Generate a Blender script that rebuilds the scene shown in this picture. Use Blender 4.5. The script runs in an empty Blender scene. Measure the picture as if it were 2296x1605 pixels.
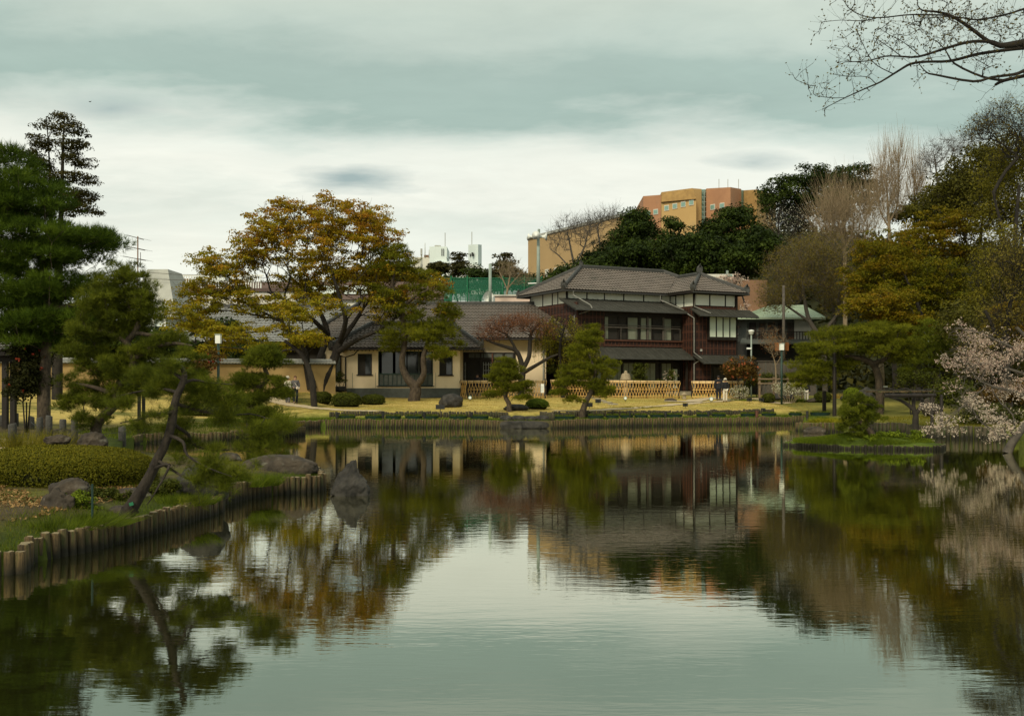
import bpy, bmesh, math, random
import numpy as np
from mathutils import Vector, Matrix, noise as mnoise
R = math.radians
rng = np.random.default_rng(7)
random.seed(7)
scene = bpy.context.scene
C = scene.collection
# ------------------------------------------------------------------ camera
H = 2.4                       # eye height above the pond water (z = 0)
F, CX, HY = 2232.0, 1148.0, 853.0   # survey constants used to turn sightings into metres
cam = bpy.data.cameras.new('camera'); camo = bpy.data.objects.new('camera', cam); C.objects.link(camo)
camo.location = (0, 0, H); camo.rotation_euler = (R(90), 0, 0)
cam.sensor_width = 36; cam.lens = 36*F/2296; cam.shift_y = (HY-802.5)/2296
cam.clip_start = .1; cam.clip_end = 3000
scene.camera = camo
# ------------------------------------------------------------------ world
SUN_EL, SUN_AZ = R(38), R(205)      # azimuth clockwise from +Y (behind the camera, to the left)
world = bpy.data.worlds.new('World'); scene.world = world; world.use_nodes = True
nt = world.node_tree; N = nt.nodes; L = nt.links
for n in list(N): N.remove(n)
def wn(t, **k):
    n = N.new(t)
    for a, b in k.items(): setattr(n, a, b)
    return n
def wmath(op, a, b=None, c=None, clamp=False):
    n = N.new('ShaderNodeMath'); n.operation = op; n.use_clamp = clamp
    for i, v in enumerate((a, b, c)):
        if v is None: continue
        if isinstance(v, (int, float)): n.inputs[i].default_value = v
        else: L.new(v, n.inputs[i])
    return n.outputs[0]
sky = wn('ShaderNodeTexSky', sky_type='NISHITA', sun_disc=False, sun_elevation=SUN_EL, sun_rotation=SUN_AZ)
bg1 = wn('ShaderNodeBackground'); bg1.inputs[1].default_value = .08; L.new(sky.outputs[0], bg1.inputs[0])
tc = wn('ShaderNodeTexCoord'); sep = wn('ShaderNodeSeparateXYZ'); L.new(tc.outputs['Generated'], sep.inputs[0])
x_, y_, z_ = sep.outputs
hyp = wmath('SQRT', wmath('ADD', wmath('MULTIPLY', x_, x_), wmath('MULTIPLY', y_, y_)))
tan_e = wmath('DIVIDE', wmath('ABSOLUTE', z_), wmath('MAXIMUM', hyp, .05))
zz = wmath('ADD', wmath('ABSOLUTE', z_), .10)
cmb = wn('ShaderNodeCombineXYZ'); L.new(wmath('DIVIDE', x_, zz), cmb.inputs[0]); L.new(wmath('MULTIPLY', wmath('DIVIDE', y_, zz), 1.5), cmb.inputs[1])
def wnoise(scale, detail, rough, off=0., dist=0.):
    mp = wn('ShaderNodeMapping'); mp.inputs['Location'].default_value = (off, off*.7, off*.3); L.new(cmb.outputs[0], mp.inputs[0])
    n = wn('ShaderNodeTexNoise'); n.inputs['Scale'].default_value = scale; n.inputs['Detail'].default_value = detail
    n.inputs['Roughness'].default_value = rough; n.inputs['Distortion'].default_value = dist
    L.new(mp.outputs[0], n.inputs['Vector']); return n.outputs[0]
n1 = wnoise(.55, 6, .52, 3.1, .6); n2 = wnoise(1.9, 6, .55, 11.)
# clouds lie in layered bands: their height above the horizon is broken up by the noise
slant = wmath('MULTIPLY', wmath('DIVIDE', x_, wmath('MAXIMUM', hyp, .05)), .05)
e2 = wmath('ADD', tan_e, wmath('MULTIPLY', wmath('SUBTRACT', n1, .5), .20))
e2 = wmath('ADD', e2, wmath('MULTIPLY', wmath('SUBTRACT', n2, .5), .07))
e2 = wmath('ADD', e2, slant); n3 = wnoise(5.5, 9, .6, 23., .4); e2 = wmath('ADD', e2, wmath('MULTIPLY', wmath('SUBTRACT', n3, .5), .03))
cr = wn('ShaderNodeValToRGB'); L.new(e2, cr.inputs[0]); el = cr.color_ramp.elements
stops = [(0., (.84,.86,.735)), (.10, (.87,.88,.765)), (.15, (.76,.80,.70)), (.19, (.87,.88,.77)), (.235, (.80,.83,.73)), (.262, (.60,.68,.60)),
         (.285, (.385,.50,.435)), (.32, (.405,.515,.45)), (.355, (.53,.62,.54)), (.41, (.61,.68,.58)), (.6, (.58,.66,.59)), (.8, (.78,.82,.73)), (1., (.72,.77,.69))]
el[0].position, el[0].color = stops[0][0], (*stops[0][1], 1)
el[1].position, el[1].color = stops[-1][0], (*stops[-1][1], 1)
for p, c in stops[1:-1]:
    e = el.new(p); e.color = (*c, 1)
# two small loose grey clouds drifting below the bank
def cloudlet(px, py, rx, ry, amount, prev):
    vx, vz = (px-CX)/F, (HY-py)/F
    yd = wmath('MAXIMUM', y_, .05)
    dx = wmath('DIVIDE', wmath('SUBTRACT', wmath('DIVIDE', x_, yd), vx), rx/F)
    dz = wmath('DIVIDE', wmath('SUBTRACT', wmath('DIVIDE', z_, yd), vz), ry/F)
    q = wmath('SQRT', wmath('ADD', wmath('MULTIPLY', dx, dx), wmath('MULTIPLY', dz, dz)))
    q = wmath('ADD', q, wmath('MULTIPLY', wmath('SUBTRACT', n2, .5), 2.6))
    f = wmath('MULTIPLY', wmath('SUBTRACT', 1.0, q, clamp=True), amount, clamp=True)
    m = wn('ShaderNodeMix', data_type='RGBA'); L.new(f, m.inputs[0]); L.new(prev, m.inputs[6]); m.inputs[7].default_value = (.36,.45,.43,1)
    return m.outputs[2]
modu = wmath('ADD', .80, wmath('MULTIPLY', wmath('ADD', wnoise(1.1, 9, .62, 41., .8), wmath('MULTIPLY', n3, .35)), .31))
mv = wn('ShaderNodeVectorMath', operation='SCALE'); L.new(cr.outputs[0], mv.inputs[0]); L.new(modu, mv.inputs['Scale'])
col = cloudlet(785, 398, 150, 34, 1.1, mv.outputs[0])
col = cloudlet(1690, 366, 120, 28, .8, col)
col = cloudlet(250, 245, 150, 45, .9, col)
bg2 = wn('ShaderNodeBackground'); bg2.inputs[1].default_value = .55; L.new(col, bg2.inputs[0])
mx = wn('ShaderNodeMixShader'); mx.inputs[0].default_value = .95
L.new(bg1.outputs[0], mx.inputs[1]); L.new(bg2.outputs[0], mx.inputs[2])
wo = wn('ShaderNodeOutputWorld'); L.new(mx.outputs[0], wo.inputs[0])
# ------------------------------------------------------------------ sun (through thin overcast)
sd_ = bpy.data.lights.new('sun', 'SUN'); sd_.energy = 1.5; sd_.angle = R(14); sd_.color = (1, .90, .70)
so = bpy.data.objects.new('sun', sd_); C.objects.link(so)
dirv = Vector((math.sin(SUN_AZ)*math.cos(SUN_EL), math.cos(SUN_AZ)*math.cos(SUN_EL), math.sin(SUN_EL)))
so.rotation_euler = dirv.to_track_quat('Z', 'Y').to_euler(); so.location = (0, 0, 60)
vs = scene.view_settings; vs.view_transform = 'Standard'; vs.look = 'None'; vs.gamma = 1; vs.exposure = 0.95; vs.use_curve_mapping = False
scene.render.engine = 'CYCLES'
scene.cycles.max_bounces = 6; scene.cycles.diffuse_bounces = 3; scene.cycles.glossy_bounces = 3; scene.cycles.transmission_bounces = 3; scene.cycles.transparent_max_bounces = 8
# ------------------------------------------------------------------ helpers
def W(px, py, d): return Vector(((px-CX)/F*d, d, H-(py-HY)/F*d))
def S(t):
    t = np.clip(t, 0, 1); return t*t*(3-2*t)
POND = [(-9,0.5),(-9,5),(-7.9,10.0),(-6.35,12.25),(-6.12,12.4),(-6.36,13.2),(-6.13,13.6),(-5.97,13.9),(-5.78,14.76),(-5.65,15.5),(-5.54,16.3),(-5.44,17.2),
 (-5.32,18.1),(-5.58,19.1),(-5.38,20.1),(-5.05,20.8),(-4.35,21.35),(-4.12,21.75),(-4.7,23.8),(-6.7,25.6),(-8.4,27.6),(-10.5,29.2),(-12.2,31.0),(-14.0,35.8),(-14.2,38.2),(-11.6,39.4),(-10.2,42.2),
 (-9.2,44.0),(-10.2,46.5),(-10.9,49.3),(-9.8,51.0),(-2.0,50.6),(-.6,50.1),(2.0,49.8),(5,51.6),(9.8,53.4),(14.6,54.8),(16.6,55.6),(16.2,51),(13.6,47.6),(13.9,46.3),(15.6,45.8),(17.2,44.2),
 (17.6,42.6),(17.7,41.4),(20.4,40.8),(21.4,38.2),(17.8,34.2),(16.6,32.6),(17.6,30.5),(18,26),(16,18),(13,8),(12,.5)]
PA = np.array(POND, float)
def signed(X, Y):
    """distance to the shore (positive on land) and the nearest shore point"""
    P = np.stack([np.ravel(X), np.ravel(Y)], 1); best = np.full(len(P), 1e9); near = np.zeros_like(P); ins = np.zeros(len(P), bool)
    n = len(PA)
    for i in range(n):
        a, b = PA[i], PA[(i+1) % n]; ab = b-a
        t = np.clip(((P-a)@ab)/(ab@ab), 0, 1); q = a+t[:, None]*ab; d = np.hypot(*(P-q).T)
        m = d < best; best[m] = d[m]; near[m] = q[m]
        c = ((a[1] > P[:, 1]) != (b[1] > P[:, 1])) & (P[:, 0] < (b[0]-a[0])*(P[:, 1]-a[1])/((b[1]-a[1]) or 1e-9)+a[0])
        ins ^= c
    s = np.where(ins, -best, best)
    return s.reshape(np.shape(X)), near.reshape(np.shape(X)+(2,))
def is_far(X, Y): return S((Y-45.5)/2.5)*S((X+12.0)/1.2)*(1-S((X-16.5)/1.5))
def height(X, Y, sd=None):
    X = np.asarray(X, float); Y = np.asarray(Y, float)
    if sd is None: sd, _ = signed(X, Y)
    s = np.maximum(sd, 0)
    step = S((s-2.05)/.3)
    far = .37*(1-step)+step*(.69+.0265*np.clip(s-2.3, 0, 27))
    left = .27+.9*S(s/22)+.45*S((Y-48)/14)*S((-X-8)/6)
    left = left+.18*S(s/1.5)
    right = .42+.75*S(s/20)
    wl = S((2-X)/4)
    oth = left*wl+right*(1-wl)
    f = is_far(X, Y)
    h = far*f+oth*(1-f)
    h = h+.035*np.sin(X*1.1+Y*.7)*np.sin(X*.5-Y*.9)*S((s-3)/3)
    h = h+24*S((Y-99)/85)*S((X+12)/35)*(1-.35*S((X-40)/30))
    h = h+9*S((X-24)/40)*S((Y-50)/48)
    h = h-3*S((Y-100)/60)*(1-S((X+12)/35))
    return np.where(sd < -.02, -.9, h)
def gz(x, y): return float(height(np.array([x]), np.array([y]))[0])
def gp(px, py, dmax=130):
    d = np.concatenate([np.arange(9, 60, .05), np.arange(60, dmax, .1)])
    X = (px-CX)/F*d; Z = H-(py-HY)/F*d
    hh = height(X, d); hh = np.where(hh < 0, 0, hh)
    i = np.argmax(Z <= hh)
    if d[i] > 74 or not (Z <= hh).any(): i = int(np.argmin(np.abs(d-67)))
    return Vector((X[i], d[i], hh[i]))
# ---- materials
MAT = {}
def newmat(name):
    m = bpy.data.materials.new(name); m.use_nodes = True; MAT[name] = m
    nt = m.node_tree; return m, nt, nt.nodes['Principled BSDF']
def pmat(name, c, rough=.8, c2=None, scale=3., bump=0., bscale=None, stretch=(1,1,1), spec=.3, metal=0., detail=5, dirt=None):
    """two-tone procedural surface: colour noise, fine relief, optional stain"""
    m, nt, b = newmat(name); n = nt.nodes; l = nt.links
    c2 = c2 or tuple(v*.72 for v in c)
    tcn = n.new('ShaderNodeTexCoord'); mp = n.new('ShaderNodeMapping'); mp.inputs['Scale'].default_value = stretch
    l.new(tcn.outputs['Object'], mp.inputs[0])
    no = n.new('ShaderNodeTexNoise'); no.inputs['Scale'].default_value = scale; no.inputs['Detail'].default_value = detail; no.inputs['Roughness'].default_value = .6
    l.new(mp.outputs[0], no.inputs['Vector'])
    r = n.new('ShaderNodeValToRGB'); r.color_ramp.elements[0].position = .34; r.color_ramp.elements[1].position = .66
    r.color_ramp.elements[0].color = (*c2, 1); r.color_ramp.elements[1].color = (*c, 1); l.new(no.outputs[0], r.inputs[0])
    out = r.outputs[0]
    if dirt:
        n3 = n.new('ShaderNodeTexNoise'); n3.inputs['Scale'].default_value = dirt[1]; n3.inputs['Detail'].default_value = 6
        l.new(mp.outputs[0], n3.inputs['Vector'])
        r3 = n.new('ShaderNodeValToRGB'); r3.color_ramp.elements[0].position = dirt[2]; r3.color_ramp.elements[1].position = dirt[2]+.16
        l.new(n3.outputs[0], r3.inputs[0]); mxn = n.new('ShaderNodeMix'); mxn.data_type = 'RGBA'
        l.new(r3.outputs[0], mxn.inputs[0]); l.new(out, mxn.inputs[6]); mxn.inputs[7].default_value = (*dirt[0], 1); out = mxn.outputs[2]
    l.new(out, b.inputs['Base Color'])
    b.inputs['Roughness'].default_value = rough; b.inputs['Specular IOR Level'].default_value = spec; b.inputs['Metallic'].default_value = metal
    if bump:
        n2 = n.new('ShaderNodeTexNoise'); n2.inputs['Scale'].default_value = bscale or scale*4; n2.inputs['Detail'].default_value = 6
        l.new(mp.outputs[0], n2.inputs['Vector']); bp = n.new('ShaderNodeBump'); bp.inputs['Strength'].default_value = 1; bp.inputs['Distance'].default_value = bump
        l.new(n2.outputs[0], bp.inputs['Height']); l.new(bp.outputs[0], b.inputs['Normal'])
    return m
def leafmat(name, cols, trans=.3, rough=.6):
    """leaf colour picked by each leaf's own 'tone' value"""
    if not name.startswith('petal'): cols = [(c[0]*1.16, c[1]*1.02, c[2]*.7) for c in cols]
    m, nt, b = newmat(name); n = nt.nodes; l = nt.links
    a = n.new('ShaderNodeAttribute'); a.attribute_name = 'tone'
    r = n.new('ShaderNodeValToRGB'); e = r.color_ramp.elements
    e[0].position = 0; e[0].color = (*cols[0], 1); e[1].position = 1; e[1].color = (*cols[-1], 1)
    for i, c in enumerate(cols[1:-1]):
        q = e.new((i+1)/(len(cols)-1)); q.color = (*c, 1)
    l.new(a.outputs['Fac'], r.inputs[0]); l.new(r.outputs[0], b.inputs['Base Color'])
    b.inputs['Roughness'].default_value = max(rough, .6); b.inputs['Specular IOR Level'].default_value = .07
    t = n.new('ShaderNodeBsdfTranslucent'); l.new(r.outputs[0], t.inputs[0])
    mxs = n.new('ShaderNodeMixShader'); mxs.inputs[0].default_value = trans
    l.new(b.outputs[0], mxs.inputs[1]); l.new(t.outputs[0], mxs.inputs[2]); l.new(mxs.outputs[0], nt.nodes['Material Output'].inputs[0])
    return m
# ---- mesh builder
class MB:
    def __init__(s): s.v = []; s.f = []
    def poly(s, pts):
        k = len(s.v); s.v += [tuple(p) for p in pts]; s.f.append(tuple(range(k, k+len(pts)))); return s
    def hexa(s, c):      # 0-3 bottom ring, 4-7 top ring
        k = len(s.v); s.v += [tuple(p) for p in c]
        s.f += [tuple(k+i for i in q) for q in ((3,2,1,0),(4,5,6,7),(0,1,5,4),(1,2,6,5),(2,3,7,6),(3,0,4,7))]; return s
    def box(s, x0, x1, y0, y1, z0, z1, fr=None):
        c = [(x0,y0,z0),(x1,y0,z0),(x1,y1,z0),(x0,y1,z0),(x0,y0,z1),(x1,y0,z1),(x1,y1,z1),(x0,y1,z1)]
        if fr: c = [fr(*p) for p in c]
        return s.hexa(c)
    def bar(s, a, b, w, h=None):   # square bar from a to b
        a = Vector(a); b = Vector(b); h = h or w; d = (b-a).normalized(); up = Vector((0,0,1)) if abs(d.z) < .95 else Vector((1,0,0))
        sx = d.cross(up).normalized()*w/2; sy = sx.cross(d).normalized()*h/2
        return s.hexa([a-sx-sy, a+sx-sy, a+sx+sy, a-sx+sy, b-sx-sy, b+sx-sy, b+sx+sy, b-sx+sy])
    def tube(s, pts, rad, n=8, cap=True):
        pts = [Vector(p) for p in pts]; m = len(pts)
        if not hasattr(rad, '__len__'): rad = [rad]*m
        k = len(s.v); prev = None
        for i, p in enumerate(pts):
            d = (pts[min(i+1, m-1)]-pts[max(i-1, 0)]).normalized()
            if prev is None:
                up = Vector((0,0,1)) if abs(d.z) < .9 else Vector((1,0,0)); sx = d.cross(up).normalized()
            else: sx = (prev-d*prev.dot(d)).normalized()
            prev = sx; sy = d.cross(sx)
            for j in range(n):
                a = 2*math.pi*j/n; s.v.append(tuple(p+(sx*math.cos(a)+sy*math.sin(a))*rad[i]))
        for i in range(m-1):
            for j in range(n):
                a = k+i*n+j; b = k+i*n+(j+1) % n; s.f.append((a, b, b+n, a+n))
        if cap:
            s.f.append(tuple(k+j for j in reversed(range(n)))); s.f.append(tuple(k+(m-1)*n+j for j in range(n)))
        return s
    def lathe(s, base, prof, n=16):  # prof: [(r,z)]
        return s.tube([Vector(base)+Vector((0,0,z+i*1e-5)) for i, (r, z) in enumerate(prof)], [max(r, 1e-4) for r, z in prof], n)
    def mesh(s, name, org=(0,0,0)):
        me = bpy.data.meshes.new(name); o = Vector(org)
        me.from_pydata([(a-o.x, b-o.y, c-o.z) for a, b, c in s.v], [], s.f); me.update(); return me
def arr_mesh(name, V, T, org=(0,0,0), tone=None):
    """mesh straight from numpy arrays; T is (n,3) or (n,4)"""
    V = np.asarray(V, np.float32)-np.asarray(org, np.float32); T = np.asarray(T, np.int32); k = T.shape[1]
    me = bpy.data.meshes.new(name); me.vertices.add(len(V)); me.vertices.foreach_set('co', V.ravel())
    me.loops.add(T.size); me.loops.foreach_set('vertex_index', T.ravel())
    me.polygons.add(len(T)); me.polygons.foreach_set('loop_start', np.arange(0, T.size, k, dtype=np.int32))
    me.update(calc_edges=True)
    if tone is not None:
        a = me.attributes.new('tone', 'FLOAT', 'POINT'); a.data.foreach_set('value', np.asarray(tone, np.float32))
    return me
def origin(o):
    v = Vector((0,0,0))
    while o is not None: v += o.location; o = o.parent
    return v
def thing(name, label, cat, loc, group=None):
    o = bpy.data.objects.new(name, None); o.empty_display_size = .2; C.objects.link(o); o.location = loc
    o['label'] = label; o['category'] = cat
    if group: o['group'] = group
    return o
def link(name, me, mat, parent=None, smooth=False, loc=None, kind=None):
    o = bpy.data.objects.new(name, me); C.objects.link(o)
    if mat is not None and not me.materials: me.materials.append(MAT[mat] if isinstance(mat, str) else mat)
    if smooth: me.polygons.foreach_set('use_smooth', [True]*len(me.polygons))
    if loc is not None: o.location = loc
    if parent is not None: o.parent = parent
    if kind: o['kind'] = kind
    return o
def part(name, mb, mat, parent, smooth=False, label=None, kind=None):
    o = link(name, mb.mesh(name, origin(parent)), mat, parent, smooth, kind=kind)
    if label: o['label'] = label
    return o
def single(name, mb, mat, label, cat, loc, group=None, smooth=False, kind=None):
    o = link(name, mb.mesh(name, loc), mat, None, smooth, loc, kind)
    if label: o['label'] = label
    if cat: o['category'] = cat
    if group: o['group'] = group
    return o
def copy_tree(o, parent=None):
    c = o.copy(); C.objects.link(c); c.parent = parent
    for ch in o.children: copy_tree(ch, c)
    return c
# ---- plants
def tubes(P, par, r, thick=.05, sides=(3, 7)):
    """branch network -> tapered prisms, one per link"""
    par = np.asarray(par); idx = np.where(par >= 0)[0]; outV = []; outF = []; base = 0
    for big in (0, 1):
        sel = idx[(r[idx] > thick) == bool(big)]
        if not len(sel): continue
        n = sides[big]; a = P[par[sel]]; b = P[sel]; rb = r[sel]; ra = np.minimum(r[par[sel]], rb*1.3+.002)
        d = b-a; ln = np.linalg.norm(d, axis=1)+1e-9; d /= ln[:, None]
        b = b+d*np.minimum(rb, ln*.3)[:, None]*.6
        up = np.where(np.abs(d[:, 2:3]) < .9, [[0,0,1.]], [[1.,0,0]])
        sx = np.cross(d, up); sx /= np.linalg.norm(sx, axis=1)[:, None]+1e-9; sy = np.cross(d, sx)
        an = np.arange(n)*2*np.pi/n; cs = np.cos(an)[None, :, None]; sn = np.sin(an)[None, :, None]
        ring = sx[:, None]*cs+sy[:, None]*sn
        va = a[:, None]+ring*ra[:, None, None]; vb = b[:, None]+ring*rb[:, None, None]
        V = np.concatenate([va, vb], 1).reshape(-1, 3); m = len(sel)
        k = np.arange(m)[:, None]*2*n; j = np.arange(n)[None]; j2 = (j+1) % n
        Fq = np.stack([k+j, k+j2, k+n+j2, k+n+j], -1).reshape(-1, 4)+base
        outV.append(V); outF.append(Fq); base += len(V)
    return np.concatenate(outV), np.concatenate(outF)
def grow(roots, targets, step, r0=.01, pen=.3, curve=.4, wob=.06, expo=2.3, down=.6, seed=1, droop=0.):
    g = np.random.default_rng(seed)
    cap = sum(len(q) for q in roots)+int(len(targets)*12)+200
    P = np.zeros((cap, 3)); par = np.full(cap, -1); Ln = np.zeros(cap); fix = np.zeros(cap); n = 0
    for q in roots:
        start = n
        for i, row in enumerate(q):
            P[n] = row[:3]; fix[n] = row[3]
            if i == 0:
                par[n] = -1
                if start > 0 and len(row) > 4: pass
                if start > 0:
                    dd = np.linalg.norm(P[:start]-P[n], axis=1); j = int(dd.argmin())
                    if dd[j] < .6: par[n] = j; Ln[n] = Ln[j]
            else: par[n] = n-1; Ln[n] = Ln[n-1]+np.linalg.norm(P[n]-P[n-1])
            n += 1
    Pr = P[:n]; dist = np.array([np.linalg.norm(Pr-t, axis=1).min() for t in targets]); order = np.argsort(dist)
    for k in order:
        t = targets[k]
        if n > cap-15: break
        D = np.linalg.norm(P[:n]-t, axis=1); cost = D+pen*Ln[:n]+down*np.maximum(0, P[:n, 2]-t[2])*(0 if droop else 1)
        j = int(cost.argmin()); dist_ = D[j]
        if dist_ < 1e-3: continue
        pd = P[j]-P[par[j]] if par[j] >= 0 else np.array([0, 0, 1.]); pd = pd/(np.linalg.norm(pd)+1e-9)
        c = P[j]+pd*dist_*curve+np.array([0, 0, dist_*droop])
        m = int(min(10, max(1, math.ceil(dist_/step)))); last = j
        for s in range(1, m+1):
            u = s/m; p = (1-u)**2*P[j]+2*u*(1-u)*c+u*u*t
            if s < m: p = p+g.normal(0, wob*min(step, dist_/m), 3)
            P[n] = p; par[n] = last; Ln[n] = Ln[last]+dist_/m; last = n; n += 1
    P = P[:n]; par = par[:n]; fix = fix[:n]; acc = np.zeros(n); r = np.zeros(n)
    for i in range(n-1, -1, -1):
        a = acc[i] if acc[i] > 0 else r0**expo
        r[i] = a**(1/expo)
        if par[i] >= 0: acc[par[i]] += a
    r = np.where(fix > 0, np.maximum(fix, np.minimum(r, fix*1.15)), r)
    return P, par, r
def twiglets(P, par, r, k, ln, up=.3, seed=1, rmax=.02, rt=None, straight=0.):
    """short fine twigs on every thin shoot"""
    g = np.random.default_rng(seed); idx = np.where((r < rmax) & (par >= 0))[0]; i = np.repeat(idx, k); n = len(i)
    d = P[i]-P[par[i]]; d /= np.linalg.norm(d, axis=1)[:, None]+1e-9; v = d*.7+g.normal(size=(n, 3))*(.75-straight)+np.array([0, 0, up]); v /= np.linalg.norm(v, axis=1)[:, None]
    L_ = ln*(.4+.9*g.random(n))[:, None]; st = P[par[i]]+(P[i]-P[par[i]])*g.random(n)[:, None]; rt = rt or float(np.median(r[idx]))*.7
    m_ = st+v*L_*.5+g.normal(size=(n, 3))*L_*.06; e_ = m_+(v+np.array([0, 0, up*.5]))*L_*.5; V = []; F_ = []
    for a, b, ra, rb in ((st, m_, rt, rt*.8), (m_, e_, rt*.8, rt*.45)):
        dd = b-a; dd /= np.linalg.norm(dd, axis=1)[:, None]+1e-9; sx = np.cross(dd, g.normal(size=(n, 3))); sx /= np.linalg.norm(sx, axis=1)[:, None]+1e-9; sy = np.cross(dd, sx)
        base = sum(len(q) for q in V); ring = [sx*math.cos(t)+sy*math.sin(t) for t in (0, 2.094, 4.189)]
        V.append(np.stack([a+q*ra for q in ring]+[b+q*rb for q in ring], 1).reshape(-1, 3)); k0 = base+np.arange(n)[:, None]*6
        F_.append(np.concatenate([k0+np.array([[0,1,4,3]]), k0+np.array([[1,2,5,4]]), k0+np.array([[2,0,3,5]])]))
    return np.concatenate(V), np.concatenate(F_), np.concatenate([m_, e_])
def env(d, ells):
    """crown outline surveyed as ellipses -> ellipsoids standing at distance d (centre, radii)"""
    return [(np.array(W(e[0], e[1], d+e[4])), np.array([e[2]/F*d, e[5], e[3]/F*d])) for e in ells]
def fill(E, n, shell=.45, seed=2, mind=0):
    g = np.random.default_rng(seed); vol = np.array([(r.prod())**.7 for c, r in E]); pick = g.choice(len(E), n*(3 if mind else 1), p=vol/vol.sum())
    u = g.normal(size=(len(pick), 3)); u /= np.linalg.norm(u, axis=1)[:, None]
    rad = g.random(len(pick))**shell
    out = np.array([E[k][0] for k in pick])+u*rad[:, None]*np.array([E[k][1] for k in pick])
    if mind:
        keep = []
        for p in out:
            if len(keep) >= n: break
            if not keep or np.min(np.linalg.norm(np.array(keep)-p, axis=1)) > mind: keep.append(p)
        out = np.array(keep)
    return out
def leaf_cards(P, nrm, size, tone, seed=3, aspect=.55, tri=False):
    g = np.random.default_rng(seed); n = len(P)
    nrm = nrm/(np.linalg.norm(nrm, axis=1)[:, None]+1e-9)
    a = g.normal(size=(n, 3)); a -= nrm*(a*nrm).sum(1)[:, None]; a /= np.linalg.norm(a, axis=1)[:, None]+1e-9; b = np.cross(nrm, a)
    s = (size*(.6+.8*g.random(n)))[:, None] if np.ndim(size) else (size*(.6+.8*g.random(n)))[:, None]
    if tri:
        V = np.stack([P-a*s*.5-b*s*aspect*.6, P-a*s*.4+b*s*aspect*.6, P+a*s*.6], 1).reshape(-1, 3); k = 3
    else:
        V = np.stack([P-a*s*.5, P-b*s*aspect*.5+nrm*s*.08, P+a*s*.5, P+b*s*aspect*.5+nrm*s*.08], 1).reshape(-1, 3); k = 4
    return V, np.arange(n*k).reshape(-1, k), np.repeat(tone, k)
def clump_leaves(cent, rad, per, size, seed=4, flat=.5, top=.35, tonef=None, tri=False, aspect=.55, upn=.6, spread=.35):
    g = np.random.default_rng(seed); n = len(cent)*per; ci = np.repeat(np.arange(len(cent)), per)
    u = g.normal(size=(n, 3)); u /= np.linalg.norm(u, axis=1)[:, None]; u[:, 2] = np.where(g.random(n) < top, np.abs(u[:, 2]), u[:, 2])
    rr = rad*(.7+.6*g.random(len(cent)))[ci]
    P = cent[ci]+u*(g.random(n)**.42)[:, None]*np.stack([rr, rr, rr*flat], 1)
    nrm = u*.7+g.normal(size=(n, 3))*.6+np.array([0, 0, upn])
    ct = g.random(len(cent)) if tonef is None else tonef(cent, g)
    tone = np.clip(ct[ci]*(1-spread)+spread*g.random(n), 0, 1)
    return leaf_cards(P, nrm, size, tone, seed+1, aspect, tri)
def needles(P, D, L, w, k, tone, seed=5, cone=1.1):
    """tufts of k needles each; each needle one slim triangle"""
    g = np.random.default_rng(seed); n = len(P); i = np.repeat(np.arange(n), k)
    d = D[i]/np.linalg.norm(D[i], axis=1)[:, None]+g.normal(size=(n*k, 3))*cone*.55
    d /= np.linalg.norm(d, axis=1)[:, None]; s = np.cross(d, g.normal(size=(n*k, 3))); s /= np.linalg.norm(s, axis=1)[:, None]+1e-9
    ln = L*(.65+.5*g.random(n*k))[:, None]; p = P[i]+g.normal(size=(n*k, 3))*L*.06
    V = np.stack([p-s*w/2, p+s*w/2, p+d*ln], 1).reshape(-1, 3)
    t = np.clip(tone[i]+g.normal(size=n*k)*.12, 0, 1)
    return V, np.arange(n*k*3).reshape(-1, 3), np.repeat(t, 3)
def crown_needles(cent, rad, per, L, w, k, seed=6, flat=.4, cone=1.1, tonef=None, up=.7):
    g = np.random.default_rng(seed); n = len(cent)*per; ci = np.repeat(np.arange(len(cent)), per)
    u = g.normal(size=(n, 3)); u /= np.linalg.norm(u, axis=1)[:, None]; u[:, 2] = np.where(g.random(n) < .6, np.abs(u[:, 2]), u[:, 2])
    rr = rad*(.7+.6*g.random(len(cent)))[ci]
    P = cent[ci]+u*(g.random(n)**.4)[:, None]*np.stack([rr, rr, rr*flat], 1)
    ct = g.random(len(cent)) if tonef is None else tonef(cent, g)
    return needles(P, u*.8+np.array([0, 0, up]), L, w, k, np.clip(ct[ci]*.6+.4*g.random(n), 0, 1), seed+1, cone), P
def rootline(d, pts):
    """pts (px,py,depth offset,radius)"""
    out = [np.array([*W(x, y, d+o), r]) for x, y, o, r in pts]; res = []
    for i in range(len(out)-1):     # smooth it (Catmull-Rom)
        p0 = out[max(i-1, 0)]; p1 = out[i]; p2 = out[i+1]; p3 = out[min(i+2, len(out)-1)]
        for t in (0, .33, .66): res.append(.5*((2*p1)+(-p0+p2)*t+(2*p0-5*p1+4*p2-p3)*t*t+(-p0+3*p1-3*p2+p3)*t**3))
    res.append(out[-1]); return res
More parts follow.
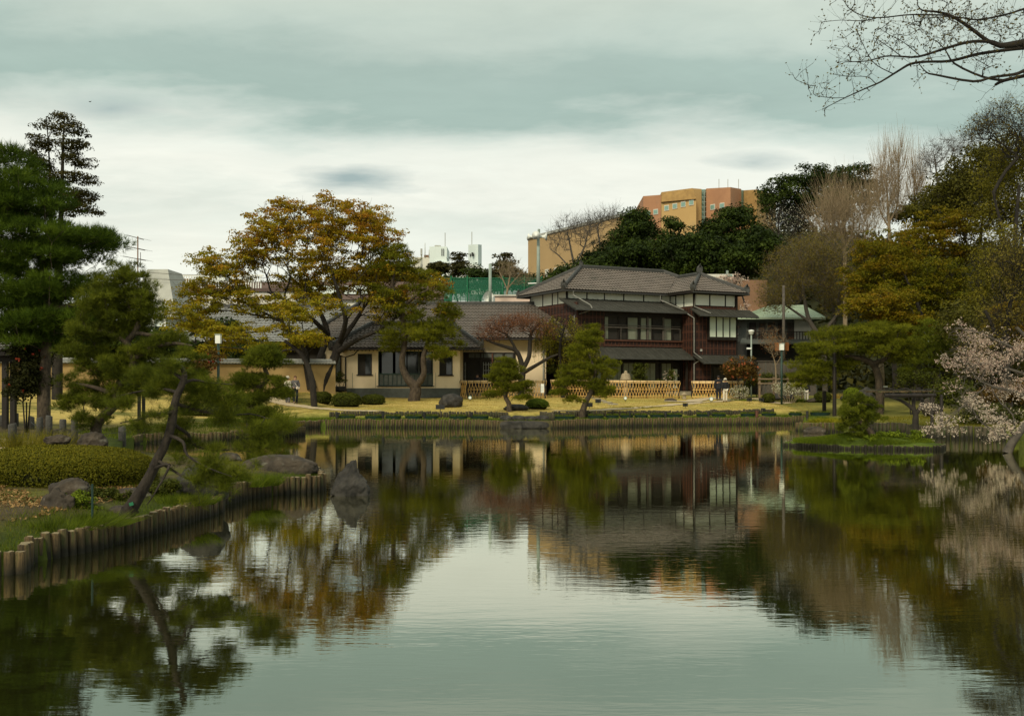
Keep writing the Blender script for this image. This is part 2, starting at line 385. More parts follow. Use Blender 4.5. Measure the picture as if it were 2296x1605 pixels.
def tree(name, label, cat, d, roots, E, ncl, crad, per, size, leaf, bark, group=None, kind='leaf', flat=.5, seed=1, step=.5, r0=.012, tri=False,
         shell=.45, tonef=None, mind=0, top=.4, twigs=0, curve=.4, pen=.3, k=10, w=.01, cone=1.1, droop=0., thick=.05, aspect=.55, expo=2.3, spread=.35, base_to_ground=True, extra=None, wob=.1, tl=None, tlmax=.03, twigmat=None):
    rl = [rootline(d, q) for q in roots]
    b = rl[0][0]
    if base_to_ground:
        z = gz(b[0], b[1])
        for q in rl:
            if abs(q[0][2]-rl[0][0][2]) < .22: q[0] = q[0].copy(); q[0][2] = min(z-.05, q[1][2]-.02)
    cent = fill(E, ncl, shell, seed, mind)
    tg = cent
    if twigs: tg = np.concatenate([cent, fill(E, twigs, .6, seed+50)])
    P, par, r = grow(rl, tg, step, r0, pen, curve, wob, expo, seed=seed, droop=droop)
    loc = (b[0], b[1], rl[0][0][2])
    t = thing(name, label, cat, loc, group)
    V, Fq = tubes(P, par, r, thick)
    if tl:
        V2, F2, _ = twiglets(P, par, r, tl[0], tl[1], tl[2] if len(tl) > 2 else .3, seed, tlmax, tl[3] if len(tl) > 3 else None, tl[4] if len(tl) > 4 else 0.); 
        if twigmat: link('twigs', arr_mesh('twigs', V2, F2, loc), twigmat, t)
        else: Fq = np.concatenate([Fq, F2+len(V)]); V = np.concatenate([V, V2])
    link('trunk', arr_mesh('trunk', V, Fq, loc), bark, t, True)
    if per:
        if kind == 'leaf': V, T, to = clump_leaves(cent, crad, per, size, seed, flat, top, tonef, tri, aspect, spread=spread)
        else: (V, T, to), _ = crown_needles(cent, crad, per, size, w, k, seed, flat, cone, tonef)
        link('crown', arr_mesh('crown', V, T, loc, to), leaf, t)
    return t, cent, P, r, par
# ------------------------------------------------------------------ materials
pmat('cream_plaster', (.80,.65,.43), .85, (.72,.58,.38), .9, .003, 40, dirt=((.5,.4,.27), 1.1, .62))
pmat('ochre_plaster', (.36,.245,.095), .85, (.27,.18,.07), .8, .004, 30, dirt=((.22,.16,.08), .6, .58))
pmat('white_plaster', (.74,.74,.62), .8, (.66,.66,.55), 1.2, .002, 30)
pmat('pale_wall', (.62,.59,.50), .8, (.54,.51,.43), .5, .002, 20)
pmat('pink_wall', (.66,.50,.40), .8, (.60,.45,.36), .5)
pmat('grey_plinth', (.10,.11,.095), .8, (.07,.075,.065), 3, .004, 20)
pmat('dark_wood', (.022,.016,.011), .6, (.012,.009,.007), 6, .003, 30, (1,1,.15))
pmat('red_wood', (.036,.015,.009), .7, (.016,.009,.007), 2.2, .004, 20, (.4,.4,4))
pmat('batten_wood', (.10,.040,.022), .6, (.08,.03,.016), 5)
pmat('tile_lap_shade', (.045,.037,.03), .9, (.03,.025,.02), 3)  # dirty tile butts, with the shade under each row painted into their colour
pmat('red_wood_light', (.068,.027,.015), .7, (.036,.015,.010), 2.2, .004, 20, (.4,.4,4))
pmat('twig_red', (.17,.075,.045), .8)
pmat('twig_tan', (.30,.22,.125), .8)
pmat('twig_brown', (.13,.10,.065), .8)
pmat('roof_tile', (.185,.152,.122), .65, (.125,.103,.082), 1.1, .004, 30, spec=.45, dirt=((.07,.065,.045), .9, .6))
pmat('bark_wet', (.040,.031,.022), .9, (.016,.012,.009), 9, .03, 22, (1,1,.6))
pmat('grey_tile', (.33,.33,.30), .5, (.25,.25,.225), 1.1, .003, 30, spec=.5)
pmat('ridge_tile', (.042,.040,.034), .6, (.026,.026,.021), 3, .004, 20, spec=.5)
pmat('metal_roof', (.060,.058,.047), .85, (.040,.039,.031), 1.4, .002, 60, (1,1,1), spec=.12)
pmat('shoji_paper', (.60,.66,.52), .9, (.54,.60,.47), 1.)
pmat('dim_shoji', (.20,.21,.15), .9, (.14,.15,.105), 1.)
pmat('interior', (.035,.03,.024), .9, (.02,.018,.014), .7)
pmat('gutter', (.30,.29,.25), .4, (.2,.19,.16), 5, metal=.3)
pmat('copper_green', (.40,.48,.34), .7, (.31,.38,.27), .7, .002, 20)
pmat('bamboo', (.80,.50,.16), .5, (.66,.40,.12), 5, .002, 40, (1,1,.4))
pmat('bamboo_light', (.84,.62,.32), .5, (.6,.4,.17), 3)
pmat('old_log', (.135,.090,.038), .85, (.028,.020,.011), 9, .012, 30, (3,3,.5), dirt=((.05,.065,.018), 3, .52))
pmat('old_log_dark', (.085,.068,.040), .85, (.035,.029,.018), 7, .01, 30, (3,3,.5), dirt=((.035,.045,.013), 3, .5))
pmat('log_end', (.25,.20,.11), .85, (.16,.125,.07), 30, .004, 60)
pmat('stone_post', (.075,.07,.06), .9, (.035,.035,.03), 14, .008, 60)
pmat('rock', (.075,.058,.040), .9, (.022,.018,.013), 3.0, .06, 7, dirt=((.14,.13,.10), 5, .6))
pmat('rock_dark', (.05,.045,.037), .85, (.015,.014,.012), 4, .06, 7, dirt=((.10,.10,.08), 6, .66))
pmat('lantern_stone', (.34,.27,.17), .9, (.24,.19,.12), 8, .006, 50)
pmat('slab_stone', (.30,.26,.18), .9, (.2,.17,.12), 4, .01, 20)
pmat('gravel_path', (.50,.40,.25), .95, (.42,.33,.20), 6, .01, 60)
pmat('bark', (.062,.048,.033), .9, (.022,.017,.012), 6, .02, 22, (1,1,.45))
pmat('bark_pine', (.088,.066,.043), .95, (.030,.022,.015), 9, .035, 22, (1,1,.6))
pmat('bark_dark', (.030,.024,.017), .9, (.013,.011,.009), 6, .02, 20, (1,1,.45))
pmat('bark_pale', (.27,.205,.12), .9, (.17,.125,.075), 6, .01, 22)
pmat('bark_grey', (.105,.09,.07), .9, (.065,.055,.045), 6, .01, 22)
pmat('black_paint', (.02,.02,.018), .5, (.014,.014,.013), 3)
pmat('white_paint', (.75,.76,.70), .5, (.7,.71,.65), 3)
pmat('green_paint', (.02,.16,.07), .5, (.015,.12,.055), 3)
pmat('teal_tub', (.020,.048,.036), .5, (.014,.032,.025), 3)
pmat('pole_grey', (.27,.32,.27), .6, (.22,.26,.22), 2)
pmat('concrete', (.40,.40,.35), .85, (.34,.34,.30), 1.2)
pmat('city_white', (.66,.72,.68), .8, (.58,.64,.60), .06)
pmat('tan_brick', (.40,.27,.125), .85, (.35,.235,.11), .15)
pmat('ochre_panel', (.49,.315,.125), .85, (.44,.28,.11), .15, dirt=((.36,.25,.12), .25, .56))
pmat('ochre_brick', (.40,.245,.085), .85, (.30,.18,.065), 1.2)
pmat('orange_brick', (.42,.215,.11), .85, (.34,.17,.09), .3, dirt=((.30,.17,.10), .25, .56))
pmat('terracotta', (.23,.125,.07), .85, (.19,.105,.06), .4)
pmat('brown_roof', (.115,.075,.06), .8, (.09,.06,.048), .6)
pmat('teal_glass', (.20,.33,.27), .15, (.16,.27,.22), .5, spec=.8)
pmat('dark_glass', (.014,.018,.016), .08, (.010,.013,.012), .5, spec=.7)
pmat('cloth_black', (.012,.012,.014), .9, (.02,.02,.022), 20)
pmat('cloth_grey', (.12,.11,.11), .9, (.09,.085,.085), 20)
pmat('cloth_navy', (.012,.016,.025), .9)
pmat('cloth_white', (.68,.62,.50), .9)
pmat('skin', (.42,.24,.15), .6)
pmat('hair_dark', (.02,.013,.010), .6)
pmat('hair_brown', (.10,.045,.02), .6)
pmat('orange_sign', (.30,.10,.02), .7, (.2,.07,.02), 12)
pmat('bridge_wood', (.20,.14,.085), .8, (.12,.085,.05), 3, .01, 20)
leafmat('leaf_maple', [(.11,.135,.012),(.20,.20,.015),(.27,.22,.018),(.31,.185,.022),(.28,.12,.026)], .4)
leafmat('leaf_maple_dark', [(.036,.050,.004),(.085,.095,.006),(.15,.13,.009),(.20,.115,.012)], .33)
leafmat('needle_dark', [(.016,.032,.005),(.045,.085,.010),(.085,.14,.015)], .25)
leafmat('needle_mid', [(.026,.036,.006),(.072,.100,.012),(.15,.185,.022)], .28)
leafmat('needle_yellow', [(.044,.050,.008),(.10,.112,.014),(.17,.18,.022)], .25)
leafmat('needle_bonsai', [(.036,.046,.006),(.095,.118,.011),(.18,.20,.02)], .28)
leafmat('leaf_evergreen', [(.008,.015,.004),(.020,.037,.008),(.045,.072,.012)], .15)
leafmat('leaf_evergreen_olive', [(.028,.032,.008),(.065,.070,.014),(.11,.112,.020)], .22)
leafmat('leaf_conifer', [(.018,.020,.008),(.040,.042,.014),(.060,.055,.018)], .15)
leafmat('leaf_olive', [(.065,.068,.012),(.14,.14,.02),(.21,.20,.03)], .38)
leafmat('leaf_budding', [(.07,.06,.022),(.13,.115,.03),(.18,.16,.04)], .3)
leafmat('leaf_willow', [(.10,.11,.010),(.22,.23,.018),(.32,.31,.022)], .4)
leafmat('leaf_redtwig', [(.13,.055,.025),(.20,.085,.035),(.24,.12,.04)], .3)
leafmat('leaf_hedge', [(.028,.035,.005),(.085,.095,.009),(.17,.16,.014)], .2)
leafmat('leaf_shrub', [(.020,.028,.006),(.045,.06,.010),(.075,.09,.014)], .15)
leafmat('leaf_bright', [(.06,.10,.012),(.12,.18,.018),(.18,.25,.028)], .3)
leafmat('leaf_camellia', [(.010,.013,.005),(.022,.027,.009),(.035,.036,.012)], .08, .35)
leafmat('leaf_bronze', [(.03,.022,.008),(.075,.05,.014),(.12,.075,.018)], .15)
leafmat('petal_pink', [(.34,.20,.17),(.52,.38,.30),(.68,.58,.46)], .35)
leafmat('petal_white', [(.48,.46,.34),(.62,.60,.45),(.74,.72,.56)], .3)
leafmat('petal_red', [(.35,.05,.03),(.45,.08,.04)], .3)
leafmat('petal_orange', [(.45,.12,.05),(.60,.22,.09)], .3)
leafmat('leaf_dome', [(.035,.06,.010),(.065,.11,.014),(.10,.155,.02)], .2)
leafmat('grass_blade', [(.035,.058,.007),(.072,.115,.011),(.13,.18,.018)], .35)
leafmat('grass_olive', [(.07,.08,.013),(.13,.135,.02),(.20,.19,.035)], .3)
leafmat('dry_blade', [(.30,.24,.09),(.38,.30,.10),(.20,.20,.035)], .3)
leafmat('litter', [(.10,.06,.03),(.20,.13,.07),(.34,.25,.15)], .1)
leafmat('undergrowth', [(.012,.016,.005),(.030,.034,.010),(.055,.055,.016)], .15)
# the logs are soaked and slimy near the water line
for nm_ in ('old_log', 'old_log_dark'):
    m = MAT[nm_]; nt_ = m.node_tree; b_ = nt_.nodes['Principled BSDF']; src = b_.inputs['Base Color'].links[0].from_socket
    tcn = nt_.nodes.new('ShaderNodeTexCoord'); sp_x = nt_.nodes.new('ShaderNodeSeparateXYZ'); nt_.links.new(tcn.outputs['Object'], sp_x.inputs[0])
    no_ = nt_.nodes.new('ShaderNodeTexNoise'); no_.inputs['Scale'].default_value = 9; nt_.links.new(tcn.outputs['Object'], no_.inputs['Vector'])
    ad_ = nt_.nodes.new('ShaderNodeMath'); ad_.operation = 'MULTIPLY_ADD'; nt_.links.new(no_.outputs[0], ad_.inputs[0]); ad_.inputs[1].default_value = -.12; nt_.links.new(sp_x.outputs[2], ad_.inputs[2])
    mr_ = nt_.nodes.new('ShaderNodeMapRange'); mr_.inputs[1].default_value = -.01; mr_.inputs[2].default_value = .22; nt_.links.new(ad_.outputs[0], mr_.inputs[0])
    mx_ = nt_.nodes.new('ShaderNodeMix'); mx_.data_type = 'RGBA'; nt_.links.new(mr_.outputs[0], mx_.inputs[0]); mx_.inputs[6].default_value = (.012,.011,.006,1); nt_.links.new(src, mx_.inputs[7]); nt_.links.new(mx_.outputs[2], b_.inputs['Base Color'])
# ground: surveyed soil / turf colours per spot, broken up by noise
m, nt_, b_ = newmat('ground')
a_ = nt_.nodes.new('ShaderNodeAttribute'); a_.attribute_name = 'turf'
tcn = nt_.nodes.new('ShaderNodeTexCoord')
def gn(scale, det, st=(1,1,1)):
    mp = nt_.nodes.new('ShaderNodeMapping'); mp.inputs['Scale'].default_value = st; nt_.links.new(tcn.outputs['Object'], mp.inputs[0])
    q = nt_.nodes.new('ShaderNodeTexNoise'); q.inputs['Scale'].default_value = scale; q.inputs['Detail'].default_value = det; q.inputs['Roughness'].default_value = .65
    nt_.links.new(mp.outputs[0], q.inputs['Vector']); return q.outputs[0]
mr = nt_.nodes.new('ShaderNodeMapRange'); mr.inputs[1].default_value = .3; mr.inputs[2].default_value = .7; mr.inputs[3].default_value = .58; mr.inputs[4].default_value = 1.3
nt_.links.new(gn(2.6, 10), mr.inputs[0])
mr2 = nt_.nodes.new('ShaderNodeMapRange'); mr2.inputs[1].default_value = .35; mr2.inputs[2].default_value = .65; mr2.inputs[3].default_value = .86; mr2.inputs[4].default_value = 1.1
nt_.links.new(gn(.35, 4, (1, .6, 1)), mr2.inputs[0])
mu = nt_.nodes.new('ShaderNodeMath'); mu.operation = 'MULTIPLY'; nt_.links.new(mr.outputs[0], mu.inputs[0]); nt_.links.new(mr2.outputs[0], mu.inputs[1])
vm = nt_.nodes.new('ShaderNodeVectorMath'); vm.operation = 'SCALE'; nt_.links.new(a_.outputs['Color'], vm.inputs[0]); nt_.links.new(mu.outputs[0], vm.inputs['Scale'])
nt_.links.new(vm.outputs[0], b_.inputs['Base Color']); b_.inputs['Roughness'].default_value = .95; b_.inputs['Specular IOR Level'].default_value = .1
bp = nt_.nodes.new('ShaderNodeBump'); bp.inputs['Distance'].default_value = .05; nt_.links.new(gn(9, 8), bp.inputs['Height']); nt_.links.new(bp.outputs[0], b_.inputs['Normal'])
# water
m, nt_, b_ = newmat('water')
b_.inputs['Base Color'].default_value = (.012,.012,.003,1); b_.inputs['Roughness'].default_value = .02; b_.inputs['IOR'].default_value = 1.33; b_.inputs['Specular IOR Level'].default_value = 0.
tcn = nt_.nodes.new('ShaderNodeTexCoord')
hA = gn(1.0, 3, (1.1, 4.2, 1)); hB = gn(1.0, 2, (3.0, 11., 1)); hC = gn(.13, 2, (1, 1.6, 1))
def nm(op, a, b):
    q = nt_.nodes.new('ShaderNodeMath'); q.operation = op
    for i, v in enumerate((a, b)):
        if isinstance(v, float): q.inputs[i].default_value = v
        else: nt_.links.new(v, q.inputs[i])
    return q.outputs[0]
patch = nt_.nodes.new('ShaderNodeMapRange'); patch.inputs[1].default_value = .38; patch.inputs[2].default_value = .62; patch.inputs[3].default_value = .45; patch.inputs[4].default_value = 1.2
nt_.links.new(hC, patch.inputs[0])
hh_ = nm('MULTIPLY', nm('ADD', nm('MULTIPLY', hA, 1.0), nm('MULTIPLY', hB, .28)), patch.outputs[0])
bp = nt_.nodes.new('ShaderNodeBump'); bp.inputs['Distance'].default_value = .0018; nt_.links.new(hh_, bp.inputs['Height']); nt_.links.new(bp.outputs[0], b_.inputs['Normal'])
gl_ = nt_.nodes.new('ShaderNodeBsdfGlossy'); gl_.inputs['Color'].default_value = (.99,1.,.87,1); gl_.inputs['Roughness'].default_value = .02; nt_.links.new(bp.outputs[0], gl_.inputs['Normal'])
fr_ = nt_.nodes.new('ShaderNodeFresnel'); fr_.inputs['IOR'].default_value = 1.36; nt_.links.new(bp.outputs[0], fr_.inputs['Normal'])
fa_ = nt_.nodes.new('ShaderNodeMath'); fa_.operation = 'MULTIPLY_ADD'; fa_.use_clamp = True; nt_.links.new(fr_.outputs[0], fa_.inputs[0]); fa_.inputs[1].default_value = 1.15; fa_.inputs[2].default_value = .27
ms_ = nt_.nodes.new('ShaderNodeMixShader'); nt_.links.new(fa_.outputs[0], ms_.inputs[0]); nt_.links.new(b_.outputs[0], ms_.inputs[1]); nt_.links.new(gl_.outputs[0], ms_.inputs[2]); nt_.links.new(ms_.outputs[0], nt_.nodes['Material Output'].inputs[0])
# net: woven mesh, half open
m, nt_, b_ = newmat('green_net'); b_.inputs['Base Color'].default_value = (.01,.12,.06,1); b_.inputs['Roughness'].default_value = .8; b_.inputs['Alpha'].default_value = .55
# ------------------------------------------------------------------ ground
def axis(lo, hi, fine_lo, fine_hi, st, gr=1.14):
    a = list(np.arange(fine_lo, fine_hi, st)); s = st; x = a[-1]
    while x < hi: s *= gr; x += s; a.append(x)
    s = st; x = a[0]; pre = []
    while x > lo: s *= gr; x -= s; pre.append(x)
    return np.array(pre[::-1]+a)
gx = axis(-900, 900, -20, 24, .33, 1.13); gy = axis(-60, 1500, .2, 60, .36, 1.09)
GX, GY = np.meshgrid(gx, gy); SD, NEAR = signed(GX, GY)
mask = np.abs(SD) < .2
inn = (SD <= -.2) & (SD > -.62); SDi = np.abs(SD)+1e-9
dirx = (GX-NEAR[..., 0])/SDi; diry = (GY-NEAR[..., 1])/SDi
GX = np.where(mask, NEAR[..., 0], np.where(inn, NEAR[..., 0]+dirx*.05, GX)); GY = np.where(mask, NEAR[..., 1], np.where(inn, NEAR[..., 1]+diry*.05, GY)); SD2 = np.where(mask, 0.0, SD)
GZ = height(GX, GY, SD2)
def nz(X, Y, s, o=0):
    """cheap smooth noise"""
    return (np.sin(X*s+1.3*np.sin(Y*s*.7+o))*np.cos(Y*s*1.1+1.7*np.sin(X*s*.6+o*2))+.5*np.sin(X*s*2.3+o)*np.sin(Y*s*2.1+2*o+np.sin(X*s*1.7)))/1.5
f = is_far(GX, GY); green = np.array([.085,.118,.014]); lawn = np.array([.46,.345,.10]); lawn2 = np.array([.31,.265,.06]); earth = np.array([.105,.078,.045]); olive = np.array([.12,.12,.025]); dark = np.array([.03,.032,.013])
def mixc(a, b, t): return a*(1-t[..., None])+b*t[..., None]
nlow = nz(GX, GY, .35, 1)*.5+.5; nmid = nz(GX, GY, 1.3, 4)*.5+.5
col = mixc(lawn+0*GX[..., None], lawn2, S((nlow*.6+nmid*.4-.45)/.4))
col = mixc(col, lawn2*.85, (1-S((GY-SD2*0-49-GX*.12)/9))*.5*(1-S((GX-6)/6)))          # greener turf by the shore and to the left
col = mixc(col, olive, S((-7-GX)/6)*.55)
col = mixc(col, green, 1-S((SD2-2.05)/.3))
near = mixc(mixc(earth*.8+0*col, olive*.8, S((nmid-.35)/.4)), green*.55, (1-S((SD2-.3)/1.1)))
ld_m = np.exp(-(((GX-.7)/2.3)**2+((GY-50.4)/1.3)**2)**2); col = mixc(col, earth*.8, ld_m)
nr = mixc(olive+0*col, lawn2, S((nlow-.3)/.5)*S((GY-46)/6)); nr = mixc(nr, green*.7, (1-S((SD2-.3)/2))*.6)
oth = mixc(near, nr, S((GX-2)/4)); lf = S((GY-38)/6)*(1-S((GX-2)/4))
oth = mixc(oth, mixc(olive+0*col, lawn, S((nlow+nmid-.6)/.5)), lf)
col = mixc(oth, col, f)
col = mixc(col, dark, np.maximum(S((GY-84)/8), S((GX-23)/6)*S((GY-44)/6)))
col = np.where((SD2 < -.02)[..., None], np.array([.04,.038,.02]), col)
ny, nx_ = GX.shape; ii = np.arange(ny*nx_).reshape(ny, nx_)
Q = np.stack([ii[:-1, :-1], ii[:-1, 1:], ii[1:, 1:], ii[1:, :-1]], -1).reshape(-1, 4)
me = arr_mesh('ground', np.stack([GX, GY, GZ], -1).reshape(-1, 3), Q)
ca = me.color_attributes.new('turf', 'FLOAT_COLOR', 'POINT'); ca.data.foreach_set('color', np.concatenate([col.reshape(-1, 3), np.ones((ny*nx_, 1))], 1).astype(np.float32).ravel())
go = link('ground', me, 'ground', None, True, kind='structure')
wm = MB(); wm.poly([(-30,-14,0),(34,-14,0),(34,60,0),(-30,60,0)])
link('pond_water', wm.mesh('pond_water'), 'water', kind='structure')
# paths
def ribbon(name, pts, w, mat, dz=.03):
    P_ = [np.array(p) for p in pts]; res = []
    for i in range(len(P_)-1):
        p0 = P_[max(i-1,0)]; p1 = P_[i]; p2 = P_[i+1]; p3 = P_[min(i+2,len(P_)-1)]
        for t in np.arange(0, 1, .05): res.append(.5*((2*p1)+(-p0+p2)*t+(2*p0-5*p1+4*p2-p3)*t*t+(-p0+3*p1-3*p2+p3)*t**3))
    res = np.array(res); dd = np.gradient(res, axis=0); dd /= np.linalg.norm(dd, axis=1)[:, None]; nn = np.stack([-dd[:, 1], dd[:, 0]], 1)
    k = 5; cols_ = []
    jit = 1+.10*np.sin(np.arange(len(res))*.9)+.06*np.sin(np.arange(len(res))*2.3)
    for j in range(k): cols_.append(res+nn*((j/(k-1)-.5)*w*jit)[:, None])
    A = np.stack(cols_, 1); Z = height(A[..., 0], A[..., 1])+dz
    V = np.concatenate([A, Z[..., None]], -1).reshape(-1, 3); m_ = len(res); i2 = np.arange(m_*k).reshape(m_, k)
    Fq = np.stack([i2[:-1, :-1], i2[1:, :-1], i2[1:, 1:], i2[:-1, 1:]], -1).reshape(-1, 4)
    return link(name, arr_mesh(name, V, Fq[:, ::-1]), mat, None, True, kind='structure')
gpx = lambda x, y: tuple(gp(x, y)[:2])
ribbon('path', [(-24,33.5),(-18,31.6),(-15.9,30.5),(-14.4,29.5),(-13.4,28.0),(-13.0,26),(-13.8,23)], 2.0, 'gravel_path')
ribbon('path', [gpx(540,885), gpx(620,899), gpx(650,908), gpx(700,915), gpx(770,920), gpx(850,922.5)], 1.15, 'gravel_path')
ribbon('path', [gpx(1240,921.5), gpx(1330,921), gpx(1420,916), gpx(1500,909), gpx(1560,904), gpx(1620,900), gpx(1680,894), gpx(1735,889), gpx(1770,886)], .75, 'gravel_path')
ribbon('path', [gpx(1490,884), gpx(1540,889), gpx(1590,894), gpx(1640,897)], 1.3, 'gravel_path', .045)
# ------------------------------------------------------------------ log edging of the pond
def log_mesh(name, seed, h, r, n=9):
    g = random.Random(seed); m = MB(); rr = [r*(1+g.uniform(-.09, .09)) for _ in range(n)]; k = 0
    for z, s in ((-.5, 1.0), (h*.35, 1.0), (h*.93, .97), (h, .88)):
        for j in range(n):
            a = 2*math.pi*j/n; m.v.append((rr[j]*s*math.cos(a), rr[j]*s*math.sin(a), z+(g.uniform(-.008, .008) if z > .01 else 0)))
    for i in range(3):
        for j in range(n): m.f.append((i*n+j, i*n+(j+1) % n, (i+1)*n+(j+1) % n, (i+1)*n+j))
    m.f.append(tuple(3*n+j for j in range(n)))
    me = m.mesh(name); me.materials.append(MAT['old_log']); me.materials.append(MAT['log_end']); me.polygons[-1].material_index = 1
    for p in me.polygons[:-1]: p.use_smooth = True
    return me
def along(pts, sp):
    pts = [np.array(p, float) for p in pts]; out = []; carry = 0
    for a, b in zip(pts[:-1], pts[1:]):
        L_ = np.linalg.norm(b-a); t = carry
        while t < L_: out.append(a+(b-a)*t/L_); t += sp
        carry = t-L_
    return out
def edging(name, label, pts, h, r, zbase=0., group='log edgings along the pond shore', sp=None, dark_=False, limit=290):
    P_ = along(pts, sp or 2*r*.99); loc = (P_[0][0], P_[0][1], zbase)
    t = thing(name, label, 'log edging', loc, group); ms = [log_mesh('log', 5+i, h, r) for i in range(5)]
    if dark_:
        for m_ in ms: m_.materials[0] = MAT['old_log_dark']
    g = random.Random(3); zj = 0
    for i, p in enumerate(P_):
        if i % 7 == 0: zj = g.uniform(-.02, .02)
        o = bpy.data.objects.new('log', ms[g.randrange(5)]); C.objects.link(o); o.parent = t
        o.location = (p[0]-loc[0]+g.uniform(-.012, .012), p[1]-loc[1]+g.uniform(-.012, .012), zj+g.uniform(-.045, .025)); o.rotation_euler = (g.uniform(-.05, .05), g.uniform(-.05, .05), g.uniform(0, 6.28))
        s = g.uniform(.9, 1.08); o.scale = (s, s, 1)
    return t
nearpts = [(-7.9,10.0),(-6.35,12.25),(-6.12,12.4),(-6.36,13.2),(-6.13,13.6),(-5.97,13.9),(-5.78,14.76),(-5.65,15.5),(-5.54,16.3),(-5.44,17.2),(-5.32,18.05)]
edging('log_edging', 'weathered brown log edging curving round the near left bank below the leaning pine', nearpts, .33, .066)
edging('log_edging', 'pale log edging below the big rounded boulder at the tip of the near bank', [(-5.32,18.15),(-5.58,19.1),(-5.38,20.1),(-5.05,20.8),(-4.35,21.35),(-4.12,21.75),(-4.7,23.8)], .36, .066)
edging('log_edging', 'low log edging of the grassy spit with the small pine, left of the far lawn', [(-14.1,37.2),(-14.2,38.2),(-11.6,39.4),(-10.2,42.2),(-9.3,43.8),(-9.2,44.0),(-10.2,46.5),(-10.9,49.3),(-9.8,50.95)], .36, .075)
edging('log_edging', 'long log edging under the lawn between the sandy path and the stone landing', [(-9.8,51.0),(-2.0,50.6),(-.62,50.12)], .42, .062, sp=.135)
edging('log_edging', 'long log edging under the lawn from the stone landing to the right shore', [(2.0,49.8),(5,51.6),(9.8,53.4),(14.6,54.8),(16.6,55.6)], .42, .068, sp=.15)
edging('log_edging', 'short pale log edging on the small headland in front of the right shore', [(13.65,47.6),(11.9,46.9),(12.2,46.5),(13.9,46.3)][0:1]+[(13.9,46.3),(15.3,45.9)], .42, .09)
edging('log_edging', 'dark log edging of the right shore behind the blossoming cherry', [(15.6,45.8),(17.2,44.2),(17.6,42.6),(17.7,41.4),(20.4,40.8)], .5, .09, dark_=True)
def inset(pts, off):
    out = []
    for i, p in enumerate(pts):
        a = np.array(pts[max(i-1,0)]); b = np.array(pts[min(i+1,len(pts)-1)]); d = (b-a)/np.linalg.norm(b-a); out.append(tuple(np.array(p)+off*np.array([-d[1], d[0]])))
    return out
up_l = inset([(-9.8,51.0),(-2.0,50.6),(-.9,50.2)], 2.2); up_r = inset([(2.6,50.2),(5,51.6),(9.8,53.4),(14.6,54.8),(16.0,55.4)], 2.2)
edging('log_edging', 'upper row of low logs between the lawn and the left planting strip', up_l, .40, .075, .35, dark_=True)
edging('log_edging', 'upper row of low logs between the lawn and the right planting strip', [(2.1,50.3)]+up_r, .40, .075, .35, dark_=True)
# islet
def islet():
    out = [(10.0,36.5),(11.7,34.75),(13.4,34.35),(14.75,34.3),(15.3,35.2),(15.0,36.8),(13.2,38.0),(11.4,38.0)]
    cx, cy = 12.9, 36.2; rings = 7; V = []; Fq = []; n = 48
    bd = along(out+out[:1], 0.01); bd = [bd[int(i*len(bd)/n)] for i in range(n)]
    for k in range(rings):
        t = k/(rings-1)
        for x, y in bd:
            V.append((cx+(x-cx)*(1-t*.98), cy+(y-cy)*(1-t*.98), -.3 if k == 0 else .14+.30*float(S(t*1.1))+.02*math.sin(x*3+y*5)))
            if k == 1: V[-1] = (x, y, .15)
    for k in range(rings-1):
        for j in range(n): Fq.append((k*n+j, k*n+(j+1) % n, (k+1)*n+(j+1) % n, (k+1)*n+j))
    me = arr_mesh('islet', V, Fq)
    ca = me.color_attributes.new('turf', 'FLOAT_COLOR', 'POINT'); ca.data.foreach_set('color', np.tile([.075,.105,.016,1], len(V)).astype(np.float32))
    link('islet', me, 'ground', None, True, kind='structure')
    edging('log_edging', 'low dark log edging round the grassy islet in front of the right shore', out+out[:1], .14, .055, dark_=True, group='log edgings along the pond shore')
islet()
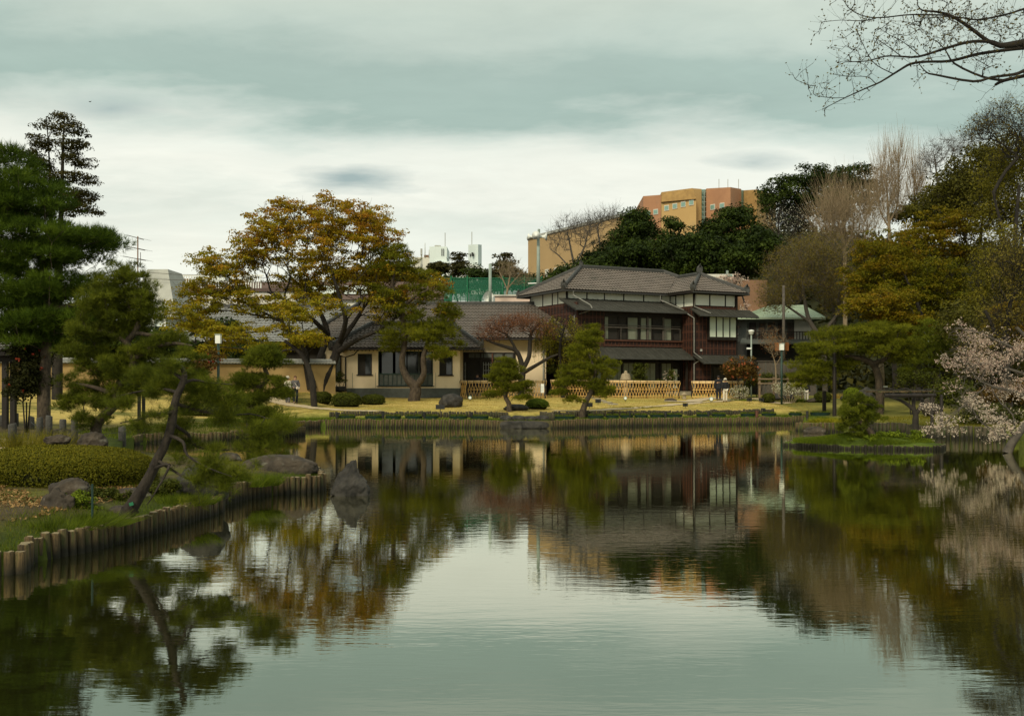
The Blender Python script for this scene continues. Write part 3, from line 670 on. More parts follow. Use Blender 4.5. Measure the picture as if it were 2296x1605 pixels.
# ------------------------------------------------------------------ buildings
class Fr:
    def __init__(s, x, y, ang): s.x, s.y, s.c, s.s = x, y, math.cos(ang), math.sin(ang)
    def __call__(s, u, v, z): return Vector((s.x+u*s.c-v*s.s, s.y+u*s.s+v*s.c, z))
def tiles(mb, a, b, c, d, tw=.27, row=.26, amp=.045, lap=.06):
    """wavy overlapping pantiles on the roof plane a-b (eave) d-c (top)"""
    a, b, c, d = map(Vector, (a, b, c, d)); ex = (b-a).normalized(); nrm = (b-a).cross(d-a)
    if nrm.length < 1e-6: nrm = (b-a).cross(c-a)
    nrm.normalize(); 
    if nrm.z < 0: nrm = -nrm
    up = nrm.cross(ex); 
    if up.z < 0: up = -up
    ua, ub, uc, ud = 0, (b-a).dot(ex), (c-a).dot(ex), (d-a).dot(ex); hgt = (d-a).dot(up); rows = max(1, round(hgt/row)); row = hgt/rows
    prof = [(0, 0), (.22, .75), (.45, 1), (.68, .55), (.85, -.1)]; V = []; Fq = []
    for r_ in range(rows):
        s0, s1 = r_*row, (r_+1)*row; l0 = ua+(ud-ua)*(s0+s1)/2/hgt; r0 = ub+(uc-ub)*(s0+s1)/2/hgt
        k0 = math.floor(l0/tw); k1 = math.ceil(r0/tw); us = []
        for k in range(k0, k1):
            for p, h in prof:
                u = (k+p)*tw
                if l0 <= u <= r0: us.append((u, h*amp))
        if not us: continue
        us = [(l0, us[0][1])]+us+[(r0, us[-1][1])]; base = len(V)
        wob = random.uniform(-.004, .004)
        for u, h in us:
            p0 = a+ex*u; V.append(p0+up*s0+nrm*(h+wob)); V.append(p0+up*s0+nrm*(h+lap+wob)); V.append(p0+up*s1+nrm*(h+.004+wob))
        for i in range(len(us)-1):
            q = base+i*3; Fq.append((q, q+3, q+4, q+1)); Fq.append((q+1, q+4, q+5, q+2))
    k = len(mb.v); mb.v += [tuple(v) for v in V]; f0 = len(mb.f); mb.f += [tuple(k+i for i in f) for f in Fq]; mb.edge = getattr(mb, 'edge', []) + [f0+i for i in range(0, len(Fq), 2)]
def slab(mb, pts, th=.12):
    p = [Vector(q) for q in pts]; n = len(p); k = len(mb.v); mb.v += [tuple(q) for q in p]+[tuple(q-Vector((0,0,th))) for q in p]
    mb.f.append(tuple(k+i for i in range(n))); mb.f.append(tuple(k+n+i for i in reversed(range(n))))
    for i in range(n): mb.f.append((k+i, k+n+i, k+n+(i+1) % n, k+(i+1) % n))
def onigawara(mb, p, s=1.):
    p = Vector(p); mb.tube([p+Vector((-.20*s,0,-.15*s)), p+Vector((-.16*s,0,.20*s)), p+Vector((0,0,.38*s)), p+Vector((.16*s,0,.20*s)), p+Vector((.20*s,0,-.15*s))], [.10*s,.12*s,.15*s,.12*s,.10*s], 6)
    mb.box(p.x-.22*s, p.x+.22*s, p.y-.1*s, p.y+.1*s, p.z-.25*s, p.z+.22*s); mb.tube([p+Vector((0,-.05*s,.3*s)), p+Vector((0,-.3*s,.5*s))], [.09*s,.05*s], 6)
def ridge_line(mb, a, b, w=.24, h=.26):
    a = Vector(a); b = Vector(b); mb.bar(a+Vector((0,0,.08)), b+Vector((0,0,.08)), w, h); mb.tube([a+Vector((0,0,.08+h/2)), b+Vector((0,0,.08+h/2))], w*.42, 6)
def roof_part(root, planes, ridges, ornaments, mat='roof_tile', name='roof', tw=.27, row=.26, fascia='dark_wood'):
    m = MB()
    for pl in planes: slab(m, [Vector(p)-Vector((0,0,.03)) for p in pl], .14)
    rf = part(name, m, fascia, root)
    m = MB()
    for pl in planes:
        q = list(pl)+([pl[2]] if len(pl) == 3 else []); tiles(m, *q[:4], tw, row)
    tf = part('tile_field', m, mat, rf, kind='stuff'); tf.data.materials.append(MAT['tile_lap_shade'])
    for i in m.edge: tf.data.polygons[i].material_index = 1  # riser faces take the dark colour as painted shade between tile rows
    for a, b in ridges:
        m = MB(); ridge_line(m, a, b); part('ridge', m, 'ridge_tile', rf)
    for p, s in ornaments:
        m = MB(); onigawara(m, p, s); part('ridge_end_tile', m, 'ridge_tile', rf)
    return rf
def lath_window(root, fr, u0, u1, v, z0, z1, pane='dark_glass', cols=2, rows=1, frame='dark_wood', name='window', depth=.08, bar_=.04):
    m = MB(); e = .06
    m.box(u0-e,u1+e,v-depth,v+.02,z1,z1+e,fr).box(u0-e,u1+e,v-depth-.05,v+.02,z0-e-.02,z0,fr).box(u0-e,u0,v-depth,v+.02,z0,z1,fr).box(u1,u1+e,v-depth,v+.02,z0,z1,fr)
    w = part(name, m, frame, root)
    for c in range(cols):
        a = u0+(u1-u0)*c/cols; b = u0+(u1-u0)*(c+1)/cols; m = MB(); m.box(a+bar_/2,b-bar_/2,v-.02,v-.01,z0,z1,fr); part('pane', m, pane if isinstance(pane, str) else pane[c % len(pane)], w)
    m = MB()
    for c in range(cols+1):
        a = u0+(u1-u0)*c/cols; m.box(a-bar_/2,a+bar_/2,v-.05,v-.021,z0,z1,fr)
    for r_ in range(1, rows):
        z = z0+(z1-z0)*r_/rows; m.box(u0,u1,v-.045,v-.022,z-bar_/2,z+bar_/2,fr)
    part('mullions', m, frame, w); return w
def cladding(root, fr, u0, u1, v, z0, z1, axis='u', board=.21, sp=.36, w0=0):
    """lapped boards held by vertical battens"""
    t = part('clad_wall', MB().box(*((u0,u1,v,v+.12) if axis == 'u' else (v,v+.12,u0,u1)), z0, z1, fr), 'red_wood', root)
    n = max(1, round((z1-z0)/board))
    sgn = -1
    for i in range(n):
        a = z0+(z1-z0)*i/n; b = z0+(z1-z0)*(i+1)/n-.012; m = MB()
        if axis == 'u': c = [(u0,v-.05,a),(u1,v-.05,a),(u1,v-.001,a),(u0,v-.001,a),(u0,v-.012,b),(u1,v-.012,b),(u1,v-.001,b),(u0,v-.001,b)]
        else: c = [(v-.05,u1,a),(v-.05,u0,a),(v-.001,u0,a),(v-.001,u1,a),(v-.012,u1,b),(v-.012,u0,b),(v-.001,u0,b),(v-.001,u1,b)]
        m.hexa([fr(*p) for p in c]); part('cladding_board', m, 'red_wood' if (i*7+int(u0*3)) % 3 else 'red_wood_light', t)
    k = max(2, round((u1-u0)/sp)+1)
    for i in range(k):
        a = u0+(u1-u0)*i/(k-1); m = MB()
        if axis == 'u': m.box(a-.022,a+.022,v-.075,v-.051,z0,z1,fr)
        else: m.box(v-.075,v-.051,a-.022,a+.022,z0,z1,fr)
        part('batten', m, 'batten_wood', t)
    return t
def panels(root, fr, u0, u1, v, z0, z1, splits, axis='u', mat='white_plaster', post='dark_wood', pw=.09):
    """plaster band divided by dark posts"""
    for a, b in zip(splits[:-1], splits[1:]):
        m = MB()
        if axis == 'u': m.box(a+pw/2,b-pw/2,v,v+.08,z0,z1,fr)
        else: m.box(v,v+.08,a+pw/2,b-pw/2,z0,z1,fr)
        part('wall_panel', m, mat, root)
    for a in splits:
        m = MB()
        if axis == 'u': m.box(a-pw/2,a+pw/2,v-.04,v+.08,z0-.05,z1+.02,fr)
        else: m.box(v-.04,v+.08,a-pw/2,a+pw/2,z0-.05,z1+.02,fr)
        part('post', m, post, root)
# ---- two storey timber house
fa = Fr(3.88, 76, R(26.4)); fb = lambda u, v, z: fa(u, v-.5, z); house = thing('timber_house', 'dark two storey timber house with brown tiled hip roof behind the bamboo fence', 'house', fa(6, 0, 1.3))
EZ = 9.38; RZ = 11.55
U1 = 15.9
A0, A1_, A2, A3 = fa(0,0,EZ), fa(U1,0,EZ), fa(U1,7.8,EZ), fa(0,7.8,EZ); Ra, Rb = fa(3.9,3.9,RZ), fa(12.0,3.9,RZ)
Wf0, Wf1 = fa(9.7,-3.3,EZ), fa(15.3,-3.3,EZ); pk = fa(12.5,-.5,10.95); pkb = fa(12.5,2.9,10.95)
roof_part(house, [(A0,A1_,Rb,Ra),(A3,A0,Ra),(A2,A3,Ra,Rb),(A1_,A2,Rb),
    (Wf0,Wf1,pk),(fa(9.7,.2,EZ+.02),Wf0,pk,fa(12.5,2.4,10.95)),(Wf1,fa(15.3,1.2,EZ+.02),fa(12.5,3.6,10.95),pk)],
    [(Ra,Rb),(A0,Ra),(A3,Ra),(A1_,Rb),(A2,Rb),(Wf0,pk),(Wf1,pk),(pk,fa(12.5,2.4,10.95))],
    [(fa(.15,.15,EZ+.32),.85),(fa(.1,7.7,EZ+.2),.7),(Ra+Vector((0,0,.35)),.6),(fa(9.85,-3.15,EZ+.32),.85),(pk+Vector((0,0,.45)),.9),(fa(15.15,-3.15,EZ+.3),.85)], row=.34)
m = MB(); m.box(.9,14.9,.92,6.9,1.3,9.2,fa); m.box(10.6,14.4,-2.4,.92,1.3,9.15,fa); m.box(.9,10.6,-.72,.92,1.3,8.0,fa); part('core_wall', m, 'interior', house)
panels(house, fa, 0, 0, .8, 8.75, 9.3, [.85,2.6,4.2,6.0,7.9,9.6,10.5])
panels(house, fa, 0, 0, .8, 8.42, 9.32, [.85,2.2,3.1,4.7,6.9], 'v')
cladding(house, fa, -.8, 6.9, .8, 3.4, 8.38, 'v', .24, .5)
cladding(house, fb, .8, 3.15, -.3, 5.0, 7.8, 'u')
cladding(house, fb, 3.15, 10.45, -.34, 5.05, 5.45, 'u', .2, .33)
panels(house, fa, 0, 0, -2.5, 8.35, 9.2, [10.5,11.95,13.5,14.5])
panels(house, fa, 0, 0, 10.5, 8.3, 9.25, [-2.4,-1.1,0,.8], 'v')
cladding(house, fa, 10.5, 14.5, -2.5, 4.45, 8.28, 'u')
cladding(house, fa, -2.5, -.8, 10.5, 1.5, 8.28, 'v')
cladding(house, fa, 10.5, 12.0, -2.5, 1.5, 3.85, 'u')
part('wall', MB().box(12.0,14.5,-2.5,-2.42,1.5,3.85,fa), 'dark_wood', house)
part('door', MB().box(12.3,13.5,-2.56,-2.51,1.5,3.5,fa), 'interior', house, label='grey sliding door under the lean-to of the right wing')
part('lintel', MB().box(10.45,14.55,-2.6,-2.4,3.85,4.45,fa), 'dark_wood', house)
part('corner_post', MB().box(14.5,14.66,-2.62,-2.4,1.3,9.2,fa), 'dark_wood', house)
part('corner_post', MB().box(10.36,10.5,-2.62,-2.45,1.3,9.2,fa), 'dark_wood', house)
def leanto(root, fr, u0, u1, vw, ve, zt, ze, label=None, hipL=0, hipR=0):
    a, b, c, d = fr(u0,ve,ze), fr(u1,ve,ze), fr(u1-hipR,vw,zt), fr(u0+hipL,vw,zt); m = MB(); slab(m, [a,b,c,d], .1)
    o = part('lean_to_roof', m, 'metal_roof', root, label=label)
    n = int((u1-u0)/.42)
    m = MB()
    for i in range(n+1):
        t = i/n; m.bar(a.lerp(b, t)+Vector((0,0,.012)), d.lerp(c, t)+Vector((0,0,.012)), .02, .03)
    for j in range(1, 9):
        t = j/9; m.bar(a.lerp(d, t)+Vector((0,0,.004)), b.lerp(c, t)+Vector((0,0,.004)), .02, .02)
    part('roof_seams', m, 'metal_roof', o, kind='stuff')
    m = MB(); m.tube([a+Vector((0,0,-.08)), b+Vector((0,0,-.08))], .06, 6); part('gutter', m, 'ridge_tile', o)
    m = MB()
    k = max(2, int((u1-u0)/.5))
    for i in range(k+1):
        u = u0+.1+(u1-u0-.2)*i/k; m.bar(fr(u,ve+.1,ze-.13), fr(u,vw,zt-.13), .05, .07)
    part('rafters', m, 'dark_wood', o)
    return o
leanto(house, fa, .1, 10.5, .8, -1.8, 8.78, 7.78, 'dark grey upper lean-to roof over the long window')
leanto(house, fa, 10.1, 15.9, -2.5, -3.7, 8.1, 7.5, 'dark grey lean-to roof above the white bay window')
leanto(house, fa, .1, 10.45, -.8, -2.6, 4.98, 4.12, 'dark grey lower lean-to roof over the ground floor glass doors')
leanto(house, fa, 10.3, 15.4, -2.5, -3.9, 4.45, 3.8, 'dark grey lower lean-to roof of the right wing')
# long upper window: five bays, paper screens set behind glass
part('window_sill', MB().box(3.1,10.5,-.5,-.3,5.45,5.55,fb), 'batten_wood', house)
part('eave_wall', MB().box(.8,10.5,-.34,-.22,7.42,8.05,fb), 'dark_wood', house)
for a, b in ((3.2,3.55),(5.35,6.25),(6.6,7.05),(7.3,7.55),(8.75,9.45)): part('paper_screen', MB().box(a,b,-.30,-.235,5.62,7.3,fb), 'dim_shoji', house)
w = lath_window(house, fa, 3.2, 10.4, -.3, 5.6, 7.4, 'pane_clear' if 0 else 'dark_glass', 7, 1, 'batten_wood', 'upper_window') if 0 else None
fw = part('upper_window', MB().box(3.15,10.45,-.38,-.28,7.36,7.44,fb).box(3.15,10.45,-.38,-.28,5.54,5.62,fb), 'dark_wood', house)
for u in (3.15,4.45,5.25,6.3,7.1,7.62,8.6,9.5,10.4):
    wd = .16 if u in (7.1,8.6) else .06
    part('frame_post', MB().box(u,u+wd,-.39,-.3,5.6,7.4,fb), 'bark_grey' if wd > .1 else 'dark_wood', fw)
part('handrail', MB().box(3.1,10.2,-.5,-.44,6.47,6.55,fb).box(3.1,10.2,-.5,-.44,6.66,6.70,fb), 'bark_grey', fw)
for i in range(6):
    u = 3.2+i*1.4; part('baluster', MB().box(u,u+.035,-.49,-.45,5.55,6.5,fb), 'bark_grey', fw)
# bay window with four paper panels
bw = part('bay_window', MB().box(11.62,14.5,-2.82,-2.5,5.62,5.82,fa).box(11.62,14.5,-2.82,-2.5,7.5,7.62,fa).box(11.62,11.72,-2.82,-2.5,5.82,7.5,fa).box(14.4,14.5,-2.82,-2.5,5.82,7.5,fa), 'dark_wood', house, label='projecting bay window with four pale paper panels')
for i in range(4):
    a = 11.74+i*.668; part('pane', MB().box(a+.04,a+.60,-2.78,-2.74,5.86,7.47,fa), 'shoji_paper', bw)
    if i: part('mullion', MB().box(a-.05,a+.02,-2.82,-2.7,5.82,7.5,fa), 'dark_wood', bw)
part('wall_vent', MB().box(11.0,11.16,-2.6,-2.53,4.7,4.88,fa), 'concrete', house)
# ground floor: dark corridor with paper screens between posts
part('ground_floor_wall', MB().box(.8,10.5,-.34,-.24,1.3,5.02,fb), 'interior', house)
for u in (1.0,2.9,4.7,5.9,6.6,7.9,8.3,9.4,10.3): part('post', MB().box(u,u+.13,-.46,-.34,1.3,4.9,fb), 'dark_wood', house)
for a, b in ((2.0,2.85),(3.1,3.9),(3.95,4.65),(4.9,5.8),(6.85,7.85),(8.5,9.35)):
    part('paper_screen', MB().box(a,b,-.42,-.36,1.75,3.75,fb), 'dim_shoji', house)
    part('screen_bar', MB().box((a+b)/2-.015,(a+b)/2+.015,-.44,-.425,1.75,3.75,fb), 'dark_wood', house)
part('paper_screen', MB().box(9.5,9.95,-.44,-.36,1.8,3.3,fb), 'shoji_paper', house)
part('transom_bar', MB().box(.9,10.4,-.48,-.34,3.76,3.88,fb), 'dark_wood', house)
part('porch_post', MB().box(10.0,10.14,-2.1,-1.96,1.3,4.2,fa), 'dark_wood', house)
part('porch_step', MB().box(8.9,10.4,-2.3,-.46,1.25,1.55,fa), 'slab_stone', house)
# rain pipes
def pipe(root, pts, r_=.045, mat='gutter'): part('rain_pipe', MB().tube([fa(*p) for p in pts], r_, 6), mat, root)
pipe(house, [(.9,-.05,9.25),(.9,-.05,8.95),(1.5,-1.6,8.1),(1.55,-1.75,7.85)]); pipe(house, [(1.45,-1.7,7.7),(.75,-.45,7.35),(.75,-.45,5.0)])
pipe(house, [(9.0,.0,9.25),(9.0,.0,8.85),(10.1,-1.6,8.0)]); pipe(house, [(10.3,-2.95,9.2),(10.3,-2.75,8.2),(11.2,-3.6,7.65)])
pipe(house, [(10.3,-1.8,7.7),(10.35,-2.62,7.3),(10.35,-2.62,4.6),(10.7,-3.2,4.1),(10.35,-2.62,3.7),(10.35,-2.62,1.5)])
part('gutter', MB().tube([A0+Vector((0,0,-.12)), fa(9.7,0,EZ-.12)], .06, 6), 'ridge_tile', house)
part('gutter', MB().tube([Wf0+Vector((0,0,-.12)), Wf1+Vector((0,0,-.12))], .06, 6), 'ridge_tile', house)
part('gutter', MB().tube([A0+Vector((0,0,-.12)), A3+Vector((0,0,-.12))], .06, 6), 'ridge_tile', house)
m = MB()
for i in range(38):
    u = .2+i*.26
    if u < 9.7: m.bar(fa(u,.1,EZ-.16), fa(u,.9,EZ+.1), .04, .06)
for i in range(22): m.bar(fa(9.85+i*.25,-3.2,EZ-.16), fa(9.85+i*.25,-2.5,EZ+.1), .04, .06)
for i in range(28): m.bar(fa(.1,.2+i*.27,EZ-.16), fa(.9,.2+i*.27,EZ+.1), .04, .06)
part('rafters', m, 'dark_wood', house)
# ---- cream single storey wing
fi = Fr(0, 0, 0); wing = thing('cream_house', 'long cream plastered single storey house with a broad brown tiled roof', 'house', (-6, 72, 1.3))
G0 = 1.25
roof_part(wing, [((-15.6,75,5.6),(4.6,75,5.6),(3.0,82,8.6),(-12.6,82,8.6)), ((4.6,89,5.6),(-15.6,89,5.6),(-12.6,82,8.6),(3.0,82,8.6)), ((-15.6,89,5.6),(-15.6,75,5.6),(-12.6,82,8.6))],
    [((-12.6,82,8.6),(3.0,82,8.6)), ((-15.6,75,5.6),(-12.6,82,8.6))], [((2.7,82,8.95),.7),((-12.6,82,8.9),.7),((-15.5,75.1,5.9),.6)], row=.36)
roof_part(wing, [((-12.9,70.1,4.7),(-2.1,70.1,4.7),(-4.45,73.4,6.45),(-10.4,73.4,6.45)), ((-12.9,76,4.7),(-12.9,70.1,4.7),(-10.4,73.4,6.45)), ((-2.1,70.1,4.7),(-2.1,76,4.7),(-4.45,73.4,6.45)), ((-4.45,73.4,6.45),(-10.4,73.4,6.45),(-10.4,75.7,5.7),(-4.45,75.7,5.7))],
    [((-2.1,70.1,4.7),(-4.45,73.4,6.45)), ((-12.9,70.1,4.7),(-10.4,73.4,6.45)), ((-10.4,73.4,6.45),(-4.45,73.4,6.45))], [((-2.2,70.2,5.0),.8),((-4.45,73.4,6.8),.8),((-12.8,70.2,5.0),.7)])
part('wall', MB().box(-14.6,2.6,76.0,88,G0,5.7), 'cream_plaster', wing)
part('wall', MB().box(-14.4,2.4,76.1,87.9,5.7,5.9), 'cream_plaster', wing)
X0, X1, YF = -11.77, -3.72, 71.0
def wall_with_holes(root, x0, x1, y, z0, z1, holes, th, mat):
    xs = sorted({x0, x1, *[h[0] for h in holes], *[h[1] for h in holes]}); m = MB()
    for a, b in zip(xs[:-1], xs[1:]):
        hs = sorted([(h[2], h[3]) for h in holes if h[0] <= a+1e-6 and h[1] >= b-1e-6]); z = z0
        for p, q in hs:
            if p > z: m.box(a, b, y, y+th, z, p)
            z = q
        if z < z1: m.box(a, b, y, y+th, z, z1)
    return part('wall', m, mat, root)
def pxX(px, d): return (px-CX)/F*d
def pyZ(py, d): return H-(py-HY)/F*d
D = 71
wins = [(pxX(802,D),pxX(834,D),pyZ(840,D),pyZ(793,D)), (pxX(848,D),pxX(971,D),pyZ(865,D),pyZ(787,D)), (pxX(985,D),pxX(1015,D),pyZ(841,D),pyZ(793,D))]
wall_with_holes(wing, X0, X1, YF, 1.85, 4.9, wins, .18, 'cream_plaster')
part('wall', MB().box(X0,X0+.18,YF+.18,76,1.85,4.9).box(X1-.18,X1,YF+.18,76,1.85,4.9).box(X0+.18,X1-.18,YF+.18,76,4.6,4.8), 'cream_plaster', wing)
part('plinth', MB().box(X0-.03,X1+.03,YF-.04,76,G0-.3,1.85), 'grey_plinth', wing)
part('interior_wall', MB().box(X0+.2,X1-.2,74.2,74.3,1.6,4.6).box(X0+.18,X1-.2,71.3,74.2,1.62,1.72), 'interior', wing)
m = MB(); 
for x in (pxX(800,D)-.3, pxX(842,D), pxX(977,D)): m.box(x-.01,x+.01,YF-.012,YF,1.87,2.95)
part('wall_joint', m, 'grey_plinth', wing)
for i, (a, b, z0, z1) in enumerate(wins):
    if i != 1:
        w = lath_window(wing, fi, a+.06, b-.06, YF+.10, z0+.06, z1-.06, ['interior','dark_glass'], 2, 1)
        part('sill', MB().box(a-.08,b+.08,YF-.09,YF+.02,z0-.07,z0), 'dark_wood', w)
        part('curtain', MB().box((a+b)/2+(.0 if i == 0 else .1),(a+b)/2+.16,YF+.15,YF+.18,z0+.08,z1-.1), 'dim_shoji', w)
    else:
        zr = z0+(z1-z0)*.33; m = MB(); m.box(a,b,YF+.02,YF+.10,z0,z0+.07).box(a,b,YF+.02,YF+.1,zr,zr+.07).box(a,a+.05,YF+.02,YF+.1,z0+.07,z1).box(b-.05,b,YF+.02,YF+.1,z0+.07,z1).box(a,b,YF+.02,YF+.1,z1-.05,z1-.001)
        w = part('terrace_opening', m, 'teal_tub', wing, label='wide dark glazed opening with a low glass railing')
        part('sill', MB().box(a-.1,b+.1,YF-.1,YF+.02,z0-.07,z0), 'dark_wood', w)
        for k in range(13):
            x = a+.05+(b-a-.13)*k/12; part('railing_bar', MB().box(x,x+.035,YF+.03,YF+.075,z0+.07,zr), 'teal_tub', w)
        for k in range(12):
            x = a+.05+(b-a-.13)*k/12; part('railing_pane', MB().box(x+.04,x+(b-a)/12-.01,YF+.08,YF+.09,z0+.07,zr), 'grey_plinth', w)
        for k, mt in ((.05,'interior'),(.30,'dark_glass'),(.52,'dark_glass'),(.62,'dim_shoji'),(.76,'interior')):
            x = a+(b-a)*k; part('sliding_door', MB().box(x,x+(b-a)*(.12 if mt == 'dim_shoji' else .2),YF+.5+k*.1,YF+.53+k*.1,zr,z1), 'dark_glass' if mt != 'dim_shoji' else 'grey_plinth', w)
part('rain_pipe', MB().tube([(-12.6,70.3,4.5),(-12.2,70.6,4.15),(-11.85,70.9,4.05),(-11.85,70.9,1.4)], .055, 6).tube([(-10.9,70.4,4.55),(-11.2,70.7,4.25),(-11.85,70.9,4.05)], .04, 6), 'dark_wood', wing)
part('gutter', MB().tube([(-12.9,70.05,4.58),(-2.1,70.05,4.58)], .06, 6).tube([(-15.6,74.95,5.48),(4.0,74.95,5.48)], .06, 6), 'dark_wood', wing)
m = MB()
for i in range(40): m.bar((-12.7+i*.265,70.2,4.5), (-12.7+i*.265,71,4.85), .05, .07)
for i in range(9): m.bar((-3.6+i*.18,70.2+i*.02,4.52), (-3.6+i*.18,71.6,4.8), .05, .07)
part('rafters', m, 'dark_wood', wing)
# recessed entrance and side windows
DD = 75.9
e = part('entrance', MB().box(pxX(1033,DD),pxX(1156,DD),DD-.1,DD+.05,pyZ(806,DD),pyZ(803,DD)).box(pxX(1033,DD),pxX(1156,DD),DD-.1,DD+.05,pyZ(792,DD),pyZ(790,DD)), 'dark_wood', wing, label='dark glazed entrance between the front block and the timber house')
part('doorway', MB().box(pxX(1033,DD),pxX(1156,DD),DD,DD+.06,G0,pyZ(792,DD)), 'interior', e)
for a, b in ((1049,1064),(1066,1083),(1085,1103),(1107,1130),(1132,1150)): part('transom_pane', MB().box(pxX(a,DD),pxX(b,DD),DD-.04,DD-.01,pyZ(802,DD),pyZ(793,DD)), 'grey_plinth', e)
for a in (1040,1050,1078,1104,1128,1152): part('door_post', MB().box(pxX(a,DD)-.05,pxX(a,DD)+.05,DD-.12,DD-.02,G0,pyZ(792,DD)), 'batten_wood' if a == 1104 else 'dark_wood', e)
for a, b, t_ in ((1036,1044,3),(1084,1101,3)):
    m = MB()
    for k in range(t_+1): x = pxX(a,DD)+(pxX(b,DD)-pxX(a,DD))*k/t_; m.box(x-.015,x+.015,DD-.07,DD-.05,1.7,pyZ(812,DD))
    for k in range(5): z = 1.8+k*.45; m.box(pxX(a,DD),pxX(b,DD),DD-.07,DD-.05,z,z+.03)
    part('lattice', m, 'concrete', e)
lath_window(wing, fi, pxX(742,DD), pxX(763,DD), DD+.05, pyZ(850,DD), pyZ(800,DD), 'grey_plinth', 2, 1)
lath_window(wing, fi, pxX(716,DD), pxX(728,DD), DD+.05, pyZ(826,DD), pyZ(795,DD), 'dark_glass', 2, 2)
part('corner_pipe', MB().tube([(2.4,75.9,5.5),(2.4,75.9,1.2)], .07, 6), 'concrete', wing)
part('step', MB().box(-3.6,2.3,75.0,75.9,1.2,1.5), 'slab_stone', wing)
# ---- old pale tiled roofs on the left
lodge = thing('tiled_lodge', 'low dark lodge under a wide pale grey tiled roof left of the maple', 'house', (-22, 82, 1.4))
roof_part(lodge, [((-30,83,5.6),(-15,83,5.6),(-15,90,9.0),(-27,90,9.0)), ((-30,97,5.6),(-30,83,5.6),(-27,90,9.0))], [((-27,90,9),(-15,90,9)),((-30,83,5.6),(-27,90,9))], [((-29.8,83.1,5.95),1.0),((-27,90,9.4),.8)], 'grey_tile', tw=.34, row=.34)
part('wall', MB().box(-28.8,-15,84.2,96,1.2,5.6), 'interior', lodge)
for i in range(8): part('post', MB().box(-28.8+i*1.9,-28.62+i*1.9,84.0,84.2,1.2,5.5), 'dark_wood', lodge)
part('gable_wall', MB().box(-27.2,-15,90.3,96,8.4,9.25), 'grey_plinth', lodge)
hall = thing('white_hall', 'pale flat walled hall with dark sloping roof edge behind the grey tiled lodge', 'building', (-31, 101, 1))
m = MB(); m.hexa([(-37.5,101,1),(-22,101,1),(-22,112,1),(-37.5,112,1),(-35.0,101,11.4),(-22,101,11.4),(-22,112,11.4),(-35.0,112,11.4)]); part('wall', m, 'pale_wall', hall)
m = MB(); m.hexa([(-36.3,100.8,11.4),(-21.8,100.8,11.4),(-21.8,112,11.4),(-36.3,112,11.4),(-35.9,100.8,11.75),(-21.8,100.8,11.75),(-21.8,112,11.75),(-35.9,112,11.75)]).bar((-37.6,100.85,6.2),(-35.2,100.85,11.45),.3,.3); part('roof', m, 'brown_roof', hall)
rail = part('balustrade', MB().box(-38.0,-26,104,104.15,13.3,13.45).box(-38.0,-26,104,104.15,11.76,11.9), 'white_paint', hall)
for i in range(46): part('baluster', MB().box(-38+i*.26,-37.9+i*.26,104.02,104.12,11.9,13.3), 'white_paint', rail)
br = thing('brown_roofed_block', 'long low block with dark brown roof and rooftop boxes behind the maple', 'building', (-30, 121, 1))
part('wall', MB().box(-45,-8,121,135,1,12.2), 'pale_wall', br)
m = MB(); m.hexa([(-45.5,120.5,12.2),(-7.5,120.5,12.2),(-7.5,136,12.2),(-45.5,136,12.2),(-43.0,123,14.6),(-9.5,123,14.6),(-9.5,134,14.6),(-43.0,134,14.6)]); part('roof', m, 'brown_roof', br)
part('rooftop_box', MB().box(-39.5,-36,125,128,14.6,15.7), 'city_white', br); part('rooftop_box', MB().box(-42,-40.6,125,127,14.6,15.2), 'terracotta', br)
part('window', MB().box(-25,-21,120.9,120.98,12.9,13.9), 'city_white', br); part('window', MB().box(-20.4,-17,120.9,120.98,12.9,13.9), 'city_white', br)
gp_ = thing('grey_tower_house', 'narrow pale house with tapered grey roof beside the television aerial', 'house', (-33.5, 92, 1))
part('wall', MB().box(-35.2,-31.9,92,99,1,8.2), 'city_white', gp_)
m = MB(); m.hexa([(-35.8,91.5,8.2),(-30.9,91.5,8.2),(-30.9,99.5,8.2),(-35.8,99.5,8.2),(-34.4,94,12.9),(-32.5,94,12.9),(-32.5,98,12.9),(-34.4,98,12.9)]); part('roof', m, 'concrete', gp_)
for i in range(3): part('window', MB().box(-34.9+i*1.05,-34.2+i*1.05,91.93,91.99,4.2,7.4), 'dark_glass', gp_)
for i in range(4): part('porch_column', MB().box(-35.3+i*1.05,-35.05+i*1.05,91.7,91.92,1,8.2), 'white_paint', gp_)
aer = thing('television_aerial', 'tall rusty television aerial with crossed rods against the sky', 'aerial', (-34.4, 92.6, 10))
AX, AY = pxX(309,92.6), 92.6
part('mast', MB().tube([(AX,AY,9),(AX,AY,pyZ(530,AY))], .055, 6), 'terracotta', aer)
for py, w_, dw in ((533,.9,.25),(557,1.15,.35),(580,1.3,.4)):
    z = pyZ(py, AY); m = MB().tube([(AX-w_,AY-.2,z+.2),(AX+w_*.5,AY+.3,z-.15)], .03, 4)
    for k in range(5): x = AX-w_*.9+k*w_*.34; m.tube([(x-.1,AY-.9,z+.15-k*.07),(x+.5,AY+.9,z+.12-k*.07)], .013, 3)
    part('crossbar', m, 'bark_grey', aer)
part('side_mast', MB().tube([(AX+.25,AY,pyZ(598,AY)),(AX+.25,AY,pyZ(566,AY))], .03, 4), 'bark_grey', aer)
cab = MB()
for (y0, y1) in ((611,617),(625,628)): cab.tube([W(330,y0,93),W(400,(y0+y1)/2+1.6,93),W(480,y1,93),W(640,y1+8,93)], .022, 4)
single('overhead_wires', cab, 'bark_grey', 'pair of thin overhead wires sagging across the sky left of the maple', 'wires', W(330,611,93))
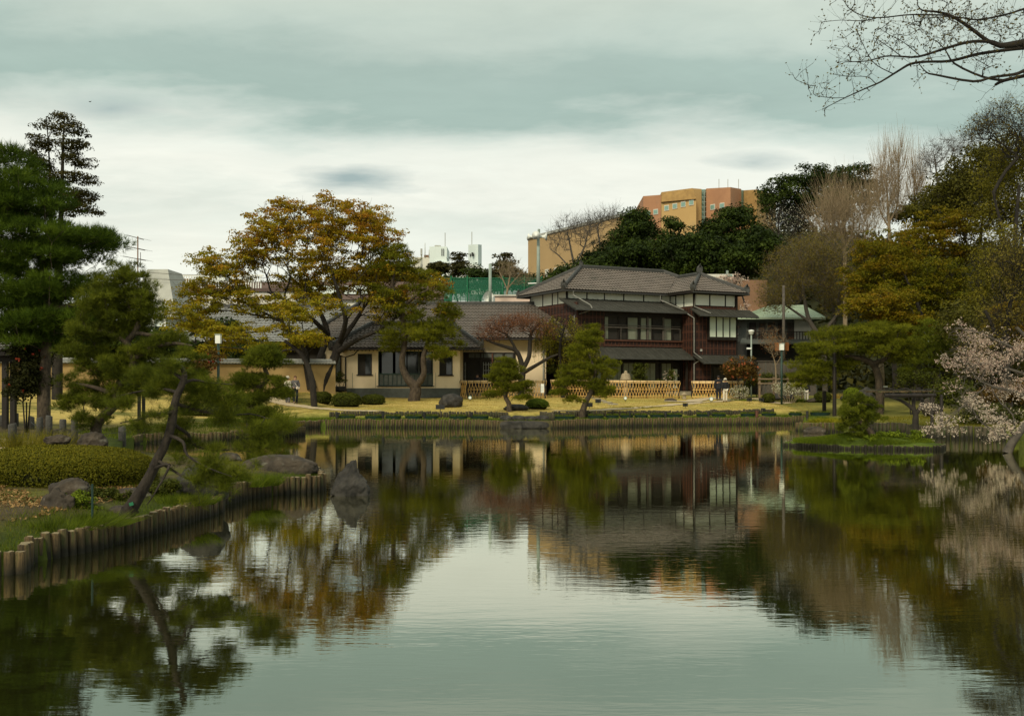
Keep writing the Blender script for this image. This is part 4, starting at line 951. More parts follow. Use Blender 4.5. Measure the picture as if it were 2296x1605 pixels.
# ---- gate with tiled roof at left edge
gate = thing('roofed_gate', 'small wooden gate with a grey tiled roof at the left edge of the garden', 'gate', (-19.4, 37.5, .8))
gx0, gx1, gd = -23.5, pxX(62,37), 37
roof_part(gate, [((gx0,36.4,pyZ(787,36.4)),(gx1,36.4,pyZ(787,36.4)),(gx1,37.5,pyZ(758,37.5)),(gx0,37.5,pyZ(758,37.5))), ((gx1,38.6,3.5),(gx0,38.6,3.5),(gx0,37.5,3.99),(gx1,37.5,3.99))],
   [((gx0,37.5,3.92),(gx1,37.5,3.92))], [], 'grey_tile', tw=.24, row=.24)
for x, y in ((pxX(12,36.9),36.9),(pxX(30,37.8),37.8),(-22.5,37),(-22.5,38)): part('post', MB().box(x-.09,x+.09,y-.09,y+.09,.6,3.45), 'dark_wood', gate)
part('beam', MB().box(gx0+.2,gx1-.15,36.8,36.95,3.1,3.3).box(gx0+.2,gx1-.15,37.8,37.95,3.1,3.3), 'dark_wood', gate)
# ---- ochre garden wall with tile coping
ow = thing('garden_wall', 'ochre plastered garden wall with grey tile coping behind the left pines', 'wall', (-22, 65, 1.4))
wl_ = [(-34,61.5),(-22,64),(-11.9,67)]
for a, b in zip(wl_[:-1], wl_[1:]):
    a = Vector((*a, 0)); b = Vector((*b, 0)); d_ = (b-a).normalized(); f2 = Fr(a.x, a.y, math.atan2(d_.y, d_.x)); L_ = (b-a).length
    part('wall_panel', MB().box(0,L_,-.15,.15,.8,3.45,f2), 'ochre_plaster', ow)
    cp = part('coping', MB().box(0,L_,-.32,.32,3.45,3.55,f2), 'grey_plinth', ow)
    m = MB(); tiles(m, f2(0,-.42,3.5), f2(L_,-.42,3.5), f2(L_,0,3.72), f2(0,0,3.72), .2, .2, .03); tiles(m, f2(0,.42,3.5), f2(L_,.42,3.5), f2(L_,0,3.72), f2(0,0,3.72), .2, .2, .03)
    part('coping_tiles', m, 'grey_tile', cp, kind='stuff'); part('ridge', MB().tube([f2(0,0,3.76), f2(L_,0,3.76)], .09, 6), 'grey_tile', cp)
# ---- pink annexe, satellite dish, net fence, poles
pa = thing('pink_annexe', 'low pale pink flat roofed annexe behind the ridge of the cream house', 'building', (0, 100, 1))
part('wall', MB().box(-2.2,4.5,101,110,0,pyZ(664,101)), 'pink_wall', pa); part('parapet', MB().box(-2.4,4.6,100.8,110,pyZ(664,101),pyZ(661,101)), 'pale_wall', pa)
part('lower_roof', MB().box(-5.2,-2.2,101,108,0,pyZ(680,101)).box(-5.3,-2.1,100.8,108,pyZ(680,101),pyZ(677,101)), 'pale_wall', pa)
dish = thing('satellite_dish', 'white satellite dish on a thin mast beside the pink annexe', 'dish', W(1095,672,99))
p = W(1094,668,99); part('bowl', MB().tube([p+Vector((-.06,.1,0)), p+Vector((0,0,0)), p+Vector((.1,-.2,.02))], [.05,.35,.62], 14, False), 'white_paint', dish, True)
part('mast', MB().tube([W(1097,690,99.3),W(1097,648,99.3)], .06, 6).tube([W(1090,652,99.3),W(1104,650,99.3)], .03, 4), 'pole_grey', dish)
part('bracket', MB().box(p.x+.2,p.x+.7,98.9,99.3,p.z-.5,p.z+.1), 'white_paint', dish)
nf = thing('net_fence', 'tall green sports net on slim green posts behind the roofs', 'fence', (-6, 120, 2))
ZT = pyZ(619,120); ZB = pyZ(675,120)
part('net', MB().box(-8.2,4.6,120,120.01,ZB,ZT-.2), 'green_net', nf)
for x in (1012,1048,1128,1097,1176,1215): part('post', MB().tube([(pxX(x,120),119.9,-3),(pxX(x,120),119.9,ZT)], .10, 6), 'green_paint', nf)
part('top_rail', MB().tube([(-8.2,119.95,ZT-.3),(4.6,119.95,ZT-.3)], .05, 5), 'green_paint', nf)
for i in range(20): part('lower_rail_post', MB().tube([(-8+i*.62,118.5,ZB-2),(-8+i*.62,118.5,pyZ(650,118.5))], .03, 4), 'green_paint', nf)
part('lower_rail', MB().tube([(-8.2,118.5,pyZ(650,118.5)),(4.4,118.5,pyZ(650,118.5))], .04, 4), 'green_paint', nf)
def mast(name, label, px, py0, py1, d, r0_, r1_, mat='pole_grey', extra=None, cat='pole'):
    t = thing(name, label, cat, (pxX(px,d), d, pyZ(py1,d))); part('pole', MB().tube([W(px,py1,d),W(px,(py0+py1)/2,d),W(px,py0,d)], [r0_,(r0_+r1_)/2,r1_], 10), mat, t, True); return t
mast('concrete_pole', 'thick grey pole rising behind the roof of the cream house', 1099, 592, 690, 98, .17, .15)
sp = mast('loudspeaker_pole', 'grey steel pole carrying three white horn loudspeakers above the roofs', 1207, 537, 650, 93, .19, .14)
def horn(c, ax, s=.5):
    c = Vector(c); ax = Vector(ax).normalized(); part('horn_speaker', MB().tube([c-ax*.6*s, c-ax*.45*s, c, c+ax*.5*s, c+ax*.75*s, c+ax*.8*s, c+ax*.3*s], [.22*s,.3*s,.22*s,.42*s,.78*s,.80*s,.2*s], 14), 'white_paint', sp, True)
    part('horn_core', MB().tube([c+ax*.3*s, c+ax*.7*s], [.16*s,.1*s], 8), 'black_paint', sp)
horn(W(1204,529,92.6), (-.25,-1,0), 0.5); horn(W(1193,531,93.4), (-1,.3,0), .42); horn(W(1216,531,93.4), (1,-.2,-.05), .5)
part('mast_top', MB().tube([W(1207,540,93),W(1208.5,514,93)], .12, 8).tube([W(1196,531,93),W(1214,531,93)], .07, 6), 'pole_grey', sp)
part('cross_arm', MB().tube([W(1184,636,93),W(1229,634,93)], .06, 5), 'white_paint', sp)
# ---- city blocks
def block(name, label, cat, x0, x1, y0, y1, d, dep, mat, base=620):
    t = thing(name, label, cat, (pxX((x0+x1)/2,d), d, pyZ(base,d))); part('wall', MB().box(pxX(x0,d),pxX(x1,d),d,d+dep,pyZ(base+120,d),pyZ(y0,d)), mat, t); return t
cb = block('distant_tower', 'distant pale city block with rooftop plant room left of the small conifer', 'building', 963, 1002, 553, 600, 330, 14, 'city_white')
part('side_wall', MB().box(pxX(975,330),pxX(1008,330),329,340,-20,pyZ(587,330)), 'city_white', cb); part('rooftop_plant', MB().box(pxX(974,330),pxX(987,330),331,336,pyZ(553,330),pyZ(549,330)), 'concrete', cb)
for px in (990,994): part('window', MB().box(pxX(px,330),pxX(px+1.6,330),329.8,329.9,pyZ(574,330),pyZ(558,330)), 'dark_glass', cb)
part('mast', MB().tube([W(998,553,331),W(998,522,331)], .12, 4), 'concrete', cb)
for px in (965,972,979,986,993): part('balcony_window', MB().box(pxX(px,330),pxX(px+5,330),329.2-.5,329.3-.4,pyZ(594,330),pyZ(590,330)), 'dark_glass', cb)
tb = thing('lift_tower', 'distant square white lift tower with a dark opening', 'building', W(1064,600,320))
a_, b_2, c_ = W(1050,553,320), W(1072,548,312), W(1080,550,318)
part('wall', MB().hexa([(a_.x,320,0),(b_2.x,312,0),(c_.x,318,0),(a_.x+2,328,0),(a_.x,320,pyZ(549,320)),(b_2.x,312,pyZ(548,312)),(c_.x,318,pyZ(549,318)),(a_.x+2,328,pyZ(549,320))]), 'city_white', tb)
part('window', MB().box(pxX(1057,314),pxX(1061,314),314,316.2,pyZ(573,314),pyZ(566,314)), 'black_paint', tb); part('window', MB().box(pxX(1053,317),pxX(1054.6,317),317.2,318.6,pyZ(574,317),pyZ(568,317)), 'black_paint', tb)
part('mast', MB().tube([W(1058,549,320),W(1058,520,320)], .12, 4), 'concrete', tb)
cr_ = thing('curved_roof_hall', 'distant hall with a curved white roof and slanted skylights', 'building', W(1050,610,300))
m = MB(); pts = [(1000,594),(1030,590),(1052,591),(1075,597),(1095,608),(1108,622)]
for (xa, ya), (xb, yb) in zip(pts[:-1], pts[1:]): m.hexa([W(xa,660,300),W(xb,660,300),W(xb,660,312),W(xa,660,312),W(xa,ya,300),W(xb,yb,300),W(xb,yb,312)-Vector((0,0,1)),W(xa,ya,312)-Vector((0,0,1))])
part('roof', m, 'white_paint', cr_)
for x, y in ((1052,600),(1060,603),(1070,606),(1056,612)): part('skylight', MB().hexa([W(x,y+6,299.5),W(x+3.5,y+6,299.5),W(x+3.5,y+6,299.9),W(x,y+6,299.9),W(x-3,y,299.5),W(x+.5,y,299.5),W(x+.5,y,299.9),W(x-3,y,299.9)]), 'dark_glass', cr_)
lb = block('distant_low_block', 'distant cream low block with rooftop boxes beyond the maple', 'building', 925, 966, 577, 600, 345, 10, 'pale_wall'); part('rooftop_plant', MB().box(pxX(950,345),pxX(961,345),346,350,pyZ(577,345),pyZ(571,345)), 'terracotta', lb)
ap = mast('antenna_pole', 'distant slim pole with a phone antenna beside the maple crown', 945, 572, 610, 300, .35, .25, 'concrete'); part('antenna', MB().box(pxX(943,300),pxX(947,300),299.5,300.3,pyZ(572,300),pyZ(558,300)), 'concrete', ap)
for nm_, lb_, px, y0 in (('thin_mast','thin lightning mast left of the distant white tower',953,545),('thin_mast','short forked mast beside the distant low block',962,560)): mast(nm_, lb_, px, y0, 578, 345, .18, .1, 'concrete', cat='mast')
# ---- hill buildings
tan = thing('tan_building', 'long tan building with small windows on the hill behind the bare trees', 'building', W(1260,600,150))
p0 = Vector((pxX(1184,152),152,0)); p1 = Vector((pxX(1400,130),130,0)); up_ = Vector((0,0,1)); zt0 = pyZ(537,152); zt1 = pyZ(506,130)
part('wall', MB().hexa([p0,p1,p1+Vector((6,14,0)),p0+Vector((1.5,14,0)),p0+up_*zt0,p1+up_*zt0,p1+Vector((6,14,zt0)),p0+Vector((1.5,14,zt0))]), 'tan_brick', tan)
part('parapet', MB().hexa([q+up_*zt0 for q in (p0+Vector((-.2,-.2,0)),p1+Vector((0,-.2,0)),p1+Vector((6,14,0)),p0+Vector((1.5,14,0)))]+[q+up_*(zt0+.35) for q in (p0+Vector((-.2,-.2,0)),p1+Vector((0,-.2,0)),p1+Vector((6,14,0)),p0+Vector((1.5,14,0)))]), 'concrete', tan)
dt = (p1-p0).normalized(); nt2 = Vector((dt.y,-dt.x,0))
for r_ in range(3):
    for k in range(7):
        c0 = p0+dt*(2.6+k*2.5)+nt2*.06; z = zt0-6.2-r_*2.6
        part('window', MB().hexa([c0+up_*z, c0+dt*1.0+up_*z, c0+dt*1.0-nt2*.04+up_*z, c0-nt2*.04+up_*z, c0+up_*(z+1.1), c0+dt*1.0+up_*(z+1.1), c0+dt*1.0-nt2*.04+up_*(z+1.1), c0-nt2*.04+up_*(z+1.1)]), 'pale_wall', tan)
ob = thing('orange_building', 'orange and ochre panelled building on top of the wooded hill', 'building', W(1560,500,190))
def facet(xa, ya, da, xb, yb, db, mat, th=12, zlow=0, name='wall'):
    a = W(xa,ya,da); b = W(xb,yb,db); m = MB(); m.hexa([(a.x,a.y,zlow),(b.x,b.y,zlow),(b.x+.5,b.y+th,zlow),(a.x+.5,a.y+th,zlow),tuple(a),tuple(b),(b.x+.5,b.y+th,b.z),(a.x+.5,a.y+th,a.z)]); return part(name, m, mat, ob)
def win_on(xa, ya, da, xb, yb, db, t, z, w_=1.05, h_=1.05):
    a = W(xa,ya,da); b = W(xb,yb,db); a.z = b.z = 0; dd = (b-a).normalized(); n_ = Vector((dd.y,-dd.x,0)); c = a.lerp(b, t)
    o = part('window', MB().hexa([c-dd*w_/2+n_*.12+up_*z, c+dd*w_/2+n_*.12+up_*z, c+dd*w_/2+up_*z, c-dd*w_/2+up_*z, c-dd*w_/2+n_*.12+up_*(z+h_), c+dd*w_/2+n_*.12+up_*(z+h_), c+dd*w_/2+up_*(z+h_), c-dd*w_/2+up_*(z+h_)]), 'pale_wall', ob)
    w_ *= .84; h0 = z+.14; h1 = z+h_-.14
    part('pane', MB().hexa([c-dd*w_/2+n_*.15+up_*h0, c+dd*w_/2+n_*.15+up_*h0, c+dd*w_/2+n_*.125+up_*h0, c-dd*w_/2+n_*.125+up_*h0, c-dd*w_/2+n_*.15+up_*h1, c+dd*w_/2+n_*.15+up_*h1, c+dd*w_/2+n_*.125+up_*h1, c-dd*w_/2+n_*.125+up_*h1]), 'teal_glass', o)
zT = pyZ(440,196)
facet(1442,440,196,1482,437,193.5,'orange_brick',18); win_on(1442,440,196,1482,437,193.5,.72,pyZ(481,194)); win_on(1442,440,196,1482,437,193.5,.3,pyZ(484,195))
facet(1483,455,193.2,1561,448,188,'ochre_panel',18)
a, b = W(1483,431,193.0), W(1553,422,188.3); a2, b2 = W(1483,453,192.6), W(1561,446,187.6)
part('upper_band', MB().hexa([a2,b2,b2+Vector((1,16,0)),a2+Vector((1,16,0)),a,b,b+Vector((1,16,0)),a+Vector((1,16,0))]), 'ochre_brick', ob)
for t_ in (.16,.40,.64,.87): win_on(1483,455,193.2,1561,448,188,t_,pyZ(471,191)+t_*.55)
facet(1553.5,422.5,189.2,1573,424,190.5,'ochre_panel',14)
st = facet(1573,425,190.8,1583.5,425,191.2,'teal_glass',14,name='stair_glazing')
for z in (430,441,452,463,474,485): part('mullion', MB().box(pxX(1573,190.6),pxX(1583.5,190.6),190.2,190.5,pyZ(z+1,190),pyZ(z,190)), 'pole_grey', st)
part('mullion', MB().box(pxX(1577.5,190.6),pxX(1578.7,190.6),190.15,190.45,pyZ(500,190),pyZ(426,190)), 'pole_grey', st)
facet(1584,423,190,1638,420,186,'orange_brick',16); win_on(1584,423,190,1638,420,186,.27,pyZ(470,188.5)); win_on(1584,423,190,1638,420,186,.66,pyZ(468,187.5))
facet(1638,420,186,1662,424,191,'orange_brick',14)
st = facet(1662,426,191.5,1668,427,192.5,'teal_glass',10,name='stair_glazing')
facet(1668,427,192,1697,425,189,'ochre_brick',14); facet(1697,425,189,1740,437,198,'ochre_brick',10)
for px in (1612,1632,1656): part('lightning_rod', MB().tube([W(px,424,192),W(px,402,192)], .06, 4), 'concrete', ob)
tcb = thing('terracotta_block', 'terracotta coloured block behind the right end of the timber house', 'building', W(1700,680,100))
part('wall', MB().box(pxX(1600,100),pxX(1720,100),100,112,0,pyZ(628,100)), 'terracotta', tcb)
part('parapet', MB().box(pxX(1560,100),pxX(1640,100),99,99.8,0,pyZ(617,100)), 'pale_wall', tcb)
# ---- green roofed house on the right
gh = thing('green_roofed_house', 'two storey house with pale green hipped metal roof behind the bare tree', 'house', (24, 92, 1))
d0 = 88; xl, xr = pxX(1655,d0), pxX(1852,d0); ze = pyZ(712,d0); zr = pyZ(683,93)
roof = MB(); Ea, Eb, Ec, Ed = Vector((xl,d0,ze)), Vector((xr,d0,ze)), Vector((xr,100,ze)), Vector((xl,100,ze)); T1, T2 = Vector((pxX(1728,94),94,zr)), Vector((pxX(1800,94),94,zr))
slab(roof, [Ea,Eb,T2,T1], .15); slab(roof, [Ed,Ea,T1], .15); slab(roof, [Eb,Ec,T2], .15); slab(roof, [Ec,Ed,T1,T2], .15); rf = part('roof', roof, 'copper_green', gh)
m = MB()
for i in range(30): t_ = i/29; m.bar(Ea.lerp(Eb,t_)+up_*.02, (Ea.lerp(Eb,t_)).lerp(T1.lerp(T2,t_),1)+up_*.02, .05, .06)
part('roof_seams', m, 'copper_green', rf, kind='stuff')
part('wall', MB().box(xl+1,xr-1,d0+1,99,pyZ(762,d0),ze), 'grey_plinth', gh); part('wall', MB().box(pxX(1787,d0),xr-1,d0+.8,d0+.98,pyZ(762,d0),ze-.1), 'concrete', gh, label='pale plaster wall at the right')
lr = MB(); slab(lr, [(xl,d0-.8,pyZ(768,87.2)),(xr+1,d0-.8,pyZ(768,87.2)),(xr,d0+1.2,pyZ(758,89)),(xl+.6,d0+1.2,pyZ(758,89))], .12); part('lower_roof', lr, 'grey_plinth', gh)
part('ground_wall', MB().box(xl+1,xr-1,d0+.9,99,0,pyZ(762,d0)), 'interior', gh)
for i in range(7):
    x = xl+1.2+i*.85; w = part('shutter', MB().box(x,x+.62,d0+.88,d0+.96,pyZ(757,d0),pyZ(722,d0)), 'bark_grey' if i % 3 else 'dark_wood', gh)
    for k in range(5): part('slat', MB().box(x+.02+k*.12,x+.07+k*.12,d0+.84,d0+.875,pyZ(757,d0),pyZ(722,d0)), 'dark_wood', w)
rb = part('balcony_rail', MB().box(xl+.9,xl+7,d0+.55,d0+.63,pyZ(744,d0),pyZ(742,d0)), 'dark_wood', gh)
for i in range(24): part('baluster', MB().box(xl+.9+i*.26,xl+.95+i*.26,d0+.56,d0+.62,pyZ(760,d0),pyZ(744,d0)), 'dark_wood', rb)
rw = thing('ochre_boundary_wall', 'plain brown boundary wall below the green roofed house', 'wall', (20,82,1.4))
part('wall_panel', MB().box(pxX(1700,82),pxX(1830,82),82,82.3,1,pyZ(811,82)), 'bark_grey', rw)
for i in range(9): x = pxX(1700,82)+i*.6; part('panel_joint', MB().box(x,x+.04,81.97,81.995,1,pyZ(811,82)), 'grey_plinth', rw)
part('coping', MB().box(pxX(1700,82)-.1,pxX(1830,82)+.1,81.9,82.4,pyZ(811,82),pyZ(809,82)), 'bark_grey', rw)
# ------------------------------------------------------------------ trees
def T(name, label, cat, d, roots, ells, *a, **k):
    return tree(name, label, cat, d, roots, env(d, ells), *a, **k)
# big golden maple beside the cream house
def maple_tone(c, g):
    zlo, zhi = 4.5, 14; h = (c[:, 2]-zlo)/(zhi-zlo); return np.clip(.08+.62*h+g.normal(size=len(c))*.2+.10*((c[:, 0]+13)/8), 0, 1)
T('maple_tree', 'large spreading maple with fresh gold and orange leaves beside the cream house', 'tree', 67,
  [[(722,872,0,.42),(735,840,0,.36),(752,800,.2,.30),(760,770,.5,.24),(790,730,1,.16),(815,690,1,.11)],
   [(700,872,-.6,.34),(690,830,-.6,.28),(684,795,-.8,.22),(668,760,-1.2,.17),(640,735,-1.4,.11)],
   [(712,872,.5,.34),(712,830,.5,.28),(722,790,.8,.22),(735,750,1,.2),(718,700,1.2,.15),(690,655,1.2,.11),(660,630,1,.08)],
   [(760,770,.5,.2),(775,720,-1,.16),(762,670,-1.6,.12),(745,610,-1.5,.09)],
   [(735,750,1,.18),(700,715,-.6,.14),(655,680,-1,.10),(600,655,-1,.07)],
   [(756,790,.2,.2),(800,762,-.6,.15),(850,740,-1.2,.10),(885,715,-1,.07)]],
  [(480,590,50,30,0,3),(560,570,50,40,0,3),(440,650,50,26,-1,2.6),(820,490,70,36,0,4),(700,640,100,40,1,4),(820,620,80,50,1,4),(650,500,95,48,0,4.5),(760,505,95,45,1,5),(850,540,62,52,0,4),(590,540,62,45,-1,3.5),(720,575,130,60,0,5.5),(520,610,75,45,-1,3.5),(500,665,90,38,-1,3.2),(420,705,62,34,-2,2.6),
   (610,690,90,42,-2,3),(900,600,55,40,0,3),(960,640,50,38,0,2.8),(870,680,80,50,0,3.5),(650,750,60,26,-3,2),(735,690,45,28,-4,1.6),(1000,700,26,22,0,1.6),(500,740,70,22,-3,2),(740,460,60,22,0,2.5),(640,463,30,22,0,2)],
  1350, .50, 56, .17, 'leaf_maple', 'bark_dark', flat=.45, seed=11, step=.7, r0=.010, tonef=maple_tone, shell=.5, twigs=700, tl=(1,.5,.3,.008), pen=.42, top=.55, curve=.45, thick=.06)
for k_, (nm_, lb_, d_, bx, by, el_, n_, tf) in enumerate([
  ('maple_tree','low yellow green maple in front of the grey lodge roof beside the big maple',58,640,885,[(440,745,70,26,0,2),(540,755,80,28,0,2),(600,790,60,24,0,1.6),(660,705,46,30,0,1.6),(700,760,45,22,0,1.5),(480,790,50,20,0,1.5),(410,700,50,26,0,1.6)],150,(.05,.35))]):
    T(nm_, lb_, 'tree', d_, [[(705,872,0,.2),(690,820,0,.15),(672,790,0,.12),(640,765,0,.09)]], el_, n_, .5, 85, .15, 'leaf_maple', 'bark_dark', flat=.32, seed=21, step=.6, r0=.010,
      tonef=lambda c, g: tf[0]+(tf[1])*g.random(len(c)), twigs=120, pen=.5, top=.5)
# ---- pines
def pine(label, d, roots, ells, ncl, crad, per, L_, w_, k_, mat='needle_mid', bark='bark_pine', name='pine_tree', group=None, **kw):
    kw.setdefault('flat', .38); kw.setdefault('shell', .42); kw.setdefault('step', .4); kw.setdefault('r0', .010); kw.setdefault('pen', .35)
    return T(name, label, 'tree', d, roots, ells, ncl, crad, per, 0, mat, bark, group, kind='pine', k=k_, w=w_, size=L_ if 0 else L_, **kw) if False else tree(name, label, 'tree', d, roots, env(d, ells), ncl, crad, per, L_, mat, bark, group, kind='pine', k=k_, w=w_, **kw)
pine('tall curving pine with a forked trunk in front of the cream house', 65.9,
  [[(928,898,0,.42),(932,870,0,.36),(915,850,0,.27),(903,825,0,.22),(902,800,-.1,.2),(907,770,0,.19),(905,740,.2,.19),(903,700,.2,.18),(893,665,.2,.16),(880,640,0,.13),(885,610,-.2,.09)],
   [(934,866,0,.25),(950,840,-.4,.2),(949,805,-.5,.18),(955,780,-.4,.14),(962,760,-.2,.10)],
   [(903,690,.2,.12),(930,665,-.4,.09),(960,650,-.6,.06)]],
  [(880,575,42,26,0,1.3),(855,610,26,28,0,1),(930,610,48,24,0,1.5),(960,660,42,26,0,1.3),(1000,648,20,14,0,.8),(870,660,34,26,0,1),(905,700,45,22,0,1.4),(935,745,85,26,0,2),(990,745,44,34,0,1.4),(880,775,40,22,0,1.2),(985,790,30,14,-.8,1),(1020,780,16,22,0,.7),(1000,700,36,24,.3,1.2)],
  170, .62, 40, .26, .022, 9, 'needle_bonsai', seed=31, flat=.42, mind=.35)
pine('small clipped cloud pine on the lawn with a slim curved trunk', 53.6,
  [[(1142,923,0,.17),(1141,905,0,.13),(1133,888,0,.12),(1137,868,0,.11),(1130,850,0,.09),(1133,830,0,.05)]],
  [(1140,820,30,17,0,.8),(1139,834,40,12,0,.95),(1138,848,48,11,0,1.0),(1118,860,22,10,0,.7),(1172,862,22,10,.2,.6),(1100,884,16,8,0,.5),(1186,872,12,8,0,.5),(1170,892,20,9,-.2,.6),(1120,880,22,8,.3,.6),(1150,872,28,8,-.3,.7)],
  120, .27, 56, .14, .014, 8, 'needle_bonsai', seed=32, flat=.55, mind=.12, step=.25, r0=.007)
pine('leaning lawn pine with flat needle pads in front of the bamboo fence', 53.2,
  [[(1305,928,0,.19),(1312,905,0,.15),(1325,880,0,.13),(1330,860,0,.11),(1335,835,0,.09),(1322,800,0,.07),(1318,770,0,.05)]],
  [(1300,830,46,16,0,1.0),(1345,822,36,18,0,1.0),(1280,855,40,12,0,.9),(1262,878,26,8,0,.6),(1300,790,38,16,0,.9),(1325,760,32,22,0,.8),(1345,868,34,16,0,.8),(1355,882,24,12,0,.6),(1260,862,20,12,.2,.5),(1360,835,26,14,0,.6),(1290,898,26,8,0,.5),(1325,738,20,14,0,.5)],
  150, .33, 52, .17, .016, 8, 'needle_bonsai', seed=33, flat=.45, mind=.2, step=.3, r0=.007)
pine('broad umbrella pine with a low domed crown on the right lawn', 56,
  [[(1972,868,0,.22),(1968,840,0,.2),(1955,815,0,.18),(1925,803,0,.15),(1890,800,.2,.12)],
   [(1955,815,0,.15),(1985,805,0,.12),(1985,780,.2,.1),(1970,755,.3,.07)],
   [(1890,800,.2,.12),(1880,775,.2,.1),(1870,760,.2,.08)]],
  [(1900,750,80,22,0,2.5),(1960,748,80,20,0,2.5),(1850,785,60,22,0,2.0),(1815,820,38,20,0,1.5),(1800,845,28,16,0,1),(1835,850,30,14,.4,1),(1790,860,16,10,0,.7),(2000,778,56,22,0,1.8),(1930,780,70,20,-.6,2),(2025,800,28,16,0,1.2),(1830,838,36,14,.3,1.2),(1880,820,40,16,.8,1.5)],
  280, .5, 50, .20, .018, 8, 'needle_bonsai', seed=34, flat=.36, mind=.3, step=.4)
pine('dense rounded green pine cluster behind the umbrella pine and the cherry', 60,
  [[(2100,870,0,.2),(2098,820,0,.16),(2092,780,0,.12),(2090,750,0,.08)]],
  [(2095,742,34,26,0,1.2),(2085,775,50,24,0,1.5),(2120,790,50,28,0,1.6),(2055,800,36,22,0,1.3),(2030,825,30,20,0,1.1),(2090,815,50,24,-.3,1.4)], 110, .5, 46, .20, .018, 8, 'needle_mid', seed=35, flat=.55, mind=.3)
pine('bright green clipped pine in lumpy clumps on the grassy islet', 35.8,
  [[(1958,985,0,.13),(1952,968,0,.12),(1938,955,0,.10),(1925,940,0,.08),(1918,920,0,.06)]],
  [(1925,900,36,18,0,.6),(1900,925,26,20,0,.5),(1945,925,34,22,0,.6),(1915,948,32,18,0,.5),(1970,945,16,14,0,.35),(1925,975,26,12,0,.45),(1898,960,18,14,0,.4)], 90, .17, 60, .085, .011, 9, 'needle_mid', seed=36, flat=.75, mind=.14, step=.15, r0=.006)
pine('bonsai shaped pine on the grassy spit beside the strollers', 42,
  [[(560,908,0,.16),(572,885,0,.13),(590,862,0,.11),(600,845,0,.10),(592,820,0,.08),(597,800,0,.06)],[(590,862,0,.1),(560,868,0,.07),(530,860,0,.05)]],
  [(600,792,42,18,0,.8),(595,812,52,14,0,.9),(560,850,40,18,0,.7),(530,868,30,14,0,.6),(615,860,30,18,0,.6),(600,890,40,14,0,.7),(640,880,18,16,0,.4),(545,900,50,12,0,.7),(585,930,60,14,-.6,.8),(610,950,44,14,-1,.7)],
  230, .30, 42, .17, .012, 9, 'needle_mid', seed=37, flat=.55, mind=.13, step=.25, r0=.006)
pine('bushy pine with a pale grey lower trunk in front of the ochre wall', 24.8,
  [[(216,1006,0,.19),(215,980,0,.15),(218,950,0,.13),(240,925,0,.12),(262,900,0,.115),(262,870,0,.11),(290,835,0,.10),(300,805,0,.095),(285,770,0,.085),(305,740,0,.075),(318,700,0,.06),(315,660,0,.05)],
   [(300,805,0,.07),(340,780,-.2,.06),(385,770,-.2,.045),(430,775,-.2,.03)],[(262,885,0,.07),(210,868,0,.05),(165,860,0,.04)],[(300,745,0,.06),(345,752,0,.045),(380,745,0,.03)],[(285,770,0,.06),(235,742,0,.05),(190,750,0,.035)]],
  [(275,630,62,40,0,.75),(250,700,90,70,.4,.6),(230,850,80,60,.5,.5),(330,830,70,60,.5,.5),(320,665,40,32,0,.55),(240,680,60,34,0,.75),(295,720,60,30,0,.7),(225,745,64,28,0,.75),(190,790,50,28,0,.65),(340,700,28,20,0,.4),(165,870,38,22,0,.5),(215,905,70,20,0,.7),(150,905,30,16,0,.4),(330,790,50,24,0,.6),(380,765,46,18,0,.5),(260,830,70,26,0,.75),(420,800,46,26,-.3,.5),(360,850,50,22,0,.6),(430,850,40,20,0,.4),(300,880,60,18,.2,.6),(205,945,44,18,-.2,.5)],
  430, .22, 44, .15, .0075, 10, 'needle_mid', seed=38, flat=.6, mind=.11, step=.14, r0=.0045, cone=1.35, thick=.03)
pine('large dark green pine filling the left edge in tiers', 36,
  [[(98,890,0,.24),(100,840,0,.21),(104,780,0,.19),(106,720,0,.17),(104,660,0,.18),(98,600,0,.15),(80,540,0,.12),(60,480,0,.10),(40,420,0,.08)],
   [(106,700,0,.16),(140,690,0,.12),(190,680,0,.08)],[(104,640,0,.14),(60,630,0,.1),(20,640,0,.07)]],
  [(10,380,60,42,0,2.2),(60,425,70,34,0,2.4),(20,470,90,34,0,2.6),(100,470,48,26,0,2.0),(60,530,110,34,0,2.8),(160,545,90,34,0,2.4),(215,540,44,26,0,1.6),(60,585,100,28,0,2.6),(170,580,76,20,0,2.0),(-60,500,80,120,0,3),(40,660,100,34,0,2.4),(150,650,90,36,0,2.2),(80,720,110,32,0,2.4),(20,740,60,26,0,1.8),(170,720,70,32,0,1.8),(60,620,60,16,0,1.6),(110,770,80,26,0,1.8),(50,690,70,30,0,2)],
  430, .55, 54, .27, .018, 8, 'needle_dark', seed=39, flat=.42, mind=.26, step=.5, r0=.009)
# tall thin two stemmed conifer
T('conifer_tree', 'tall sparse conifer with two bare stems rising above the dark pine', 'tree', 55,
  [[(128,860,0,.3),(130,700,0,.24),(134,560,0,.18),(138,450,0,.12),(140,380,0,.09),(142,310,0,.06),(146,255,0,.03)],[(128,600,.6,.15),(114,500,.6,.11),(112,420,.6,.08),(110,340,.6,.05),(104,262,.6,.03)]],
  [(145,268,20,14,0,1.2),(108,285,20,14,0,1.1),(165,290,26,12,0,1.4),(95,320,26,14,0,1.3),(165,325,30,12,0,1.5),(75,350,24,12,0,1.2),(170,360,32,12,0,1.6),(95,370,26,14,0,1.3),(180,400,30,12,0,1.6),(120,400,34,14,0,1.5),(175,440,36,14,0,1.8),(190,470,30,12,0,1.6),(150,470,40,12,0,1.8),(60,345,16,8,0,.8)],
  230, .46, 60, .13, 'leaf_conifer', 'bark_dark', flat=.34, seed=41, step=.6, r0=.010, mind=.3, twigs=80, top=.4, pen=.1, curve=.1)
